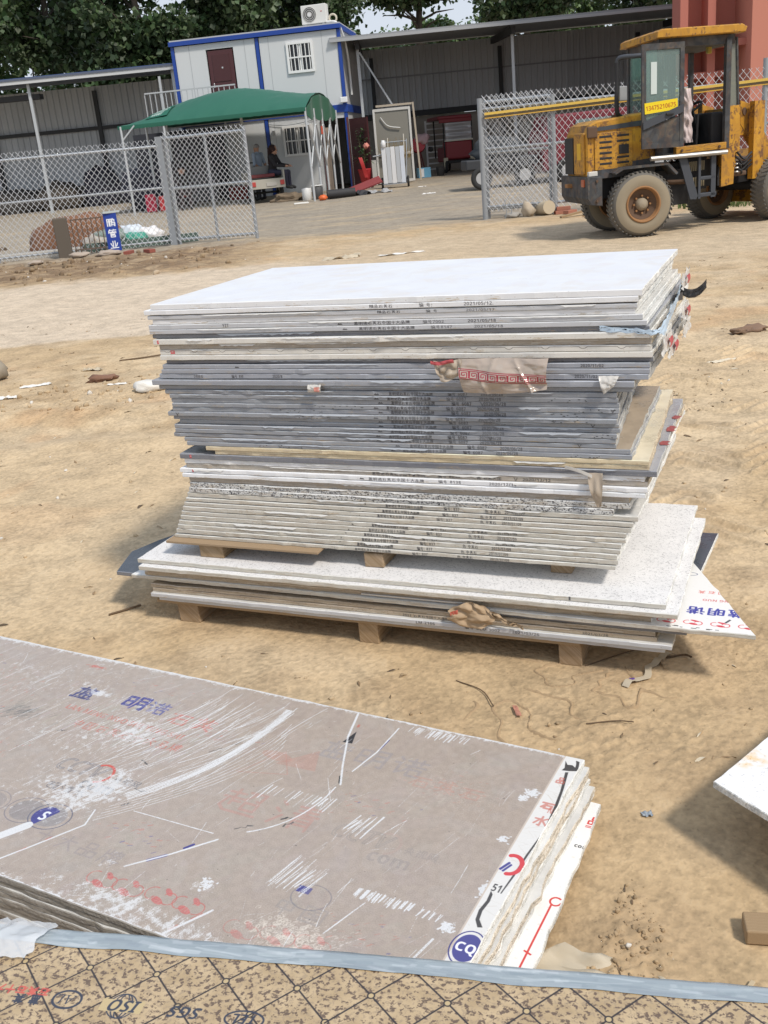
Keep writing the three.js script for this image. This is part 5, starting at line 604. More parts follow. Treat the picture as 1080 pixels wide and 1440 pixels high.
{
  const twig = (x0, z0, x1, z1, r, label) => { const mx = (x0 + x1) / 2, mz = (z0 + z1) / 2, p = (x, z, l) => [x - mx, gh(x, z) + r * 0.8 + l, z - mz]; single('twig', hose([p(x0, z0, 0), p(mx + 0.02, mz - 0.01, 0.004), p(x1, z1, 0.006)], r, 10, 5), mTwig, label, 'twig', [mx, 0, mz], 0, 'twigs on the sand'); };
  twig(-0.93, -2.98, -0.83, -3.02, 0.004, 'black twig in the shade of the dark board tip'); twig(0.50, -2.36, 0.68, -2.42, 0.0018, 'thin twig beside the low stack under the pointed board'); twig(0.72, -2.36, 0.78, -2.34, 0.003, 'stubby brown twig beyond the torn film strip'); twig(0.44, -2.08, 0.55, -2.06, 0.0016, 'fine twig among the buried film'); twig(0.15, -2.35, 0.23, -2.2, 0.0016, 'fine curved twig before the low stack'); twig(-1.9, -7.6, -1.5, -7.75, 0.006, 'dry twig on the pale compacted ground');
  litter('stone_chunk', 'white-topped stone chunk on the sand beyond the grey board ends', 'stone', -1.44, -6.43, lump(0.09, 1.25, 0.45, 0.8, 4).translate(0, 0.03, 0), std(0.72, 0.69, 0.63, 0.8)); litter('field_stone', 'rounded grey-brown stone at the rim of the rutted sand', 'stone', -2.78, -7.32, lump(0.12, 1, 0.85, 0.9, 14, 0.2).translate(0, 0.07, 0), std(0.30, 0.26, 0.20, 0.9)); litter('earth_clod', 'dark red earth clod on the open sand', 'clod', 2.55, -6.52, lump(0.06, 1.5, 0.45, 0.9, 24, 0.6).translate(0, 0.012, 0), std(0.22, 0.14, 0.095, 0.95)); litter('earth_clod', 'second dark earth clod beside the red one', 'clod', 2.42, -6.45, lump(0.04, 1.2, 0.5, 1, 34, 0.55).translate(0, 0.02, 0), std(0.20, 0.13, 0.085, 0.95));
  litter('paper_scrap', 'white paper scrap on the rutted sand near the stone', 'scrap', -2.45, -6.62, crumple(0.16, 0.08, 0.015, 2), mPaper); litter('paper_scrap', 'flat white paper scrap beyond the rut', 'scrap', -2.35, -6.95, crumple(0.2, 0.06, 0.012, 5), mPaper, undefined, 0.3); litter('paper_scrap', 'small cream scrap in the churned sand', 'scrap', -2.05, -7.35, crumple(0.14, 0.05, 0.02, 9), mDirtyFilm); litter('wood_chip', 'pale wood chip on the open sand beside the tall stack', 'chip', 2.05, -5.72, crumple(0.17, 0.03, 0.015, 12), std(0.62, 0.56, 0.45, 0.8), undefined, 0.2); litter('paper_scrap', 'thin pale strip on the road behind the tall stack', 'scrap', 0.55, -13.6, crumple(0.6, 0.10, 0.02, 15), mPaper, undefined, 0.15); litter('paper_scrap', 'crumpled brown scrap on the road behind the tall stack', 'scrap', -0.25, -13.9, crumple(0.5, 0.12, 0.05, 18), mDirtyFilm, undefined, 0.1); litter('paper_scrap', 'pale chip in the churned sand near the white stone chunk', 'scrap', -1.72, -6.7, crumple(0.13, 0.03, 0.01, 21), mPaper);
  litter('rusty_scrap', 'rusty brown scrap in the churned sand', 'scrap', -1.86, -6.9, lump(0.06, 1.5, 0.5, 0.8, 41, 0.5).translate(0, 0.02, 0), std(0.22, 0.12, 0.08, 0.9)); litter('wrapper', 'blue-grey wrapper lying on bare earth by the stained board', 'wrapper', 0.487, -1.72, crumple(0.022, 0.016, 0.006, 31), std(0.28, 0.32, 0.36, 0.5)); litter('wood_chip', 'small pale wood splinter on bare earth by the sawn timber', 'chip', 0.52, -1.25, rb(0.045, 0.006, 0.008, 0.001), std(0.5, 0.40, 0.26, 0.8), undefined, 0.8, 0.004); litter('earth_clod', 'small clod beside the low stack timbers', 'clod', -0.21, -2.83, lump(0.022, 1.2, 0.8, 1, 61, 0.4).translate(0, 0.008, 0), std(0.30, 0.22, 0.14, 0.95));
}
{ // loose pebbles and crumbs of earth
  const g = lump(1, 1, 0.7, 0.85, 71, 0.35, 1), m = new THREE.MeshStandardMaterial({ color: 0xffffff, roughness: 0.95 }), N = 3800, im = new THREE.InstancedMesh(g, m, N), M = new THREE.Matrix4(), Q = new THREE.Quaternion(), E = new THREE.Euler(), col = new THREE.Color();
  for (let i = 0; i < N; i++) {
    let x, z, r; const k = rnd();
    if (k < 0.10) { x = 0.36 + (rnd() + rnd() - 1) * 0.2; z = -1.4 + (rnd() + rnd() - 1) * 0.22; r = 0.001 + 0.005 * rnd() ** 4; } else if (k < 0.20) { x = -1.75 + (rnd() + rnd() - 1) * 0.9; z = -6.5 + (rnd() + rnd() - 1) * 0.6; r = 0.002 + 0.022 * rnd() ** 6; } else if (k < 0.36) { x = -5 + (rnd() + rnd() - 1) * 4; z = -16.2 + (rnd() + rnd() - 1) * 2.5; r = 0.008 + 0.05 * rnd() ** 5; } else { z = -1.2 - 9 * rnd() ** 1.6; x = rr(-1, 1) * (0.5 - z * 0.45); r = 0.0012 + 0.0065 * rnd() ** 6 * (1 - z * 0.12); }
    const c = calm(x, z); if (c > 0.5) { x += 0.8; z -= 4; }
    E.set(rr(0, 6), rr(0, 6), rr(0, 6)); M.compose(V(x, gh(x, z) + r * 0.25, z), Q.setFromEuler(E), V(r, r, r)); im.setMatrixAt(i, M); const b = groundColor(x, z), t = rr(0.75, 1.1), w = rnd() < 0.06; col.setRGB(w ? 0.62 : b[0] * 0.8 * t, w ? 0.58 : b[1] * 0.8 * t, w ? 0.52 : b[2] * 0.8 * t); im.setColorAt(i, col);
  }
  im.name = 'gravel'; im.castShadow = im.receiveShadow = true; tag(im, 'loose pebbles and crumbs of earth on the sand', undefined, undefined, 'stuff'); scene.add(im);
}

{ // dry leaf bits, straw and splinters trodden into the sand
  const g = sheet((u, v) => [(u - 0.5) * 0.35 * Math.sin(Math.PI * (0.1 + 0.8 * v)), 0.12 * Math.sin(v * 3 + u), v - 0.5], 2, 4, 0), N = 900, im = new THREE.InstancedMesh(g, new THREE.MeshStandardMaterial({ color: 0xffffff, roughness: 0.9 }), N), M = new THREE.Matrix4(), Q = new THREE.Quaternion(), col = new THREE.Color();
  for (let i = 0; i < N; i++) { let z = -1.25 - 9 * rnd() ** 1.7, x = rr(-1, 1) * (0.45 - z * 0.45); if (calm(x, z) > 0.5) { x += 0.7; z -= 3.5; } const L = rr(0.006, 0.03) * (1 - z * 0.12); M.compose(V(x, gh(x, z) + 0.001, z), Q.setFromEuler(new THREE.Euler(rr(-0.2, 0.2), rr(0, 6.3), rr(-0.4, 0.4))), V(L * rr(0.2, 0.9), L, L)); im.setMatrixAt(i, M); const t = pick([[0.16, 0.105, 0.06], [0.22, 0.15, 0.085], [0.10, 0.07, 0.045], [0.55, 0.48, 0.36], [0.30, 0.2, 0.11]]); col.setRGB(...t); im.setColorAt(i, col); }
  im.name = 'leaf_litter'; im.castShadow = im.receiveShadow = true; tag(im, 'dry leaf bits and straw scattered over the sand', undefined, undefined, 'stuff'); scene.add(im);
}

// ---------------------------------------------------------------- chain-link fences
const mGalv = std(0.40, 0.42, 0.44, 0.5, 0.55), mGalvPost = std(0.33, 0.35, 0.37, 0.55, 0.4), mWire = std(0.72, 0.74, 0.76, 0.5, 0.3);
function wires(w, y0, y1, p = 0.098, r = 0.0044, lean = 0.82) { // crossing wires, clipped to the panel
  const out = [], run = (y1 - y0) * lean;
  for (let k = -run; k < w; k += p) for (const d of [1, -1]) {
    let a = k, b = k + run, ya = y0, yb = y1; if (a < 0) { ya = y0 + (-a) / lean; a = 0; } if (b > w) { yb = y1 - (b - w) / lean; b = w; } if (b - a < 0.03) continue;
    const P = d > 0 ? [[a, ya, 0], [b, yb, 0]] : [[w - a, ya, 0.006], [w - b, yb, 0.006]]; out.push(bar(P[0], P[1], r, 3));
  }
  return join(out);
}
function fence(name, label, cat, p0, p1, o) {
  const dx = p1[0] - p0[0], dz = p1[1] - p0[1], L = Math.hypot(dx, dz), y = o.y ?? 0;
  const t = thing(name, label, cat, [p0[0], y, p0[1]], -Math.atan2(dz, dx));
  for (const [s, h, r, w] of o.posts) part('post', w ? span(s - w / 2, s + w / 2, -0.1, h, -w / 2, w / 2) : bar([s, -0.1, 0], [s, h, 0], r, 10), mGalvPost, t);
  for (const [h, r, a = 0, b = L, z = 0] of o.rails) part('rail', bar([a, h, z], [b, h, z], r, 8), mGalv, t);
  part('chain_link_mesh', wires(L, o.mesh[0], o.mesh[1], o.pitch).translate(0, 0, 0.028), mWire, t); return t;
}
fence('chain_link_fence', 'chain-link fence with the blue sign hanging on it', 'fence', [-9.6, -18.0], [-3.42, -19.19], { posts: [[0.1, 1.8, 0.03], [3.2, 1.8, 0.022]], rails: [[1.74, 0.025], [1.03, 0.02], [0.1, 0.018]], mesh: [0.04, 1.86] });
fence('gate_leaf', 'tall chain-link gate leaf standing closed beside the green canopy', 'gate', [-3.34, -19.2], [-1.80, -18.9], { posts: [[-0.05, 1.9, 0, 0.12], [0.06, 1.92, 0.028], [0.8, 1.86, 0.025], [1.54, 1.94, 0.032]], rails: [[1.86, 0.028], [1.0, 0.024], [0.10, 0.026]], mesh: [0.06, 1.97], pitch: 0.09 });
fence('chain_link_fence', 'chain-link fence running behind the yellow loader', 'fence', [2.31, -18.45], [7.6, -16.9], { posts: [[0, 2.0, 0.05], [1.24, 1.95, 0.04], [4.62, 2.15, 0.045]], rails: [[1.82, 0.026, 0, 5.5], [1.17, 0.022], [0.2, 0.024]], mesh: [0.12, 2.02], pitch: 0.105 });
fence('gate_leaf', 'chain-link gate leaf folded back against the fence by the rubble', 'gate', [2.36, -18.52], [3.5, -18.2], { y: 0, posts: [[0.02, 1.97, 0.03], [1.13, 1.95, 0.028]], rails: [[1.93, 0.028], [1.10, 0.022], [0.16, 0.024]], mesh: [0.10, 2.05], pitch: 0.085 });
{ const t = thing('yellow_pole', 'long yellow barrier pole tied along the fence behind the loader', 'pole', [2.37, 1.74, -18.36], -Math.atan2(1.2, 4.2)); part('upper_tube', beam([0, 0, 0], [4.6, 0.09, 0], 0.04, 0.042), std(0.74, 0.50, 0.10, 0.45), t); part('black_stripe', beam([0, -0.043, 0], [4.6, 0.047, 0], 0.03, 0.03), std(0.10, 0.07, 0.03, 0.6), t); part('lower_tube', beam([0, -0.07, 0], [4.6, 0.02, 0], 0.04, 0.016), std(0.68, 0.40, 0.06, 0.45), t); }
{ // blue sign, grille and post by the left fence
  const F = (s, n) => { const a = Math.atan2(-1.19, 6.18); return [-6.48 + Math.cos(a) * s - Math.sin(a) * n * -1 * 0, -18.6 + Math.sin(a) * s + n]; };
  const [c, g] = canvas(128, 384); g.fillStyle = css(0.012, 0.045, 0.30); g.fillRect(0, 0, 128, 384); const wh = css(0.78, 0.8, 0.82); write(g, '鹏', 22, 50, 84, 84, wh, 10); write(g, '管', 22, 160, 84, 84, wh, 10); write(g, '业', 22, 275, 84, 84, wh, 10); for (let i = 0; i < 80; i++) { g.fillStyle = css(0.25, 0.25, 0.28, rr(0.05, 0.25)); g.fillRect(rr(0, 128), rr(0, 384), rr(2, 20), rr(1, 5)); }
  let [x, z] = F(2.09, 0.12); const t = thing('hanging_sign', 'upright blue sign with white characters on the fence', 'sign', [x, 0.03, z], 0.19); part('board', bx(0.235, 0.66, 0.02, 0, 0.33, 0), std(0.012, 0.04, 0.26, 0.5), t); const face = new THREE.PlaneGeometry(0.235, 0.66).translate(0, 0.33, 0.0135); part('lettering', face, new THREE.MeshStandardMaterial({ map: ctex(c), roughness: 0.5 }), t); part('top_flap', bx(0.30, 0.03, 0.10, 0.03, 0.68, -0.02, 0.2), std(0.45, 0.5, 0.5, 0.6), t);
  [x, z] = F(1.25, 0.0); single('weathered_post', rb(0.24, 0.74, 0.2, 0.02, 0, 0.33, 0), std(0.115, 0.095, 0.075, 0.95), 'squat weathered brown post by the chain-link fence', 'post', [x, 0, z + 0.25], 0.19);
  [x, z] = F(1.68, 0.18); const gr = thing('iron_grille', 'rusty iron grille leaning between the brown post and the blue sign', 'grille', [x, 0, z], 0.19); for (const h of [0.12, 0.64]) part('rail', bx(0.56, 0.022, 0.022, 0, h, 0), std(0.12, 0.085, 0.065, 0.85), gr); for (let i = 0; i < 7; i++) part('bar', bar([-0.26 + i * 0.087, 0.04, 0], [-0.26 + i * 0.087, 0.66, 0], 0.01, 6), std(0.12, 0.085, 0.065, 0.85), gr);
  [x, z] = F(2.5, -0.28); single('green_board', rb(2.1, 0.16, 0.03, 0.005, 0, 0.08, 0), std(0.10, 0.15, 0.12, 0.7), 'low green board standing along the foot of the fence', 'board', [x, 0.02, z], 0.19);
  [x, z] = F(0.2, -0.5); single('concrete_kerb', rb(2.3, 0.16, 0.3, 0.03, 0, 0.05, 0), std(0.46, 0.43, 0.38, 0.9), 'pale concrete kerb length lying behind the fence', 'kerb', [x, 0, z], 0.16);
  const pile = [[-5.6, -21.0, 0.75, 0.5, 0.20, 0.095, 0.05, 'brown plywood heap behind the fence', 'earth_heap']]; for (const [px, pz, w, h, r, gg, b, lab] of pile) single('brown_heap', lump(0.75, 1.3, 0.72, 0.7, 3, 0.16, 3).translate(0, 0.12, 0), std(r, gg, b, 0.95), lab, 'heap', [px, 0, pz]);
  for (const [px, pz, r, c2, lab, sd] of [[-4.62, -21.0, 0.34, [0.62, 0.68, 0.74], 'pale blue-white sack on the heap behind the fence', 1], [-4.25, -21.1, 0.28, [0.74, 0.72, 0.72], 'white sack beside the teal one behind the fence', 4], [-4.42, -20.75, 0.22, [0.06, 0.30, 0.22], 'bright teal sack behind the fence', 8], [-4.95, -20.7, 0.33, [0.20, 0.25, 0.22], 'dull green sack behind the fence', 12], [-5.15, -20.5, 0.26, [0.42, 0.38, 0.33], 'grey-brown sack behind the fence', 17]]) single('sack', lump(r, 1.1, 0.65, 0.9, sd, 0.3, 3).translate(0, r * 0.4, 0), std(...c2, 0.6), lab, 'sack', [px, 0, pz], 0, 'sacks behind the fence');
  for (const [px, pz, w, r, lab] of [[-4.9, -18.2, 0.42, 0.2, 'pinkish stone slab fragment at the foot of the blue sign'], [-4.35, -18.0, 0.5, -0.15, 'grey stone slab fragment beyond the blue sign'], [-5.5, -17.6, 0.3, 0.4, 'flat dark stone in the churned soil']]) { const g2 = lump(w * 0.4, 1, 0.28, 0.6, px * 3, 0.35).translate(0, 0.04, 0); single('stone_fragment', g2, std(0.40, 0.33, 0.27, 0.9), lab, 'stone', [px, groundHeight(px, pz), pz], r, 'stones in the soil strip'); }
  for (const [px, pz, lab] of [[-4.0, -18.0, 'red brick lying near the gate post'], [-3.6, -17.8, 'red brick at the edge of the soil strip'], [-6.35, -17.4, 'dark red brick in the churned soil']]) single('brick', rb(0.24, 0.06, 0.115, 0.006, 0, 0.03, 0), std(0.28, 0.085, 0.06, 0.9), lab, 'brick', [px, groundHeight(px, pz), pz], px * 2, 'bricks in the soil strip');
}
{ // rubble at the foot of the right fence
  const put = (name, g, m, lab, cat, x, z, t = 0) => single(name, g, m, lab, cat, [x, groundHeight(x, z), z], t);
  put('standing_stone', lump(0.13, 0.85, 1.0, 0.6, 5, 0.5, 1).translate(0, 0.10, 0), std(0.45, 0.38, 0.29, 0.9), 'upright tan stone at the foot of the fence', 'stone', 3.02, -18.12); put('log_end', new THREE.CylinderGeometry(0.115, 0.12, 0.45, 18).rotateX(Math.PI / 2 - 0.1).translate(0, 0.115, 0), std(0.50, 0.42, 0.30, 0.9), 'short round log showing its cut end by the fence', 'log', 3.3, -18.15, 0.25);
  for (const [x, z, y, t, lab] of [[3.58, -18.0, 0, 0.1, 'lower brick of the small pile by the log'], [3.62, -18.02, 0.062, -0.15, 'upper brick of the small pile by the log'], [3.7, -17.85, 0, 0.7, 'loose brick beside the small brick pile']]) single('brick', rb(0.24, 0.06, 0.115, 0.006, 0, 0.03, 0), std(0.36, 0.15, 0.10, 0.9), lab, 'brick', [x, groundHeight(x, z) + y, z], t, 'bricks by the log');
  put('plank', bx(0.75, 0.03, 0.07, 0, 0.06, 0, 0, 0, 0.12), mWoodPale, 'split pale plank propped by the bricks', 'plank', 3.75, -17.3, 0.35); put('plank', bx(0.55, 0.025, 0.05, 0, 0.03, 0, 0, 0, 0.05), mWoodPale, 'short pale plank lying beside the propped one', 'plank', 4.0, -17.05, 0.2); put('concrete_lump', lump(0.1, 1.3, 0.6, 0.8, 9, 0.3).translate(0, 0.04, 0), std(0.34, 0.32, 0.29, 0.95), 'grey concrete lump by the gate post', 'stone', 2.75, -18.2);
  for (const [a, b, lab] of [[0, 0.34, 'bent grey wire standing up by the gate post'], [0.09, 0.26, 'short grey wire standing up by the gate post']]) single('wire', hose([[a, 0, 0], [a + 0.02, b * 0.5, 0.01], [a - 0.01, b, 0]], 0.008, 8, 5), mGalvPost, lab, 'wire', [2.62, -0.01, -18.15]);
}

// ---------------------------------------------------------------- sheds, prefab house, red building
const mSheet = std(0.50, 0.52, 0.535, 0.6, 0.05), mSheet2 = std(0.455, 0.475, 0.49, 0.6, 0.05), mPostG = std(0.50, 0.52, 0.53, 0.5, 0.3), mDarkBeam = std(0.045, 0.047, 0.05, 0.7), mRoof = std(0.30, 0.31, 0.32, 0.55, 0.3), mTanWall = std(0.40, 0.365, 0.32, 0.9), mBlue = std(0.012, 0.055, 0.30, 0.45), mWallW = std(0.60, 0.615, 0.62, 0.55), mFrameW = std(0.78, 0.78, 0.77, 0.5), mRailG = std(0.5, 0.51, 0.52, 0.5, 0.2), mGlassD = new THREE.MeshPhysicalMaterial({ color: rgb(0.03, 0.035, 0.04), roughness: 0.12 });
function ribbed(w, h, p = 0.225, d = 0.028) { // corrugated sheet with trapezoid ribs, base at y 0
  const pts = [[0, 0]]; for (let x = 0; x < w - 1e-6; x += p) pts.push([x + p * 0.55, 0], [x + p * 0.66, d], [x + p * 0.86, d], [Math.min(w, x + p * 0.97), 0]); pts.push([w, 0]); const pos = [], idx = [];
  pts.forEach(([x, z]) => pos.push(x, 0, z, x, h, z)); for (let i = 0; i < pts.length - 1; i++) { const a = i * 2; idx.push(a, a + 2, a + 3, a, a + 3, a + 1); }
  const n = pts.length * 2; pts.forEach(([x, z]) => pos.push(x, 0, z - 0.006, x, h, z - 0.006)); for (let i = 0; i < pts.length - 1; i++) { const a = n + i * 2; idx.push(a, a + 3, a + 2, a, a + 1, a + 3); }
  const g = new THREE.BufferGeometry(); g.setAttribute('position', new THREE.Float32BufferAttribute(pos, 3)); g.setIndex(idx); const q = g.toNonIndexed(); q.computeVertexNormals(); return q;
}
{ // open shed to the right of the house
  const t = thing('open_shed', 'long open grey steel shed with a corrugated back wall beside the house', 'shed', [0.2, 0, -40], -0.035);
  const up = ribbed(0.9, 2.2); for (let i = 0; i < 14; i++) part('wall_sheet', up.clone().translate(i * 0.9, 2.55, 0), i % 3 ? mSheet : mSheet2, t);
  part('seam_rail', bx(12.7, 0.05, 0.04, 6.3, 3.75, 0.05), std(0.26, 0.27, 0.28, 0.5, 0.3), t); part('beam', bx(12.7, 0.20, 0.16, 6.3, 2.45, 0.02), mDarkBeam, t); part('lower_wall', bx(12.7, 2.2, 0.12, 6.3, 1.25, -0.5), mTanWall, t);
  const rf = part('roof', bx(13.4, 0.07, 7.6, 6.45, 4.73, 3.2, 0, 0.045), mRoof, t); part('roof_edge', bx(13.4, 0.08, 0.05, 6.45, 4.50, 7.02), std(0.38, 0.39, 0.40, 0.6, 0.2), t);
  for (const [x, h] of [[0.55, 4.3], [5.35, 4.3], [11.6, 4.3]]) part('post', bx(0.085, h, 0.085, x, h / 2 + 0.2, 6.0), mPostG, t);
  for (const x of [0.55, 5.35, 11.6]) part('rafter', bx(0.12, 0.22, 6.6, x, 4.52, 3.1, 0, 0.045), mDarkBeam, t);
  for (const x of [0.9, 5.6, 10.6]) part('back_post', bx(0.14, 4.3, 0.14, x, 2.3, 0.14), mDarkBeam, t); part('brace', beam([0.6, 4.2, 6.0], [1.5, 2.6, 6.0], 0.05, 0.05), mPostG, t); part('end_wall', ribbed(6.2, 4.3).rotateY(-Math.PI / 2).translate(12.62, 0.3, 0.05), mSheet2, t);
  single('blue_steel_column', bx(0.22, 5.2, 0.22, 0, 2.6, 0), std(0.10, 0.16, 0.30, 0.6), 'blue steel column at the shed end beside the red building', 'column', [12.0, 0.2, -36.0]);
}
{ // open shed on the left
  const t = thing('open_shed', 'open grey steel shed with a blue-edged roof behind the chain-link fence', 'shed', [-19.2, 0, -39.4], -0.03), up = ribbed(0.9, 3.3);
  for (let i = 0; i < 16; i++) part('wall_sheet', up.clone().translate(i * 0.9, 1.05, 0), i % 4 ? mSheet : mSheet2, t);
  part('lower_wall', bx(14.4, 1.2, 0.2, 7.2, 0.6, -0.2), std(0.16, 0.145, 0.13, 0.95), t); part('roof', bx(15, 0.06, 4.6, 7.4, 4.5, 1.9, 0, 0.03), std(0.10, 0.12, 0.17, 0.6), t); part('roof_edge', bx(15, 0.13, 0.05, 7.4, 4.36, 4.15), std(0.55, 0.56, 0.56, 0.5), t); part('ridge_trim', bx(15, 0.05, 0.06, 7.4, 4.455, 4.16), std(0.05, 0.09, 0.22, 0.5), t); part('purlin', bx(14.4, 0.12, 0.1, 7.2, 2.95, 0.12), mDarkBeam, t); part('dark_panel', bx(2.3, 0.16, 0.4, 8.2, 3.95, 3.2), mDarkBeam, t);
  for (const x of [4.6, 9.2, 13.9]) part('post', bx(0.09, 4.2, 0.09, x, 2.2, 3.9), mPostG, t); for (const x of [2.0, 6.4, 10.3]) part('back_post', bx(0.14, 3.6, 0.12, x, 2.4, 0.14), mDarkBeam, t);
  for (const [x, w, h, c, lab] of [[-12.2, 2.2, 0.8, [0.055, 0.05, 0.045], 'dark machine under the open shed'], [-10.4, 1.5, 0.9, [0.09, 0.075, 0.06], 'brown crate stack under the open shed'], [-8.9, 1.2, 1.2, [0.035, 0.035, 0.05], 'dark tarpaulin bundle at the shed end']]) single('stored_bundle', lump(0.7, w * 0.8, h, 0.9, x, 0.2, 3).translate(0, h * 0.5, 0), std(...c, 0.9), lab, 'bundle', [x, 0.2, -37.6]);
}
{ // two-storey white prefab house with blue steel frame; origin at its right front foot
  const yaw = -Math.atan2(1.0, 6.4), B = thing('prefab_house', 'two-storey white prefab house with blue steel trim and barred windows', 'house', [0.02, 0.1, -33.06], yaw), L = -5.22, Hh = 4.85, D = 3.2;
  const xs = [L, -2.55, 0];
  // front wall panels between openings
  const wallG = []; const pan = (x0, x1, y0, y1) => part('wall_panel', span(x0, x1, y0, y1, -0.06, 0), mWallW, B);
  const holes = [[-4.18, -3.31, 2.62, 4.55], [-1.66, -0.84, 3.63, 4.50], [-2.07, -1.13, 1.26, 2.16], [-0.78, -0.02, 0.1, 2.22]]; // upper door, upper window, lower window, lower door
  pan(L + 0.06, -4.18, 2.6, 4.72); pan(-4.18, -3.31, 4.55, 4.72); pan(-3.31, -2.62, 2.6, 4.72); pan(-2.48, -1.66, 2.6, 4.72); pan(-1.66, -0.84, 4.50, 4.72); pan(-1.66, -0.84, 2.6, 3.63); pan(-0.84, -0.08, 2.6, 4.72);
  pan(L + 0.06, -2.62, 0.12, 2.42); pan(-2.48, -2.07, 0.12, 2.42); pan(-2.07, -1.13, 2.16, 2.42); pan(-2.07, -1.13, 0.12, 1.26); pan(-1.13, -0.80, 0.12, 2.42); pan(-0.80, -0.06, 2.24, 2.42);
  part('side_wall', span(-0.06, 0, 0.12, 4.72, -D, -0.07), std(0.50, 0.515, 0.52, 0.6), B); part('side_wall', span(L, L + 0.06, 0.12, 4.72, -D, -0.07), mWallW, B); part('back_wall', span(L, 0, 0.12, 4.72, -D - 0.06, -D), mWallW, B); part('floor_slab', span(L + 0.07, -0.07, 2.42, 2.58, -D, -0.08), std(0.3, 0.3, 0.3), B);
  part('roof', span(L - 0.05, 0.05, 4.80, 4.90, -D - 0.1, 0.08), std(0.45, 0.46, 0.47, 0.6), B);
  for (const x of [L + 0.0, -2.55, -0.02]) for (const [y0, y1] of [[0, 2.40], [2.62, 4.72]]) part('blue_column', span(x - 0.048, x + 0.048, y0, y1, -0.08, 0.03), mBlue, B);
  part('roof_beam', span(L - 0.08, 0.06, 4.74, 4.86, -0.1, 0.10), mBlue, B); part('floor_beam', span(L - 0.08, 0.06, 2.40, 2.62, -0.1, 0.05), mBlue, B); part('base_beam', span(L - 0.08, -0.85, 0, 0.12, -0.1, 0.05), mBlue, B); part('side_beam', span(0.0, 0.05, 2.40, 2.62, -D, -0.1), mBlue, B); part('side_roof_beam', span(0.0, 0.06, 4.72, 4.86, -D, -0.1), mBlue, B);
  const win = (x0, x1, y0, y1) => { const w = part('window', span(x0 + 0.05, x1 - 0.05, y0 + 0.05, y1 - 0.05, -0.05, -0.035), mGlassD, B), f = []; f.push(span(x0, x1, y1 - 0.07, y1, -0.03, 0.06), span(x0, x1, y0, y0 + 0.07, -0.03, 0.06), span(x0, x0 + 0.07, y0 + 0.07, y1 - 0.07, -0.03, 0.06), span(x1 - 0.07, x1, y0 + 0.07, y1 - 0.07, -0.03, 0.06)); part('frame', f, mFrameW, w); part('sash_bar', span((x0 + x1) / 2 - 0.03, (x0 + x1) / 2 + 0.03, y0 + 0.07, y1 - 0.07, -0.03, 0.02), mFrameW, w); part('cross_bar', span(x0 + 0.07, x1 - 0.07, (y0 + y1) / 2 - 0.02, (y0 + y1) / 2 + 0.02, 0.03, 0.06), mFrameW, w); const n = 7; for (let i = 1; i < n; i++) part('security_bar', span(x0 + (x1 - x0) * i / n - 0.012, x0 + (x1 - x0) * i / n + 0.012, y0 + 0.07, y1 - 0.07, 0.025, 0.055), mFrameW, w); };
  win(...holes[1]); win(...holes[2]);
  const door = (x0, x1, y0, y1) => { const d = part('door', span(x0 + 0.04, x1 - 0.04, y0, y1 - 0.04, -0.06, -0.02), std(0.075, 0.022, 0.025, 0.45), B); for (const [a, b] of [[0.08, 0.44], [0.52, 0.92]]) part('door_panel', rb((x1 - x0) * 0.62, (y1 - y0) * (b - a), 0.02, 0.008, (x0 + x1) / 2, y0 + (y1 - y0) * (a + b) / 2, -0.012), std(0.065, 0.018, 0.02, 0.45), d); part('door_handle', rb(0.03, 0.14, 0.04, 0.01, x0 + 0.14, (y0 + y1) / 2 - 0.06, 0.0), std(0.6, 0.6, 0.58, 0.3, 0.8), d); part('peephole', rb(0.05, 0.05, 0.02, 0.008, (x0 + x1) / 2 + 0.03, y0 + (y1 - y0) * 0.72, 0.0), std(0.7, 0.7, 0.7, 0.3, 0.7), d); };
  door(...holes[0]);
  // open ground-floor doorway: dark room behind, maroon leaf swung outwards
  part('door_frame', [span(-0.84, -0.78, 0.1, 2.24, -0.06, 0.04), span(-0.02, 0.03, 0.1, 2.24, -0.06, 0.04)], std(0.12, 0.04, 0.04, 0.5), B); const dl = part('door', bx(0.74, 2.05, 0.05, 0.38, 1.16, 0.26, -0.6), std(0.06, 0.014, 0.016, 0.45), B); part('door_panel', bx(0.5, 0.8, 0.02, 0.38, 1.6, 0.30, -0.6), std(0.05, 0.012, 0.014, 0.45), dl); part('door_curtain', span(-0.76, -0.62, 0.15, 2.0, -0.05, -0.01), std(0.42, 0.34, 0.27, 0.9), B); part('door_step', span(-1.0, 0.2, -0.05, 0.10, 0.05, 0.75), std(0.36, 0.34, 0.32, 0.9), B);
  for (const x of [-4.7, -2.95, -2.2, -0.55]) part('panel_joint', span(x - 0.008, x + 0.008, 2.63, 4.71, 0.0005, 0.004), std(0.42, 0.43, 0.44, 0.6), B); for (const x of [-4.6, -3.6, -2.3, -0.98]) part('panel_joint', span(x - 0.008, x + 0.008, 0.13, 2.40, 0.0005, 0.004), std(0.42, 0.43, 0.44, 0.6), B);
  part('cable', hose([[-2.5, 2.25, 0.03], [-1.9, 2.18, 0.04], [-1.2, 2.24, 0.03], [-0.9, 2.3, 0.03]], 0.008, 20, 5), mDarkBeam, B); part('wall_lamp_box', rb(0.1, 0.14, 0.06, 0.01, -2.35, 2.0, 0.03), std(0.5, 0.5, 0.5), B);
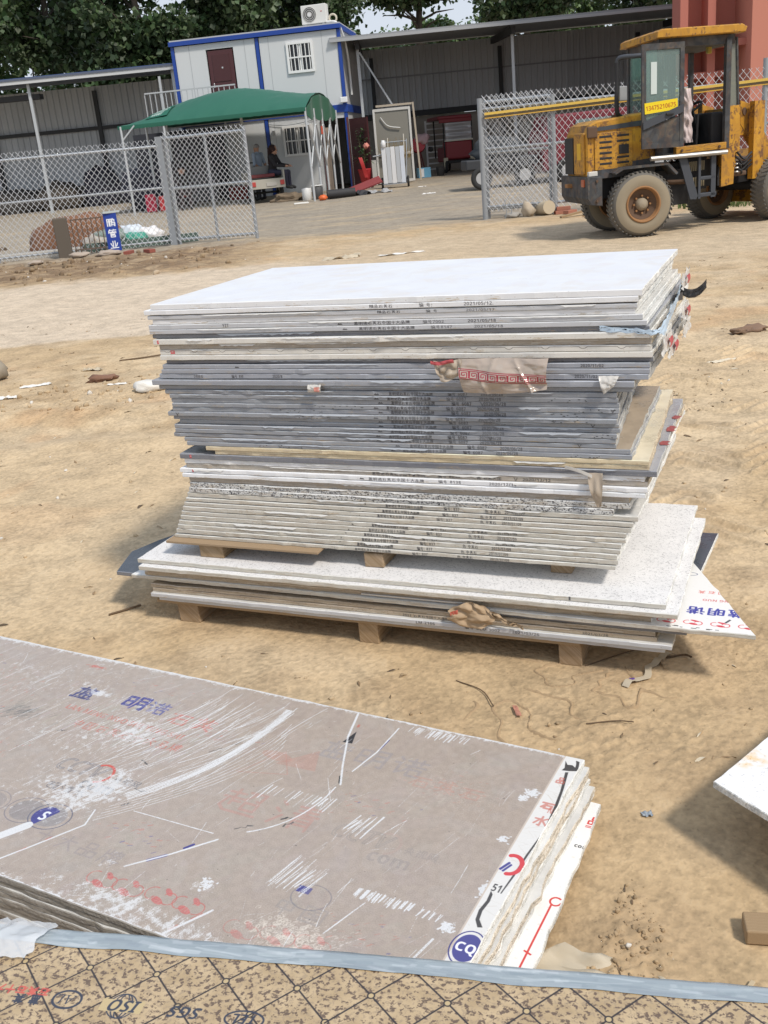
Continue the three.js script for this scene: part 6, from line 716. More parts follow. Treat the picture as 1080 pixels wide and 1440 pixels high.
  // balcony rail
  const rail = part('balcony_rail', [span(L - 0.85, -3.2, 3.43, 3.47, 0.73, 0.77), span(L - 0.85, -3.2, 2.69, 2.73, 0.73, 0.77)], mRailG, B); for (let i = 0; i <= 17; i++) part('baluster', span(L - 0.85 + i * 0.168 - 0.011, L - 0.85 + i * 0.168 + 0.011, 2.74, 3.42, 0.74, 0.76), mRailG, rail); part('balcony_deck', span(L - 0.9, -3.1, 2.58, 2.66, 0.05, 0.8), std(0.3, 0.31, 0.32, 0.6), B); part('balcony_post', span(L - 0.34, L - 0.28, 0, 3.9, 0.70, 0.76), mRailG, B); part('balcony_post', span(-3.18, -3.11, 0, 2.58, 0.70, 0.77), mFrameW, B);
  part('hose', hose([[-0.35, 4.95, -0.1], [-0.05, 4.9, 0.02], [0.08, 4.5, -0.35], [0.12, 4.1, -0.5], [0.08, 3.6, -0.9], [0.1, 2.9, -0.8]], 0.035, 30, 6), std(0.75, 0.75, 0.73, 0.5), B); part('flood_lamp', rb(0.22, 0.16, 0.12, 0.02, -0.02, 2.74, 0.14), std(0.8, 0.8, 0.8, 0.4), B);
  // air conditioner on the roof
  const f = (x, z) => [0.02 + Math.cos(-yaw) * x - Math.sin(-yaw) * z, -33.06 + Math.sin(-yaw) * x + Math.cos(-yaw) * z]; const [ax, az] = f(-0.72, -0.25), ac = thing('air_conditioner', 'white air conditioner outdoor unit standing on the house roof', 'air conditioner', [ax, 5.0, az], yaw - 0.08); part('casing', rb(0.78, 0.52, 0.30, 0.02, 0, 0.30, 0), std(0.72, 0.72, 0.69, 0.5), ac); const fan = part('fan_grille', [0.07, 0.12, 0.17, 0.205].map((r) => new THREE.TorusGeometry(r, 0.008, 6, 28).translate(-0.13, 0.30, 0.155)), std(0.55, 0.55, 0.53, 0.4), ac); part('fan_disc', new THREE.CylinderGeometry(0.2, 0.2, 0.012, 28).rotateX(Math.PI / 2).translate(-0.13, 0.30, 0.147), std(0.10, 0.10, 0.10, 0.7), ac); part('fan_hub', new THREE.CylinderGeometry(0.06, 0.06, 0.02, 20).rotateX(Math.PI / 2).translate(-0.13, 0.30, 0.16), std(0.7, 0.7, 0.7, 0.4), ac); part('badge', bx(0.05, 0.02, 0.006, 0.24, 0.36, 0.153), std(0.5, 0.05, 0.05), ac); for (const x of [-0.28, 0.28]) part('foot', bx(0.06, 0.04, 0.32, x, 0.02, 0), mGalv, ac); part('coiled_pipe', new THREE.TorusGeometry(0.11, 0.03, 8, 24).translate(0.55, 0.14, 0.02), std(0.62, 0.57, 0.46, 0.6), ac);
}
{ // red rendered building
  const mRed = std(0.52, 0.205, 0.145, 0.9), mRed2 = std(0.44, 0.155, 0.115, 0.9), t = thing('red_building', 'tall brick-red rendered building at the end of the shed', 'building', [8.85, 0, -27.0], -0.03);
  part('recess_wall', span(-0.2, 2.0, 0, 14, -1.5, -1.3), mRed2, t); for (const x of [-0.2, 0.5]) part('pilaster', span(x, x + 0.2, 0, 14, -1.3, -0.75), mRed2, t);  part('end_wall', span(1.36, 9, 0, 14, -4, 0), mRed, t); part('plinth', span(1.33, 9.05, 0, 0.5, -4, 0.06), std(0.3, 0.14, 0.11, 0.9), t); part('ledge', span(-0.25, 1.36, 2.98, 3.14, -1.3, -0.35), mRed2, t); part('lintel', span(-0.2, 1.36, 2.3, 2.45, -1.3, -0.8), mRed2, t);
  const tuft = []; for (let i = 0; i < 70; i++) { const x = rr(-0.3, 0.7), h = rr(0.1, 0.35); tuft.push(bar([x, 0, rr(-0.15, 0.15)], [x + rr(-0.12, 0.12), h, rr(-0.2, 0.2)], 0.02, 3, 0.003)); } const [gx, gz] = [9.02, -27.7]; single('weed_tuft', tuft, std(0.10, 0.12, 0.03, 0.9), 'green weeds growing on the ledge of the red building', 'weeds', [gx, 3.14, gz], 0.12);
}

// ---------------------------------------------------------------- yellow wheel loader; x runs from its engine end to its bucket, z = 0 is the near side
{
  const [c, g] = canvas(512, 512); g.fillStyle = css(0.47, 0.228, 0.02); g.fillRect(0, 0, 512, 512); for (let i = 0; i < 260; i++) { g.fillStyle = pick([css(0.60, 0.33, 0.03, 0.3), css(0.42, 0.20, 0.018, 0.3), css(0.24, 0.12, 0.04, 0.3)]); g.beginPath(); g.ellipse(rr(0, 512), rr(0, 512), rr(4, 50), rr(3, 26), rr(0, 3), 0, 7); g.fill(); } for (let i = 0; i < 75; i++) { const x = rr(0, 512), y = rr(0, 512); for (let k = 0; k < 14; k++) { g.fillStyle = css(0.13, 0.06, 0.03, rr(0.2, 0.7)); g.beginPath(); g.ellipse(x + rr(-16, 16), y + rr(-12, 24), rr(1, 8), rr(1, 10), 0, 0, 7); g.fill(); } } for (let i = 0; i < 60; i++) { g.fillStyle = css(0.10, 0.05, 0.03, rr(0.15, 0.5)); g.fillRect(rr(0, 512), rr(0, 512), rr(1, 3), rr(8, 50)); }
  const mY = new THREE.MeshStandardMaterial({ map: ctex(c, [0.9, 0.9]), roughness: 0.55 }), [c2, g2] = canvas(256, 256); g2.fillStyle = css(0.045, 0.046, 0.05); g2.fillRect(0, 0, 256, 256); for (let i = 0; i < 300; i++) { g2.fillStyle = pick([css(0.13, 0.07, 0.042, 0.3), css(0.075, 0.08, 0.09, 0.4), css(0.03, 0.03, 0.034, 0.4), css(0.18, 0.145, 0.10, 0.15)]); g2.beginPath(); g2.ellipse(rr(0, 256), rr(0, 256), rr(2, 30), rr(2, 20), rr(0, 3), 0, 7); g2.fill(); }
  const mK = new THREE.MeshStandardMaterial({ map: ctex(c2, [1, 1]), roughness: 0.7 }), mCw = new THREE.MeshStandardMaterial({ map: ctex(c2, [1.3, 1.3]), color: rgb(1.0, 1.0, 1.0), roughness: 0.8 }), mBlk = std(0.02, 0.02, 0.022, 0.7), mSteel = std(0.42, 0.41, 0.39, 0.45, 0.5), mSlate = std(0.05, 0.056, 0.068, 0.6), mTyre = std(0.145, 0.133, 0.115, 0.95), mMud = std(0.27, 0.225, 0.158, 0.95), mRust = std(0.30, 0.15, 0.06, 0.8), mRustD = std(0.11, 0.065, 0.04, 0.85), mGreenGlass = new THREE.MeshPhysicalMaterial({ color: rgb(0.62, 0.76, 0.72), roughness: 0.05, transmission: 0.85, thickness: 0 });
  const T = thing('wheel_loader', 'old yellow wheel loader with a rusty hood and open-sided cab', 'loader', [3.616, 0, -12.97], 4 * D2R);
  const wheel = (x, z) => {
    const w = part('wheel', lathe([[0.205, -0.13], [0.30, -0.145], [0.355, -0.125], [0.392, -0.07], [0.398, 0], [0.392, 0.07], [0.355, 0.125], [0.30, 0.145], [0.205, 0.13]], 48).rotateX(Math.PI / 2).translate(x, 0.395, z), mTyre, T); const lugs = []; for (let i = 0; i < 44; i++) { const a = i / 44 * Math.PI * 2; for (const s of [-1, 1]) { const b = new THREE.BoxGeometry(0.024, 0.009, 0.10).rotateY(s * 0.35).translate(0, 0.397, s * 0.06); b.rotateZ(a + (s > 0 ? 0.07 : 0)); lugs.push(b.translate(x, 0.395, z)); } } part('tread', lugs, mTyre, w);
    part('sidewall', lathe([[0.215, 0.136], [0.262, 0.149], [0.31, 0.146], [0.352, 0.127]], 40).rotateX(Math.PI / 2).translate(x, 0.395, z + 0.0035), mMud, w); part('rim', lathe([[0.225, 0.13], [0.222, 0.155], [0.205, 0.16], [0.195, 0.14], [0.185, 0.09], [0.10, 0.05], [0.02, 0.05]], 36).rotateX(Math.PI / 2).translate(x, 0.395, z), mRust, w); part('rim_dish', lathe([[0.184, 0.097], [0.12, 0.062], [0.0, 0.056]], 30).rotateX(Math.PI / 2).translate(x, 0.395, z + 0.003), mRustD, w); part('hub', lathe([[0.0, 0.135], [0.045, 0.13], [0.055, 0.11], [0.075, 0.1], [0.08, 0.06]], 20).rotateX(Math.PI / 2).translate(x, 0.395, z), std(0.30, 0.25, 0.18, 0.8), w); const nuts = []; for (let i = 0; i < 8; i++) { const a = i / 8 * 6.283; nuts.push(new THREE.CylinderGeometry(0.013, 0.013, 0.03, 6).rotateX(Math.PI / 2).translate(x + Math.cos(a) * 0.105, 0.395 + Math.sin(a) * 0.105, z + 0.085)); } part('wheel_nuts', nuts, mRust, w);
  };
  wheel(0, -0.15); wheel(0, -1.3); { const n0 = T.children.length; wheel(1.85, -0.15); wheel(1.85, -1.3); for (const w of T.children.slice(n0)) w.userData.front = 2; }
  part('axle', bar([0, 0.395, -0.25], [0, 0.395, -1.2], 0.08, 10), mBlk, T); part('axle_front', bar([2.42, 0.395, -0.25], [2.42, 0.395, -1.2], 0.08, 10), mBlk, T);
  part('chassis', [span(-0.6, 1.35, 0.48, 0.82, -0.45, -1.05), span(0.25, 0.9, 0.30, 0.75, -0.35, -1.0)], mBlk, T); part('front_frame_beam', span(1.5, 2.9, 0.45, 0.72, -0.55, -0.95), mBlk, T);
  part('counterweight', prism([[-0.80, 0.77], [-0.58, 0.76], [-0.58, 0.42], [-0.74, 0.44], [-0.80, 0.52]], 1.2, 0.008).translate(0, 0, -1.37), mCw, T); part('tow_hook', rb(0.10, 0.05, 0.12, 0.01, -0.84, 0.66, -0.9), mRust, T); part('white_block', rb(0.14, 0.06, 0.10, 0.01, -0.68, 0.805, -0.3), std(0.62, 0.60, 0.55, 0.8), T);
  // engine hood
  const hood = part('hood', prism([[-0.74, 0.80], [-0.74, 1.28], [-0.69, 1.37], [-0.58, 1.41], [0.30, 1.47], [0.30, 0.80]], 0.86, 0.02).translate(0, 0, -1.18), mY, T); part('hood_stripe', prism([[-0.70, 1.345], [0.28, 1.40], [0.28, 1.33], [-0.70, 1.305]], 0.012).translate(0, 0, -0.298), mSlate, hood); part('radiator_grille', span(-0.80, -0.765, 0.80, 1.25, -0.80, -1.18), mBlk, hood); part('corner_panel', rb(0.05, 0.5, 0.42, 0.02, -0.775, 1.05, -0.56), mY, hood);
  const pn = part('louvre_panel', rb(0.585, 0.44, 0.016, 0.006, -0.345, 1.065, -0.289), mY, hood); for (const x0 of [-0.56, -0.29]) for (let i = 0; i < 6; i++) { if (x0 > -0.4 && (i === 2 || i === 3)) continue; part('louvre_slot', rb(0.19, 0.026, 0.012, 0.004, x0 + 0.09, 1.235 - i * 0.064, -0.2825), mBlk, pn); } part('vent_box', rb(0.15, 0.11, 0.03, 0.006, -0.19, 1.07, -0.277), mBlk, pn); part('yellow_decal', rb(0.02, 0.2, 0.16, 0.002, -0.795, 1.08, -0.52), std(0.70, 0.42, 0.02, 0.5), hood); part('grimy_skirt', prism([[-0.74, 0.80], [-0.5, 0.86], [-0.3, 0.90], [0.3, 0.93], [0.3, 0.74], [-0.74, 0.74]], 0.02).translate(0, 0, -0.302), mK, hood); part('hood_fitting', rb(0.16, 0.14, 0.05, 0.02, -0.68, 1.30, -0.27), mRustD, hood);
  part('exhaust_pipe', hose([[-0.14, 1.44, -0.5], [-0.23, 1.50, -0.42], [-0.23, 1.9, -0.42], [-0.23, 2.08, -0.42]], 0.035, 20, 8), mBlk, T); part('mirror_arm', hose([[-0.23, 2.05, -0.42], [-0.22, 2.12, -0.40], [0.0, 2.13, -0.3], [0.1, 2.13, -0.28]], 0.028, 16, 8), mSlate, T); part('mirror', rb(0.12, 0.17, 0.03, 0.01, -0.13, 1.72, -0.44), std(0.35, 0.36, 0.37, 0.4), T);
  // cab
  const P = (x, y0, y1, z, w = 0.07) => part('cab_pillar', span(x - w / 2, x + w / 2, y0, y1, z - w / 2, z + w / 2), mK, T); P(0.34, 0.95, 2.3, -0.2); P(1.44, 0.95, 2.26, -0.17, 0.085); P(0.34, 0.95, 2.3, -1.32); P(1.44, 0.95, 2.26, -1.32); P(1.08, 0.95, 2.26, -1.32, 0.1);
  const roof = part('cab_roof', prism([[0.24, 2.305], [0.25, 2.36], [0.31, 2.385], [1.62, 2.41], [1.70, 2.38], [1.68, 2.335], [0.32, 2.305]], 1.36, 0.012).translate(0, 0, -1.44), mY, T); part('roof_liner', span(0.32, 1.56, 2.20, 2.31, -0.16, -1.36), mK, roof); part('work_lamp', rb(0.08, 0.10, 0.08, 0.02, 1.30, 2.17, -0.5), std(0.5, 0.36, 0.06, 0.4), roof);
  part('corner_glass', prism([[1.49, 1.46], [1.66, 1.45], [1.60, 2.24], [1.50, 2.24]], 0.012).translate(0, 0, -0.2), new THREE.MeshPhysicalMaterial({ color: rgb(0.40, 0.42, 0.36), roughness: 0.35, transmission: 0.55, thickness: 0 }), T); part('front_frame', prism([[1.645, 1.45], [1.675, 1.45], [1.615, 2.28], [1.585, 2.28]], 0.05).translate(0, 0, -0.22), mK, T);
  part('cab_side_panel', prism([[1.36, 0.47], [1.58, 0.49], [1.60, 0.88], [1.68, 0.90], [1.665, 1.46], [1.46, 1.46], [1.44, 0.96], [1.36, 0.94]], 0.05, 0.004).translate(0, 0, -0.19), mY, T); part('cab_front_panel', span(1.60, 1.66, 0.7, 1.44, -0.2, -1.3), mY, T); part('sill', rb(0.86, 0.085, 0.1, 0.008, 1.0, 0.985, -0.17), mY, T); part('cab_floor', span(0.32, 1.5, 0.90, 0.95, -0.2, -1.34), mBlk, T); part('rear_cab_panel', span(0.32, 0.36, 0.95, 1.45, -0.24, -1.3), mK, T); part('rear_glass', span(0.33, 0.342, 1.45, 2.2, -0.26, -1.28), mGreenGlass, T); part('far_cab_panel', span(0.38, 1.0, 0.95, 1.25, -1.33, -1.31), mK, T);
  // open door folded flat along the side
  const D = part('cab_door', [prism([[-0.03, 1.05], [0.62, 1.03], [0.62, 1.10], [-0.03, 1.12]], 0.04), prism([[-0.03, 2.16], [0.62, 2.17], [0.62, 2.24], [-0.03, 2.23]], 0.04), prism([[-0.03, 1.12], [0.03, 1.12], [0.03, 2.16], [-0.03, 2.16]], 0.04), prism([[0.555, 1.10], [0.62, 1.10], [0.62, 2.17], [0.555, 2.17]], 0.04), prism([[0.03, 1.12], [0.555, 1.10], [0.555, 1.40], [0.03, 1.28]], 0.025).translate(0, 0, 0.008)].map((q) => q.translate(0, 0, -0.02)), mK, T); part('door_glass', prism([[0.03, 1.38], [0.10, 1.36], [0.555, 1.47], [0.555, 2.16], [0.03, 2.16]], 0.008).translate(0, 0, -0.004), mGreenGlass, D); part('door_brace', prism([[-0.02, 1.27], [0.60, 1.44], [0.60, 1.53], [-0.02, 1.36]], 0.02).translate(0, 0, 0.022), mSlate, D); part('door_handle', rb(0.12, 0.03, 0.03, 0.01, 0.38, 1.43, 0.055), mBlk, D); part('inner_mirror', bx(0.09, 0.36, 0.008, 0.15, 1.85, 0.0085), std(0.55, 0.62, 0.60, 0.3), D);
  const [c3, g3] = canvas(512, 144); g3.fillStyle = css(0.78, 0.60, 0.01); g3.fillRect(0, 0, 512, 144); g3.fillStyle = css(0.42, 0.10, 0.01); g3.font = 'bold 84px sans-serif'; g3.save(); g3.scale(0.93, 1); g3.fillText('13475210675', 14, 104); g3.restore(); const pl = part('phone_plate', bx(0.51, 0.125, 0.008, 0.26, 1.525, 0.02, 0, 0, 0.06), std(0.75, 0.56, 0.01, 0.5), D), q = new THREE.PlaneGeometry(0.51, 0.125).rotateZ(0.06).translate(0.26, 1.525, 0.0275); q.translate(-0.0, 0, 0); part('plate_print', q, new THREE.MeshStandardMaterial({ map: ctex(c3), roughness: 0.5 }), pl);
  // cab interior
  part('seat', [rb(0.44, 0.12, 0.5, 0.04, 0.72, 1.28, -0.75), rb(0.12, 0.55, 0.48, 0.05, 0.5, 1.55, -0.75), span(0.5, 0.85, 0.95, 1.22, -0.55, -0.95)], mBlk, T); part('steering_column', bar([1.32, 0.95, -0.7], [1.12, 1.45, -0.7], 0.04, 8), mBlk, T); part('steering_wheel', new THREE.TorusGeometry(0.19, 0.018, 8, 28).rotateX(Math.PI / 2).rotateZ(0.45).translate(1.10, 1.47, -0.7), mBlk, T); part('dashboard', rb(0.22, 0.45, 0.9, 0.03, 1.36, 1.18, -0.75), mBlk, T); part('lever', [bar([1.02, 0.95, -0.35], [1.05, 1.4, -0.35], 0.015, 6), bar([0.92, 0.95, -0.4], [0.9, 1.32, -0.4], 0.015, 6)], mBlk, T);
  part('hanging_bag', sheet((u, v) => [lerp(0.74, 0.96, u) + 0.05 * v + 0.02 * n2(v * 3, 4), lerp(1.72, 1.06, v), -0.42 + 0.06 * Math.sin(u * 3.1) + 0.03 * n2(u * 3, v * 4)], 14, 20, 0.001), std(0.60, 0.50, 0.49, 0.4), T);
  // side gear
  part('step_bar', bar([0.13, 0.925, -0.05], [1.40, 0.905, -0.05], 0.03, 10), mSteel, T); part('fender_plate', prism([[0.60, 0.90], [0.74, 0.88], [0.93, 0.40], [0.90, 0.36], [0.80, 0.37]], 0.03).translate(0, 0, -0.12), mSlate, T); part('ladder', [span(1.16, 1.24, 0.36, 0.9, -0.14, -0.10), span(0.94, 0.98, 0.36, 0.88, -0.14, -0.10), rb(0.32, 0.05, 0.12, 0.01, 1.1, 0.40, -0.16), rb(0.26, 0.045, 0.12, 0.01, 1.1, 0.61, -0.16)], mSlate, T); for (const y of [0.76, 0.56]) part('side_grille', [0, 1, 2, 3, 4, 5, 6, 7].map((i) => span(0.90 + i * 0.035, 0.915 + i * 0.035, y - 0.06, y + 0.06, -0.34, -0.32)), std(0.42, 0.36, 0.24, 0.8), T); part('battery_box', span(0.84, 1.22, 0.46, 0.86, -0.36, -0.7), mBlk, T);
  // lifting frame and bucket
  for (const z of [-0.42, -1.05]) { const a = part('lift_arm', prism([[1.72, 1.52], [2.02, 1.46], [2.75, 0.62], [2.9, 0.30], [2.72, 0.26], [2.5, 0.55], [1.74, 1.22]], 0.07, 0.006).translate(0, 0, z), mY, T); part('arm_pin', new THREE.CylinderGeometry(0.05, 0.05, 0.10, 14).rotateX(Math.PI / 2).translate(1.82, 1.38, z + 0.04), mRustD, a); } part('arm_tower', [span(1.86, 2.12, 0.5, 1.5, -0.20, -0.28), span(1.86, 2.12, 0.5, 1.5, -1.2, -1.28), span(1.70, 1.86, 1.08, 1.22, -0.35, -1.1)], mY, T); part('hydraulic_ram', bar([1.75, 0.75, -0.74], [2.6, 0.72, -0.74], 0.06, 10), mRustD, T); part('hinge_coil', [0, 1, 2, 3].map((i) => new THREE.TorusGeometry(0.05, 0.012, 6, 14).rotateX(Math.PI / 2).translate(1.68, 0.78 - i * 0.05, -0.24)), mSteel, T); part('articulation', [bar([1.62, 0.55, -0.74], [1.62, 1.0, -0.74], 0.08, 10), rb(0.26, 0.06, 0.14, 0.02, 1.76, 0.60, -0.3)], mRustD, T);
  part('bucket', [prism([[2.85, 0.12], [3.5, 0.06], [3.52, 0.09], [2.98, 0.18], [2.9, 0.6], [3.1, 0.82], [3.07, 0.86], [2.83, 0.64]], 1.9).translate(0, 0, -1.7), ...[-1.7, 0.17].map((z) => prism([[2.85, 0.12], [3.5, 0.06], [3.07, 0.86], [2.83, 0.64]], 0.03).translate(0, 0, z))], mY, T);
  for (let i = 0; i < 4; i++) part('hydraulic_hose', hose([[1.5 + 0.02 * i, 1.0 - 0.1 * i, -0.26 - 0.05 * i], [1.66 + 0.03 * i, 0.88 - 0.08 * i, -0.18], [1.85, 0.78 - 0.07 * i, -0.26 - 0.03 * i], [2.05, 0.85 - 0.05 * i, -0.36]], 0.016, 18, 6), mBlk, T);
  part('grab_handle', hose([[0.36, 1.1, -0.13], [0.33, 1.3, -0.10], [0.33, 1.75, -0.10], [0.36, 1.95, -0.13]], 0.014, 16, 6), mK, T); part('fuel_cap', new THREE.CylinderGeometry(0.05, 0.055, 0.05, 16).translate(-0.2, 1.46, -0.6), mRustD, T); part('rear_lamp', rb(0.03, 0.09, 0.12, 0.008, -0.815, 0.70, -0.32), std(0.42, 0.10, 0.04, 0.35), T);
  for (const [x, y] of [[-0.66, 0.72], [-0.66, 0.48], [0.66, 1.08], [0.66, 0.98], [1.3, 0.98]]) part('bolt', new THREE.CylinderGeometry(0.018, 0.018, 0.03, 6).rotateX(Math.PI / 2).translate(x, y, x < 0 ? -0.155 : -0.11), mRustD, T); part('mud_guard', prism([[-0.42, 0.80], [-0.28, 0.86], [0.42, 0.86], [0.58, 0.72], [0.55, 0.70], [0.40, 0.83], [-0.28, 0.83], [-0.40, 0.78]], 0.3).translate(0, 0, -0.36), mK, T); part('drip_pipe', bar([0.25, 0.62, -0.33], [0.85, 0.58, -0.33], 0.03, 8), mRustD, T);
  // the front half is steered away: bend everything ahead of the hinge
  const FRONT = ['lift_arm', 'arm_tower', 'hydraulic_ram', 'bucket', 'axle_front', 'front_frame_beam'], px = 1.0, pz = -0.74, turn = new THREE.Matrix4().makeTranslation(px, 0, pz).multiply(new THREE.Matrix4().makeRotationY(25 * D2R)).multiply(new THREE.Matrix4().makeTranslation(-px, 0, -pz));
  for (const c of T.children) c.traverse((m) => {
    const isWheel = c.name === 'wheel', p = m.geometry.attributes.position;
    if (!isWheel) { for (let k = 0; k < p.count; k++) { const x = p.getX(k), y = p.getY(k); p.setX(k, x < 0 ? 0.83 * x : 0.83 * x - 0.037 * x * x * (x < 2 ? 1 : 4 / (x * x) * (0.5 + x / 4))); p.setY(k, 1.35 + (y - 1.35) * (1 - 0.03 * clamp(x, 0, 2))); } m.geometry.computeVertexNormals(); }
    if (c.userData.front === 2 || FRONT.includes(c.name)) m.geometry.applyMatrix4(turn);
  });
  for (const c of T.children) delete c.userData.front;
}

// ---------------------------------------------------------------- green canopy with folding frame
{
  const mG = new THREE.MeshPhysicalMaterial({ color: rgb(0.016, 0.125, 0.080), roughness: 0.65, transmission: 0.10, thickness: 0 }), mG2 = new THREE.MeshPhysicalMaterial({ color: rgb(0.04, 0.15, 0.085), roughness: 0.6, transmission: 0.25, thickness: 0 });
  const T = thing('green_canopy', 'arched green folding canopy on white tube legs before the house', 'canopy', [-6.42, yardRise(-29.6), -30.2], -0.20), L = 5.45, D = 3.7, e = 2.42;
  const arch = (v) => e + 0.78 * Math.sin(Math.PI * v) ** 0.8, hip = (u) => Math.sin(Math.min(1, u / 0.55) * Math.PI / 2) * (1 - 0.5 * smooth(0.55, 1, u));
  part('cover', sheet((u, v) => [u * L, e + (arch(v) - e) * lerp(0.12, 1, hip(u)) - 0.03 * Math.abs(Math.sin(u * 22)) * (v < 0.06 ? 1 : 0.25) + 0.012 * n2(u * 14, v * 6), -D * v], 64, 26, 0.006), mG, T);
  part('end_valance', sheet((u, v) => [L + 0.02 + 0.03 * Math.sin(u * 19), lerp(e + (arch(u) - e) * 0.5 - 0.005, e - 0.20 - 0.12 * Math.abs(Math.sin(u * 12.5)), v), -D * u], 40, 10, 0.006), mG2, T); part('front_valance', sheet((u, v) => [u * L, e - 0.10 * v + 0.02 - 0.012 * Math.abs(Math.sin(u * 60)) * v, 0.012], 60, 2, 0.005), mG, T);
  const [c, g] = canvas(256, 128); g.fillStyle = css(0.016, 0.125, 0.080); g.fillRect(0, 0, 256, 128); g.fillStyle = css(0.55, 0.62, 0.58); g.font = 'bold 52px sans-serif'; g.fillText('HMEL', 40, 56); g.fillRect(36, 70, 170, 8); g.fillRect(36, 90, 190, 7); g.fillRect(36, 106, 170, 10); part('printed_panel', sheet((u, v) => { const uu = 0.135 + u * 0.12, vv = 0.30 - v * 0.22; return [uu * L, e + (arch(vv) - e) * lerp(0.12, 1, hip(uu)) + 0.02 * 1, -D * vv + 0.015]; }, 10, 8, 0.002).scale(1, 1, 1), new THREE.MeshStandardMaterial({ map: ctex(c), roughness: 0.6 }), T);
  const mT = std(0.55, 0.57, 0.58, 0.45, 0.4), leg = (x, z, h = e) => part('leg', bar([x, -0.1, z], [x, h, z], 0.035, 8), mT, T);
  leg(0.08, 0); leg(0.08, -D); leg(0.08, -D / 2, e); for (let i = 0; i < 5; i++) leg(L - 0.02 + 0.012 * i, -D * i / 4 - 0.02, e); leg(1.35, -0.02); leg(1.95, -D); part('corner_brace', beam([0.08, 2.05, 0], [0.5, 2.42, 0], 0.04, 0.04), mT, T);
  for (let i = 0; i < 4; i++) { const z0 = -D * i / 4, z1 = -D * (i + 1) / 4; part('scissor_brace', bar([L, 0.9, z0], [L, 2.0, z1], 0.022, 6), mT, T); part('scissor_brace', bar([L + 0.03, 2.0, z0], [L + 0.03, 0.9, z1], 0.022, 6), mT, T); } part('eave_tube', bar([0, e - 0.02, -0.02], [L, e - 0.02, -0.02], 0.025, 6), mT, T); part('eave_tube', bar([0, e - 0.02, -D], [L, e - 0.02, -D], 0.025, 6), mT, T); part('red_tag', bx(0.05, 0.22, 0.02, L + 0.03, 1.85, -1.6), std(0.6, 0.10, 0.05), T);
  // dark goods kept under it, plus a screen added to deepen the interior shade
  const put = (n, gg, m, lab, cat, x, z, t = 0) => single(n, gg, m, lab, cat, [x, yardRise(z), z], t);
  put('stored_bundle', lump(0.8, 1.1, 0.85, 0.7, 2, 0.25, 3).translate(0, 0.55, 0), std(0.03, 0.03, 0.045, 0.8), 'dark bundle under the green canopy by the gate', 'bundle', -6.2, -32.4); put('stored_bundle', lump(0.7, 1.0, 1.1, 0.7, 9, 0.25, 3).translate(0, 0.6, 0), std(0.035, 0.032, 0.035, 0.8), 'black bundle under the green canopy by the house', 'bundle', -5.3, -32.5); put('added_dark_screen', bx(2.9, 2.15, 0.06, 0, 1.1, 0), std(0.03, 0.032, 0.04, 0.8), 'dark screen added to deepen the shade at the back of the green canopy', 'screen', -5.25, -33.25, -0.15); put('red_crate', rb(0.5, 0.42, 0.4, 0.03, 0, 0.21, 0), std(0.42, 0.03, 0.035, 0.6), 'red crate under the green canopy', 'crate', -5.55, -31.2, 0.3); put('red_crate', rb(0.3, 0.5, 0.3, 0.03, 0, 0.25, 0), std(0.35, 0.02, 0.05, 0.6), 'tall narrow red crate under the green canopy', 'crate', -6.0, -31.1, 0.1); put('grey_machine', [rb(0.9, 0.8, 0.6, 0.05, 0, 0.5, 0), rb(0.5, 0.5, 0.5, 0.04, 0.1, 1.1, 0)], std(0.07, 0.072, 0.08, 0.6), 'dark grey machine under the green canopy', 'machine', -4.6, -32.4, 0.2);
  put('cardboard_box', rb(0.62, 0.4, 0.5, 0.01, 0, 0.2, 0), std(0.26, 0.05, 0.045, 0.8), 'dull red box on the ledge under the canopy', 'box', -3.6, -33.2, 0.1);
}
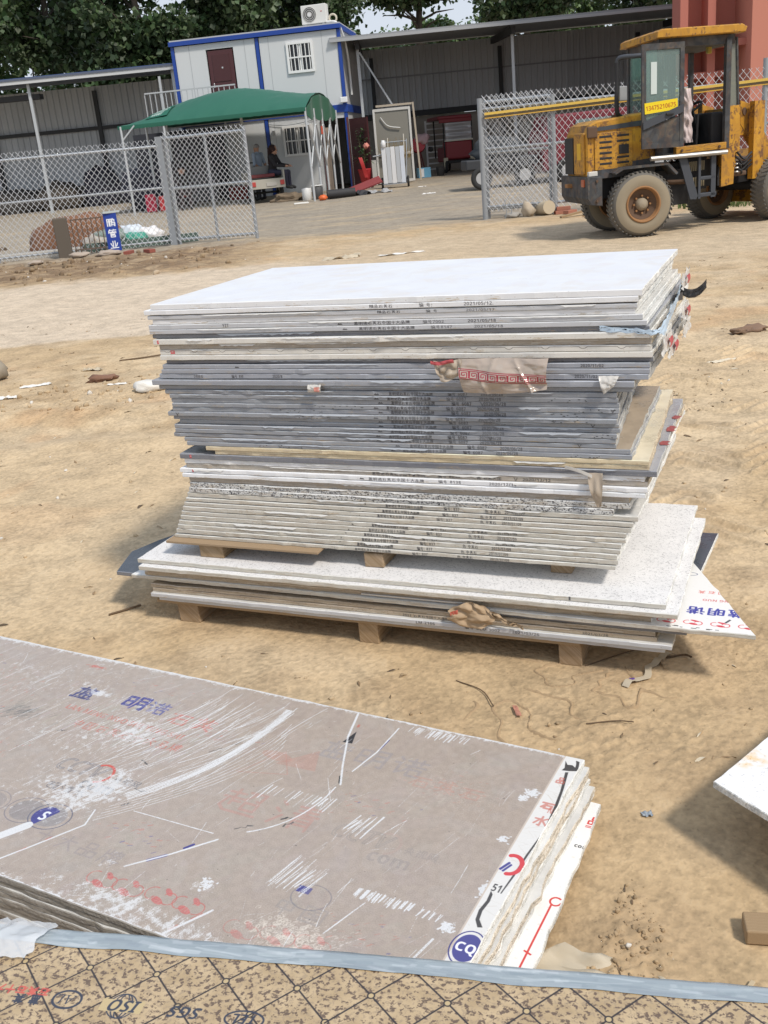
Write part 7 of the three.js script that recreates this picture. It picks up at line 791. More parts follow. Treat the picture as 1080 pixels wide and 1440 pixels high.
// ---------------------------------------------------------------- people
function body(caps, cell, k = 0.035) {
  const min = V(9, 9, 9), max = V(-9, -9, -9); for (const c of caps) for (const [p, r] of [[c.a, c.ra], [c.b, c.rb]]) { const m = r + 0.06; min.min(V(p[0] - m, p[1] - m, p[2] - m)); max.max(V(p[0] + m, p[1] + m, p[2] + m)); }
  const S = Math.max(max.x - min.x, max.y - min.y, max.z - min.z) / 2, C = min.clone().add(max).multiplyScalar(0.5), N = Math.min(140, Math.ceil(2 * S / cell) + 4), mc = new MarchingCubes(N, new THREE.MeshBasicMaterial(), false, false, 200000);
  const d1 = (c, x, y, z) => { const [ax, ay, az] = c.a, bx2 = c.b[0] - ax, by = c.b[1] - ay, bz = c.b[2] - az, l = bx2 * bx2 + by * by + bz * bz || 1e-9, t = clamp(((x - ax) * bx2 + (y - ay) * by + (z - az) * bz) / l, 0, 1), dx = (x - ax - bx2 * t) , dy = y - ay - by * t, dz = (z - az - bz * t) * (c.flat ?? 1); return Math.hypot(dx, dy, dz) - lerp(c.ra, c.rb, t); };
  const h = N / 2; for (let z = 0; z < N; z++) for (let y = 0; y < N; y++) for (let x = 0; x < N; x++) { const px = (x - h) / h * S + C.x, py = (y - h) / h * S + C.y, pz = (z - h) / h * S + C.z; let d = 9; for (const c of caps) { const e = d1(c, px, py, pz), kk = c.k ?? k, q = Math.max(kk - Math.abs(d - e), 0) / kk; d = Math.min(d, e) - q * q * kk * 0.25; } mc.field[z * N * N + y * N + x] = -d * 100; }
  mc.isolation = 0; mc.update(); const n = mc.count, P = new Float32Array(n * 3), Nn = new Float32Array(n * 3), Co = new Float32Array(n * 3);
  for (let i = 0; i < n; i++) { const x = mc.positionArray[i * 3] * S + C.x, y = mc.positionArray[i * 3 + 1] * S + C.y, z = mc.positionArray[i * 3 + 2] * S + C.z; P.set([x, y, z], i * 3); let best = null, bd = 9; for (const c of caps) { const e = d1(c, x, y, z) + (c.bias ?? 0); if (e < bd) { bd = e; best = c; } } Co.set(best.col, i * 3); }
  const g = new THREE.BufferGeometry(); g.setAttribute('position', new THREE.BufferAttribute(P, 3)); g.setAttribute('color', new THREE.BufferAttribute(Co, 3)); g.computeVertexNormals(); return g;
}
const mBody = new THREE.MeshStandardMaterial({ vertexColors: true, roughness: 0.8 });
const SKIN = [0.42, 0.24, 0.16];
function human(o) { // joints are given in the person's own frame, x = to the viewer's right when it faces +z
  const caps = [], add = (a, b, ra, rb, col, ex) => caps.push({ a, b, ra, rb, col, ...ex }), { j, top, legs, skin = SKIN, hair, shoe = [0.03, 0.03, 0.03], sleeve = 0.5 } = o;
  add(j.hipC, j.chest, 0.135, 0.155, top, { flat: 1.25 }); add(j.chest, j.neck, 0.15, 0.065, top, { flat: 1.2 }); add(j.neck, j.headB, 0.052, 0.05, skin); add(j.headB, j.headT, 0.078, 0.094, skin, { k: 0.02 });
  const f = o.face ?? [0, 0, 1], hb = j.headB, ht = j.headT, mid = [(hb[0] + ht[0]) / 2, (hb[1] + ht[1]) / 2, (hb[2] + ht[2]) / 2], at = (y, d, sx = 0) => [mid[0] + f[0] * d + f[2] * sx, mid[1] + y, mid[2] + f[2] * d - f[0] * sx]; add(at(0.02, 0.08), at(-0.03, 0.105), 0.012, 0.018, skin, { k: 0.015 }); add(at(-0.085, 0.06), at(-0.09, 0.075), 0.035, 0.03, skin, { k: 0.02 }); for (const s of [-1, 1]) { add(at(0, 0.0, s * 0.092), at(-0.03, 0, s * 0.092), 0.018, 0.014, skin, { k: 0.01 }); add(at(0.022, 0.083, s * 0.034), at(0.022, 0.084, s * 0.034), 0.012, 0.012, [0.03, 0.02, 0.02], { k: 0.003 }); } add(at(-0.062, 0.088, -0.022), at(-0.062, 0.088, 0.022), 0.008, 0.008, [0.25, 0.09, 0.08], { k: 0.004 });
  for (const s of ['L', 'R']) { const sh = j['sh' + s], el = j['el' + s], wr = j['wr' + s], m = sh.map((v, i) => lerp(v, el[i], sleeve * 1.6 > 1 ? 1 : sleeve * 1.6)); add(j.chest, sh, 0.10, 0.068, top); add(sh, el, 0.062, 0.048, top); if (sleeve < 1) { add(el, wr, 0.043, 0.03, skin); } else add(el, wr, 0.05, 0.04, top); const d = V(...wr).sub(V(...el)).normalize(), sd = V(d.z, 0, -d.x).normalize(), p = (k, q, y = 0) => [wr[0] + d.x * k + sd.x * q, wr[1] + d.y * k + y, wr[2] + d.z * k + sd.z * q]; add(p(0.02, 0), p(0.075, 0), 0.03, 0.034, skin, { k: 0.01 }); for (let q = 0; q < 4; q++) add(p(0.08, (q - 1.5) * 0.02), p(0.14 + (q === 1 || q === 2 ? 0.02 : 0), (q - 1.5) * 0.022, -0.012), 0.011, 0.009, skin, { k: 0.004 }); add(p(0.035, 0.03), p(0.09, 0.052), 0.013, 0.010, skin, { k: 0.006 });
    const hp = j['hp' + s], kn = j['kn' + s], an = j['an' + s], to = j['to' + s]; add(j.hipC, hp, 0.13, 0.10, legs); add(hp, kn, 0.092, 0.066, legs); add(kn, an, 0.064, 0.048, legs); add(an, to, 0.05, 0.04, shoe, { k: 0.015 }); }
  const t = thing('person', o.label, 'person', o.pos, o.turn, o.group); part('body', body(caps, 0.02), mBody, t); if (hair) part('hair', hair(j), std(...o.hairCol, 0.9), t); return t;
}
const standing = (H) => ({ hipC: [0, 0.94, 0], chest: [0, 1.30, 0.0], neck: [0, 1.46, 0], headB: [0, 1.55, 0.015], headT: [0, 1.63, 0.01], shL: [-0.18, 1.40, 0], shR: [0.18, 1.40, 0], elL: [-0.25, 1.12, -0.06], elR: [0.25, 1.12, -0.06], wrL: [-0.14, 0.98, -0.17], wrR: [0.12, 1.0, -0.17], hpL: [-0.09, 0.90, 0], hpR: [0.09, 0.90, 0], knL: [-0.10, 0.50, 0.02], knR: [0.10, 0.50, 0.02], anL: [-0.11, 0.09, -0.01], anR: [0.11, 0.09, 0], toL: [-0.12, 0.045, 0.14], toR: [0.12, 0.045, 0.15] });
const sitting = (seat, reach = 0.35) => ({ hipC: [0, seat + 0.10, 0], chest: [0, seat + 0.42, 0.05], neck: [0, seat + 0.57, 0.08], headB: [0, seat + 0.66, 0.11], headT: [0, seat + 0.74, 0.11], shL: [-0.17, seat + 0.52, 0.06], shR: [0.17, seat + 0.52, 0.06], elL: [-0.22, seat + 0.28, 0.2], elR: [0.22, seat + 0.28, 0.2], wrL: [-0.15, seat + 0.24, 0.2 + reach * 0.6], wrR: [0.15, seat + 0.24, 0.2 + reach * 0.6], hpL: [-0.09, seat + 0.08, 0.02], hpR: [0.09, seat + 0.08, 0.02], knL: [-0.12, seat + 0.06, 0.44], knR: [0.12, seat + 0.06, 0.44], anL: [-0.12, Math.max(0.09, seat - 0.38), 0.46], anR: [0.12, Math.max(0.09, seat - 0.38), 0.46], toL: [-0.13, Math.max(0.05, seat - 0.42), 0.6], toR: [0.13, Math.max(0.05, seat - 0.42), 0.6] });
const cap = (j, k = 0.104, drop = 0) => { const g = new THREE.SphereGeometry(k, 18, 12, 0, 6.3, 0, 1.75).translate(j.headT[0], j.headT[1] - drop, j.headT[2] - 0.012); return g; };
human({ label: 'person with short grey hair in a blue-grey shirt standing by the house wall', pos: [-2.74, yardRise(-31.5), -31.5], turn: -2.2, j: standing(), top: [0.30, 0.36, 0.44], legs: [0.05, 0.055, 0.07], hairCol: [0.28, 0.26, 0.25], hair: (j) => cap(j, 0.102, 0.0) }).scale.setScalar(0.93);
human({ label: 'person in black with long dark hair sitting on the cargo tricycle', pos: [-2.30, yardRise(-30.5) + 0.30, -30.85], turn: 1.25, sleeve: 1, j: sitting(0.42, 0.42), top: [0.02, 0.018, 0.02], legs: [0.035, 0.035, 0.06], hairCol: [0.035, 0.014, 0.012], hair: (j) => { const g = [new THREE.SphereGeometry(0.122, 18, 14).translate(j.headT[0], j.headT[1] - 0.01, j.headT[2] - 0.03)]; for (let i = 0; i < 60; i++) { const a = rr(1.9, 4.4), r = rr(0.07, 0.13), x = j.headT[0] + Math.sin(a) * r, z = j.headT[2] - 0.03 + Math.cos(a) * r; g.push(bar([x, j.headT[1] + 0.03, z], [x * 1.15 + rr(-0.04, 0.04), j.headT[1] - rr(0.25, 0.45), z - 0.04], 0.02, 4, 0.012)); } return join(g); } });
human({ label: 'person in dark clothes with a yellow collar sitting behind the gate', pos: [-4.95, yardRise(-30.6), -30.9], turn: 0.2, sleeve: 1, j: sitting(0.40, 0.2), top: [0.03, 0.028, 0.03], legs: [0.04, 0.03, 0.032], hairCol: [0.02, 0.016, 0.015], hair: (j) => join([cap(j, 0.106, 0), new THREE.TorusGeometry(0.105, 0.025, 6, 20).rotateX(Math.PI / 2).translate(0, j.neck[1] + 0.0, j.neck[2])]) });
single('stool', [rb(0.36, 0.05, 0.36, 0.015, 0, 0.37, 0), ...[[-1, -1], [1, -1], [-1, 1], [1, 1]].map(([a, b]) => bar([a * 0.15, 0, b * 0.15], [a * 0.13, 0.36, b * 0.13], 0.018, 6))], std(0.20, 0.05, 0.05, 0.6), 'low red stool under the seated person behind the gate', 'stool', [-4.95, yardRise(-30.9), -30.93], 0.2);
// ---------------------------------------------------------------- vehicles and goods in the yard
const yput = (name, label, cat, x, z, turn = 0, group) => thing(name, label, cat, [x, yardRise(z), z], turn, group);
const mRub = std(0.03, 0.03, 0.03, 0.9);
const tyre = (t, x, y, z, r, w, ax = 'x', hub = std(0.4, 0.4, 0.4, 0.5)) => { const rot = (g) => (ax === 'x' ? g.rotateY(Math.PI / 2) : g).translate(x, y, z); const wl = part('wheel', rot(new THREE.TorusGeometry(r - w * 0.45, w * 0.48, 10, 28)), mRub, t); part('hub', rot(new THREE.CylinderGeometry(r * 0.55, r * 0.55, w * 0.5, 20).rotateX(Math.PI / 2)), hub, wl); };
{ // cargo tricycle seen from behind
  const t = yput('cargo_tricycle', 'dented pale cargo tricycle with red tail lamps parked by the house', 'tricycle', -2.50, -30.5, 0.28), mP = std(0.40, 0.38, 0.32, 0.65);
  part('cargo_floor', rb(1.02, 0.06, 1.2, 0.01, 0, 0.55, -0.35), mP, t); part('tailgate', rb(1.02, 0.26, 0.04, 0.01, 0, 0.52, 0.27), mP, t); part('side_board', rb(0.04, 0.3, 1.2, 0.01, -0.5, 0.72, -0.35), mP, t); part('side_board', rb(0.04, 0.3, 1.2, 0.01, 0.5, 0.72, -0.35), mP, t); part('seat_box', rb(0.86, 0.34, 0.45, 0.04, 0.05, 0.80, -0.75), std(0.36, 0.34, 0.30, 0.6), t); part('screen', rb(0.66, 0.26, 0.05, 0.04, -0.05, 0.88, -0.48), std(0.25, 0.24, 0.22, 0.5), t); part('cushion', rb(0.7, 0.1, 0.3, 0.03, -0.08, 0.74, -0.05), std(0.20, 0.05, 0.05, 0.8), t);
  for (const x of [-0.42, 0.42]) part('tail_lamp', rb(0.12, 0.13, 0.03, 0.01, x, 0.53, 0.30), std(0.45, 0.06, 0.05, 0.35), t); part('plate', rb(0.3, 0.1, 0.02, 0.005, 0.1, 0.5, 0.3), std(0.42, 0.40, 0.36), t); tyre(t, -0.42, 0.27, -0.3, 0.27, 0.12); tyre(t, 0.46, 0.27, -0.3, 0.27, 0.12, 'x', std(0.42, 0.38, 0.3, 0.6)); tyre(t, 0.02, 0.27, -1.75, 0.27, 0.1); part('frame', [bar([0, 0.5, -0.9], [0.02, 0.75, -1.6], 0.035, 8), bar([0.02, 0.27, -1.75], [0.02, 1.1, -1.55], 0.03, 8)], mRub, t); part('handlebar', bar([-0.28, 1.12, -1.52], [0.34, 1.12, -1.52], 0.018, 8), mRub, t); part('axle', bar([-0.42, 0.27, -0.3], [0.46, 0.27, -0.3], 0.03, 8), mRub, t);
}
{ // covered red tricycle in the shed
  const t = yput('covered_tricycle', 'red covered passenger tricycle with a clear rear curtain under the shed', 'tricycle', 3.72, -37.0, 0.12), mR = std(0.20, 0.022, 0.03, 0.5), mR2 = std(0.26, 0.035, 0.04, 0.55);
  part('rear_body', rb(0.98, 0.62, 0.5, 0.08, 0.1, 0.74, -0.2), mR2, t); part('body', rb(0.92, 0.5, 1.2, 0.06, 0.1, 0.6, -0.95), mR, t); part('roof', rb(1.22, 0.12, 1.9, 0.05, -0.02, 1.82, -0.8), mR, t); part('roof_skirt', rb(1.16, 0.12, 0.05, 0.02, 0.0, 1.71, 0.12), std(0.22, 0.03, 0.035, 0.6), t); part('rear_curtain', sheet((u, v) => [lerp(-0.36, 0.56, u), lerp(1.66, 1.05, v), 0.07 + 0.03 * Math.sin(v * 19) * Math.sin(u * 3.1)], 16, 24, 0.004), new THREE.MeshPhysicalMaterial({ color: rgb(0.38, 0.37, 0.37), roughness: 0.18, clearcoat: 1 }), t); part('white_trim', rb(1.02, 0.05, 0.05, 0.01, 0.1, 1.06, 0.06), std(0.62, 0.6, 0.5), t);
  for (const [x, z] of [[-0.42, 0.05], [0.58, 0.05], [-0.42, -1.6], [0.58, -1.6]]) part('pillar', bar([x, 0.5, z], [x, 1.8, z], 0.025, 6), mRub, t); part('bumper', rb(0.9, 0.1, 0.08, 0.02, 0.1, 0.36, 0.08), mRub, t); tyre(t, -0.38, 0.24, -0.1, 0.24, 0.12, 'x', std(0.45, 0.42, 0.36)); tyre(t, 0.58, 0.24, -0.1, 0.24, 0.12, 'x', std(0.45, 0.42, 0.36)); tyre(t, 0.1, 0.24, -1.9, 0.24, 0.1); part('mudflap', rb(0.16, 0.3, 0.03, 0.01, -0.4, 0.36, 0.06), std(0.52, 0.48, 0.36), t); part('mudflap', rb(0.16, 0.3, 0.03, 0.01, 0.56, 0.36, 0.06), std(0.52, 0.48, 0.36), t);
}
{ // maroon van behind the right fence
  const t = yput('maroon_van', 'dark maroon van parked behind the chain-link fence', 'van', 6.2, -27.5, 0.06), mM = std(0.16, 0.018, 0.028, 0.4);
  part('body', prism([[-1.15, 0.35], [-1.15, 1.1], [-0.95, 1.62], [1.3, 1.66], [1.6, 1.0], [2.6, 0.85], [2.7, 0.4]], 1.5, 0.05).translate(0, 0, -1.6), mM, t); part('side_window', prism([[-0.35, 1.15], [-0.3, 1.5], [0.95, 1.52], [1.1, 1.15]], 0.02).translate(0, 0, 0.0), std(0.16, 0.2, 0.2, 0.15), t); part('rear_bumper', rb(1.6, 0.22, 0.2, 0.04, 0.6, 0.38, 0.0), std(0.22, 0.23, 0.24, 0.6), t); tyre(t, -0.55, 0.3, -0.05, 0.3, 0.18, 'z'); tyre(t, 1.9, 0.3, -0.05, 0.3, 0.18, 'z');
}
{ // low black machine behind the folded gate leaf
  const t = yput('black_trailer', 'low black trailer behind the folded gate leaf', 'trailer', 3.9, -27.8, 0.05); part('bed', rb(1.9, 0.25, 0.9, 0.04, 0, 0.62, 0), std(0.03, 0.032, 0.036, 0.7), t); part('cargo', lump(0.5, 1.5, 0.7, 0.8, 5, 0.25, 2).translate(0, 0.9, 0), std(0.04, 0.045, 0.05, 0.8), t); tyre(t, -0.55, 0.28, 0.42, 0.28, 0.14, 'z'); tyre(t, 0.6, 0.28, 0.42, 0.28, 0.14, 'z');
}
{ // potted plant with red pot
  const t = yput('potted_plant', 'leafy plant with a pink flower in a red pot by the house door', 'plant', 0.42, -32.6); part('pot', lathe([[0, 0.02], [0.15, 0.02], [0.21, 0.36], [0.23, 0.38], [0.21, 0.4], [0.19, 0.38], [0, 0.36]], 20).translate(0, 0.18, 0), std(0.42, 0.025, 0.03, 0.5), t); part('pot_stand', [bar([0.12, 0, 0.1], [0.05, 0.22, 0.05], 0.02, 6), bar([-0.12, 0, 0.1], [-0.05, 0.22, 0.05], 0.02, 6), bar([0, 0, -0.14], [0, 0.22, -0.05], 0.02, 6)], std(0.5, 0.5, 0.48, 0.5), t); part('stem', [bar([0, 0.5, 0], [0.02, 1.3, 0], 0.02, 6), bar([0, 0.6, 0], [-0.12, 1.5, 0.03], 0.012, 5), bar([0, 0.6, 0], [0.15, 1.4, 0.02], 0.012, 5)], std(0.12, 0.10, 0.05), t);
  const lv = []; for (let i = 0; i < 170; i++) { const a = rr(0, 6.28), h = rr(0.75, 1.72), r = rr(0.02, 0.30) * (1 - Math.abs(h - 1.15) * 0.8), L = rr(0.10, 0.2), w = L * 0.3; const g = sheet((u, v) => [(u - 0.5) * w * Math.sin(Math.PI * Math.min(1, v + 0.08)), -0.05 * v * v, v * L], 2, 4, 0); g.rotateX(rr(-0.9, 0.5)).rotateY(rr(0, 6.28)).translate(Math.cos(a) * r, h, Math.sin(a) * r); lv.push(g); } part('foliage', lv, new THREE.MeshPhysicalMaterial({ color: rgb(0.05, 0.115, 0.03), roughness: 0.6, transmission: 0.2, thickness: 0 }), t); part('flower', lump(0.08, 1, 1, 1, 3, 0.4).translate(0.10, 1.24, 0.24), std(0.65, 0.25, 0.2, 0.8), t); part('ribbon', sheet((u, v) => [lerp(-0.05, 0.06, u) - 0.12 + 0.15 * v, lerp(0.92, 0.32, v), 0.23 + 0.03 * Math.sin(v * 5)], 4, 12, 0.004), std(0.45, 0.03, 0.03, 0.5), t);
}
{ // slabs on a hand trolley
  const t = yput('hand_trolley', 'two-wheeled hand trolley holding the grey stone offcuts', 'trolley', 1.28, -31.6, -0.05); part('frame', [bar([0.34, 0.1, -0.05], [0.44, 1.35, -0.35], 0.02, 6), bar([-0.3, 0.1, -0.05], [-0.2, 1.35, -0.35], 0.02, 6), bar([-0.2, 1.3, -0.34], [0.44, 1.3, -0.34], 0.02, 6), bar([-0.34, 0.96, 0.05], [-0.6, 0.94, 0.1], 0.02, 6)], mGalvPost, t); part('toe_plate', bx(0.7, 0.03, 0.3, 0, 0.12, 0.06), mGalvPost, t); tyre(t, 0.40, 0.16, -0.02, 0.16, 0.07, 'x', std(0.35, 0.03, 0.04)); tyre(t, -0.38, 0.16, -0.02, 0.16, 0.07, 'x', std(0.35, 0.03, 0.04));
  const cols = [[0.66, 0.67, 0.68], [0.50, 0.52, 0.54], [0.70, 0.70, 0.70], [0.44, 0.46, 0.48], [0.60, 0.64, 0.70]]; for (let i = 0; i < 5; i++) single('stone_offcut', rb(0.125, 1.03 - 0.02 * (i % 2), 0.05, 0.006, 0, 0.52, 0), std(...cols[i], 0.5), ['pale grey upright stone offcut at the house end of the trolley', 'mid grey upright stone offcut, second on the trolley', 'white upright stone offcut in the middle of the trolley', 'dark grey upright stone offcut, fourth on the trolley', 'bluish upright stone offcut beside the trolley wheel'][i], 'stone offcut', [1.28 - 0.28 + i * 0.135, yardRise(-31.5) + 0.138, -31.46 + 0.012 * i], rr(-0.12, 0.12), 'stone offcuts on the trolley'); single('white_jug', lathe([[0, 0], [0.07, 0], [0.075, 0.13], [0.05, 0.17], [0.05, 0.2], [0, 0.2]], 16), std(0.8, 0.8, 0.8, 0.4), 'small white jug standing on the stone offcuts', 'jug', [1.01, yardRise(-31.5) + 1.17, -31.46]); for (const [x, h] of [[1.14, 0.42], [1.62, 0.5]]) single('stick', bar([0, 0, 0], [0.02, h, -0.02], 0.016, 6), std(0.62, 0.58, 0.5, 0.7), x < 1.3 ? 'pale stick standing behind the stone offcuts by the jug' : 'pale stick standing behind the stone offcuts by the wheel', 'stick', [x, yardRise(-31.6) + 1.0, -31.62]);
}
{ // framed panel leaning by the shed
  const t = yput('framed_panel', 'tall white-framed panel with dusty film leaning by the shed post', 'panel', 1.42, -33.6, -0.04), mF = std(0.55, 0.54, 0.51, 0.6); part('film', bx(1.35, 2.1, 0.02, 0, 1.15, 0, 0, -0.07), std(0.20, 0.19, 0.16, 0.5), t); part('frame', [bx(1.45, 0.08, 0.06, 0, 2.22, -0.06), bx(0.08, 2.2, 0.06, -0.7, 1.15, 0.02, 0, -0.07), bx(0.08, 2.2, 0.06, 0.7, 1.15, 0.02, 0, -0.07), bx(1.45, 0.08, 0.06, 0, 0.9, 0.05), bx(1.45, 0.08, 0.06, 0, 0.08, 0.09)], mF, t); part('outer_frame', [bx(0.07, 2.35, 0.05, 0.92, 1.2, -0.1, 0, 0, 0.05), bx(1.5, 0.06, 0.05, 0.15, 2.34, -0.12)], std(0.42, 0.36, 0.28, 0.7), t); part('pale_smear', hose([[-0.45, 2.0, 0.0], [-0.2, 1.75, 0.03], [0.3, 1.65, 0.04]], 0.02, 16, 5), std(0.6, 0.6, 0.58), t); const dry = []; for (let i = 0; i < 60; i++) { const x = rr(-0.5, 0.6); dry.push(bar([x, 0.75, 0.2], [x + rr(-0.2, 0.2), rr(1.0, 1.4), 0.22], 0.01, 3, 0.004)); } part('straw', dry, std(0.30, 0.21, 0.08, 0.9), t); for (const c of t.children) c.geometry.scale(0.80, 1, 1);
}
{ // white rack, red lamp, boxes by the shed wall
  let t = yput('white_rack', 'white slatted rack standing by the covered tricycle', 'rack', 3.18, -38.6, 0.05); for (const x of [-0.36, 0.36]) part('upright', bx(0.06, 1.75, 0.05, x, 0.9, 0), mFrameW, t); for (let i = 0; i < 9; i++) part('slat', bx(0.72, 0.05, 0.04, 0, 0.12 + i * 0.195, 0), mFrameW, t);
  t = yput('red_fan', 'red drum fan on a stand by the shed wall', 'fan', 2.35, -36.2); part('drum', new THREE.CylinderGeometry(0.24, 0.24, 0.2, 22).rotateX(Math.PI / 2 - 0.25).translate(0, 1.02, 0), std(0.45, 0.015, 0.02, 0.4), t); part('stand', [bar([0.05, 0, 0.1], [0.05, 0.85, 0], 0.03, 6), bar([-0.1, 0, -0.1], [0.03, 0.85, 0], 0.025, 6), bar([0.22, 0, -0.1], [0.06, 0.85, 0], 0.025, 6)], std(0.14, 0.03, 0.03, 0.6), t); part('pink_cover', lump(0.25, 1.05, 0.7, 0.8, 6, 0.3).translate(0.14, 1.22, 0), std(0.60, 0.42, 0.44, 0.6), t); part('dark_lamp', lump(0.09, 1, 1, 1, 8).translate(0.42, 0.86, 0), mRub, t);
  t = yput('blue_box', 'small light blue box on the ground by the shed', 'box', 2.42, -35.4, 0.2); part('carton', rb(0.42, 0.32, 0.3, 0.01, 0, 0.16, 0), std(0.16, 0.42, 0.62, 0.6), t); part('white_panel', bx(0.14, 0.26, 0.01, -0.1, 0.16, 0.156), std(0.75, 0.76, 0.78), t);
  single('bucket', lathe([[0, 0], [0.12, 0], [0.15, 0.3], [0.14, 0.3], [0.11, 0.02], [0, 0.02]], 18), std(0.05, 0.05, 0.05, 0.6), 'dark bucket beside the light blue box', 'bucket', [3.0, yardRise(-35.6), -35.6]);
}
{ // things lying before the house
  const lay = (n, g, m, lab, cat, x, z, t = 0, y = 0) => single(n, g, m, lab, cat, [x, yardRise(z) + y, z], t);
  lay('white_can', lathe([[0, 0], [0.13, 0], [0.14, 0.32], [0, 0.34]], 18), std(0.66, 0.66, 0.64, 0.5), 'white paint can on the ground before the house', 'can', -1.33, -29.8); part('lid', lathe([[0, 0.352], [0.165, 0.352], [0.165, 0.382], [0, 0.382]], 18), std(0.7, 0.7, 0.68, 0.5), lay('black_can', lathe([[0, 0], [0.15, 0], [0.16, 0.33], [0, 0.35]], 18), std(0.07, 0.07, 0.07, 0.6), 'black can with a white lid before the house', 'can', -1.02, -29.9)); lay('orange_helmet', lump(0.11, 1.1, 0.75, 1, 3, 0.15).translate(0, 0.07, 0), std(0.68, 0.14, 0.035, 0.5), 'small orange plastic tub before the black can', 'tub', -0.86, -29.2); lay('black_pipe', new THREE.CylinderGeometry(0.12, 0.12, 0.8, 18).rotateZ(Math.PI / 2).translate(0, 0.12, 0), std(0.03, 0.03, 0.032, 0.7), 'short black pipe lying before the house', 'pipe', -0.35, -29.6, 0.15); lay('rubber_sheet', crumple(0.9, 0.5, 0.16, 44), std(0.035, 0.035, 0.04, 0.7), 'crumpled black rubber sheet before the house door', 'sheet', 0.02, -29.9, 0.3); lay('red_board', bx(1.0, 0.04, 0.5, 0, 0.2, 0, 0, 0.3, 0.28), std(0.26, 0.05, 0.05, 0.7), 'dull red board lying tilted by the house door', 'board', 0.35, -30.7, 0.1); lay('tan_block', rb(0.5, 0.14, 0.3, 0.02, 0, 0.07, 0), std(0.52, 0.46, 0.34, 0.8), 'tan block behind the black can', 'block', -0.5, -30.4, 0.2); lay('white_tray', rb(0.4, 0.04, 0.2, 0.01, 0, 0.02, 0), std(0.75, 0.74, 0.7), 'flat white tray on the ground before the cans', 'tray', -1.45, -28.6, 0.1); lay('scrap_heap', lump(0.3, 1.6, 0.5, 0.8, 12, 0.5, 3).translate(0, 0.06, 0), std(0.20, 0.15, 0.10, 0.9), 'low brown scrap heap beside the cargo tricycle', 'heap', -1.85, -30.2); lay('grey_scrap', crumple(0.7, 0.4, 0.12, 54), std(0.36, 0.36, 0.36, 0.7), 'grey crumpled wire scrap by the red pot', 'scrap', 0.75, -30.2); lay('hanging_sheet', bx(0.35, 0.75, 0.1, 0, 0.4, 0, 0.3), std(0.42, 0.42, 0.4, 0.8), 'grey folded sheet standing behind the plant', 'sheet', 0.62, -33.3); lay('pale_chip', crumple(0.35, 0.12, 0.03, 64), mPaper, 'pale chip on the yard before the trolley', 'scrap', 2.0, -27.9); lay('pale_chip', crumple(0.25, 0.1, 0.02, 67), mPaper, 'small pale chip beside the trolley wheel', 'scrap', 2.05, -30.9);
  for (let i = 0; i < 14; i++) { const x = rr(-12, -4.2), z = rr(-24.5, -20.2); lay('yard_scrap', lump(rr(0.06, 0.16), rr(1, 2), 0.35, 0.8, i * 3.3, 0.45).translate(0, 0.02, 0), std(...pick([[0.5, 0.45, 0.38], [0.18, 0.14, 0.1], [0.58, 0.56, 0.52], [0.3, 0.2, 0.14]]), 0.9), 'loose rubble lump on the yard behind the fence', 'rubble', x, z, 0).userData.group = 'rubble behind the fence'; }
}

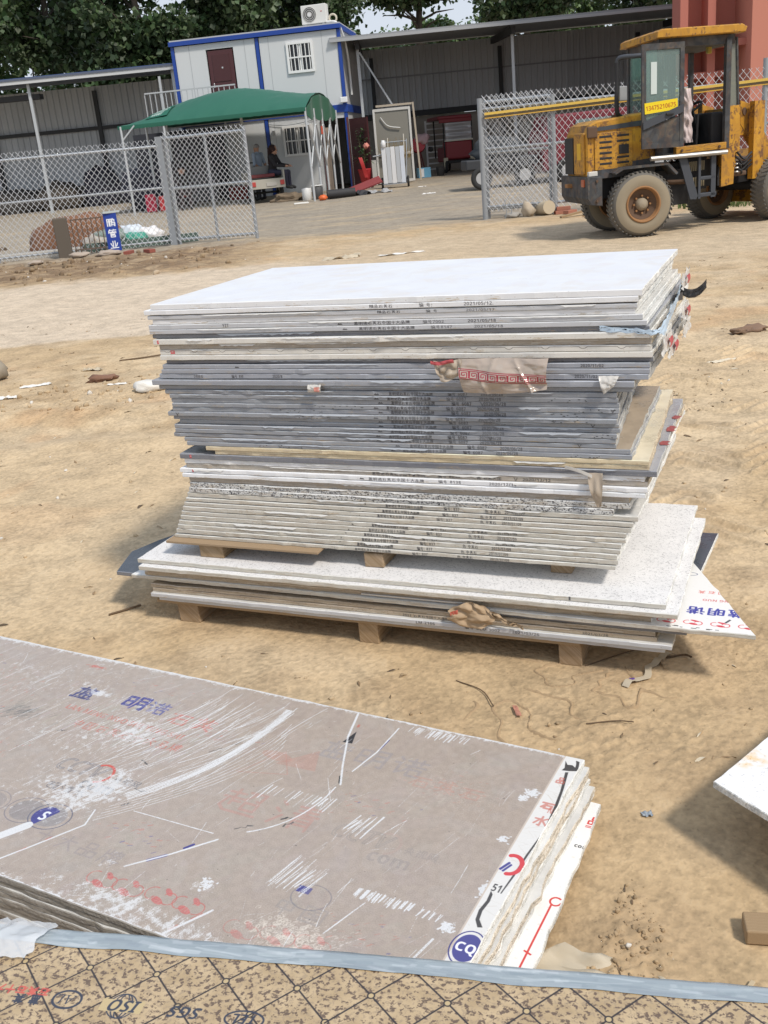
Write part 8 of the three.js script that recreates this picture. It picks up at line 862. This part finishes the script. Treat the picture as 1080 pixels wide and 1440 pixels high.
// ---------------------------------------------------------------- trees
{
  const bark = std(0.09, 0.072, 0.055, 0.95), leafM = (r, g, b) => new THREE.MeshPhysicalMaterial({ color: rgb(r, g, b), vertexColors: true, roughness: 0.55, transmission: 0.3, thickness: 0 });
  const kinds = [leafM(0.058, 0.105, 0.036), leafM(0.072, 0.135, 0.042), leafM(0.10, 0.175, 0.06)];
  function tree(label, x, z, H, base, R, n, kind, seed, size = 0.2, sway = 1) {
    const r = mulberry(seed * 977 + 5), q = (a, b) => a + (b - a) * r(), t = thing('tree', label, 'tree', [x, yardRise(z) - 0.05, z], 0, 'trees behind the sheds'), trunkR = H * 0.014, limbs = [], tips = [];
    const top = [q(-0.4, 0.4), H * 0.86, q(-0.4, 0.4)]; const cv = new THREE.CatmullRomCurve3([V(0, 0, 0), V(q(-0.2, 0.2), H * 0.3, q(-0.2, 0.2)), V(q(-0.4, 0.4), H * 0.6, q(-0.3, 0.3)), V(...top)]), pts = cv.getPoints(10); const tr = []; for (let i = 0; i < 10; i++) tr.push(bar(pts[i].toArray(), pts[i + 1].toArray(), trunkR * (1 - i * 0.085), 8, trunkR * (1 - (i + 1) * 0.085))); part('trunk', tr, bark, t);
    for (let i = 0; i < 26; i++) { const k = q(0.28, 1), p = cv.getPoint(k), a = q(0, 6.28), env = Math.sin(Math.PI * clamp((p.y - base * 0.7) / (H - base * 0.7), 0.06, 0.97)) ** 0.7, L = R * env * q(0.55, 1.05), e = V(p.x + Math.cos(a) * L, p.y + L * q(0.15, 0.75), p.z + Math.sin(a) * L), m = p.clone().lerp(e, 0.5).add(V(0, L * 0.08, 0)); limbs.push(bar(p.toArray(), m.toArray(), trunkR * 0.3, 5, trunkR * 0.2), bar(m.toArray(), e.toArray(), trunkR * 0.2, 5, trunkR * 0.06)); for (let j = 0; j < 9; j++) { const s = q(0.35, 1.1); tips.push([lerp(p.x, e.x, s) + q(-1, 1) * R * 0.22, Math.max(base, lerp(p.y, e.y, s) + q(-0.7, 0.7) * R * 0.22), lerp(p.z, e.z, s) + q(-1, 1) * R * 0.22, q(0.35, 0.95) * R * 0.2, q(0.6, 1.35)]); } }
    part('limbs', limbs, bark, t);
    const pos = new Float32Array(n * 18), nor = new Float32Array(n * 18), col = new Float32Array(n * 18), a = V(0, 0, 0), X = V(0, 0, 0), Y = V(0, 0, 0), N = V(0, 0, 0);
    for (let i = 0; i < n; i++) {
      const c = tips[Math.floor(r() * tips.length)], g = () => (r() + r() + r() - 1.5) * 0.95; const px = c[0] + g() * c[3] * 1.3, py = c[1] + g() * c[3], pz = c[2] + g() * c[3] * 1.3, s = size * q(0.6, 1.25);
      N.set(q(-1, 1), q(-0.3, 1.2), q(-1, 1)).normalize(); X.set(q(-1, 1), q(-1, 0.4), q(-1, 1)).cross(N).normalize(); Y.copy(N).cross(X);
      const b = [px, py, pz], tip = [b[0] + Y.x * s, b[1] + Y.y * s, b[2] + Y.z * s], l = [b[0] + Y.x * s * 0.45 + X.x * s * 0.42 + N.x * s * 0.12, b[1] + Y.y * s * 0.45 + X.y * s * 0.42 + N.y * s * 0.12, b[2] + Y.z * s * 0.45 + X.z * s * 0.42 + N.z * s * 0.12], rr2 = [b[0] + Y.x * s * 0.45 - X.x * s * 0.42 + N.x * s * 0.12, b[1] + Y.y * s * 0.45 - X.y * s * 0.42 + N.y * s * 0.12, b[2] + Y.z * s * 0.45 - X.z * s * 0.42 + N.z * s * 0.12];
      pos.set([...b, ...l, ...tip, ...b, ...tip, ...rr2], i * 18); const v = c[4] * q(0.8, 1.2), yl = q(0.85, 1.25); for (let k = 0; k < 6; k++) { col.set([v * yl, v, v * 0.95], i * 18 + k * 3); nor.set([N.x, N.y, N.z], i * 18 + k * 3); }
    }
    const g = new THREE.BufferGeometry(); g.setAttribute('position', new THREE.BufferAttribute(pos, 3)); g.setAttribute('normal', new THREE.BufferAttribute(nor, 3)); g.setAttribute('color', new THREE.BufferAttribute(col, 3)); part('crown', g, kinds[kind], t);
  }
  tree('broad leafy tree rising behind the end of the open shed with the blue-edged roof', -21.0, -45.5, 13.5, 3.2, 4.6, 24000, 1, 1, 0.26); tree('tall dark tree behind the open shed, second from its outer end', -16.0, -44.5, 15, 3.4, 4.4, 26000, 1, 2, 0.26); tree('tall dark tree behind the middle of the shed with the blue-edged roof', -11.6, -45.5, 16, 3.6, 4.4, 26000, 0, 3, 0.26); tree('dark tree behind the corner between shed and white house', -7.6, -43.5, 15.5, 3.6, 3.9, 24000, 0, 4, 0.26); tree('dark tree directly behind the balcony end of the white house', -3.8, -44, 15.5, 5, 3.9, 24000, 0, 5, 0.26); tree('dark tree behind the air conditioner on the house roof', -0.6, -46.5, 15, 5.2, 3.3, 18000, 0, 6, 0.26);
  tree('tall tree with a bare trunk showing above the shed roof', 3.6, -49, 16, 7.4, 4.0, 15000, 0, 7, 0.26); tree('tall tree whose leaves hang over the middle of the shed roof', 8.7, -50, 16, 6.4, 3.8, 17000, 0, 8, 0.26); tree('dark tree at the shed end beside the red building', 13.4, -49, 15, 5.6, 4.2, 13000, 0, 9, 0.26);
  const low = [[0.6, -58, 7.6, 'pale young tree behind the house corner'], [2.6, -57, 6.9, 'pale young tree left of the bare trunk'.replace('left of', 'next to')], [5.2, -58, 7.4, 'pale bushy tree beyond the bare trunk'], [7.6, -59, 7.9, 'pale bushy tree beyond the middle of the shed'], [10.4, -58, 8.6, 'pale slender tree beyond the shed, under the overhanging leaves'], [13.0, -60, 8.2, 'pale bushy tree beyond the shed end']]; low.forEach(([x, z, H, lab], i) => tree(lab, x, z, H, 1.5, 2.1, 6500, 2, 20 + i, 0.24)); for (let i = 0; i < 6; i++) tree(['far tree', 'far pale tree', 'far round tree', 'far slender tree', 'far bushy tree', 'far tall tree'][i] + ' in the row beyond the white house', -22 + i * 4.3, -60 - (i % 2) * 3, 9 + (i % 3), 2, 3, 7000, 2, 40 + i, 0.28);
}
{ // weeds by the loader
  const g = sheet((u, v) => [(u - 0.5) * 0.02 * (1 - v), v * 0.18, 0.06 * v * v], 1, 3, 0), N = 900, im = new THREE.InstancedMesh(g, new THREE.MeshPhysicalMaterial({ color: rgb(0.10, 0.15, 0.04), roughness: 0.8, transmission: 0.2, thickness: 0 }), N), M = new THREE.Matrix4(), Q = new THREE.Quaternion(); for (let i = 0; i < N; i++) { const x = 5.2 + rnd() * 3.2, z = -15.9 - rnd() * 1.3, s = rr(0.5, 1.4); M.compose(V(x, groundHeight(x, z), z), Q.setFromEuler(new THREE.Euler(rr(-0.3, 0.3), rr(0, 6.3), 0)), V(s, s, s)); im.setMatrixAt(i, M); } im.name = 'grass'; im.castShadow = im.receiveShadow = true; tag(im, 'short weedy grass at the foot of the fence behind the loader', undefined, undefined, 'stuff'); scene.add(im);
}

renderer.render(scene, camera);
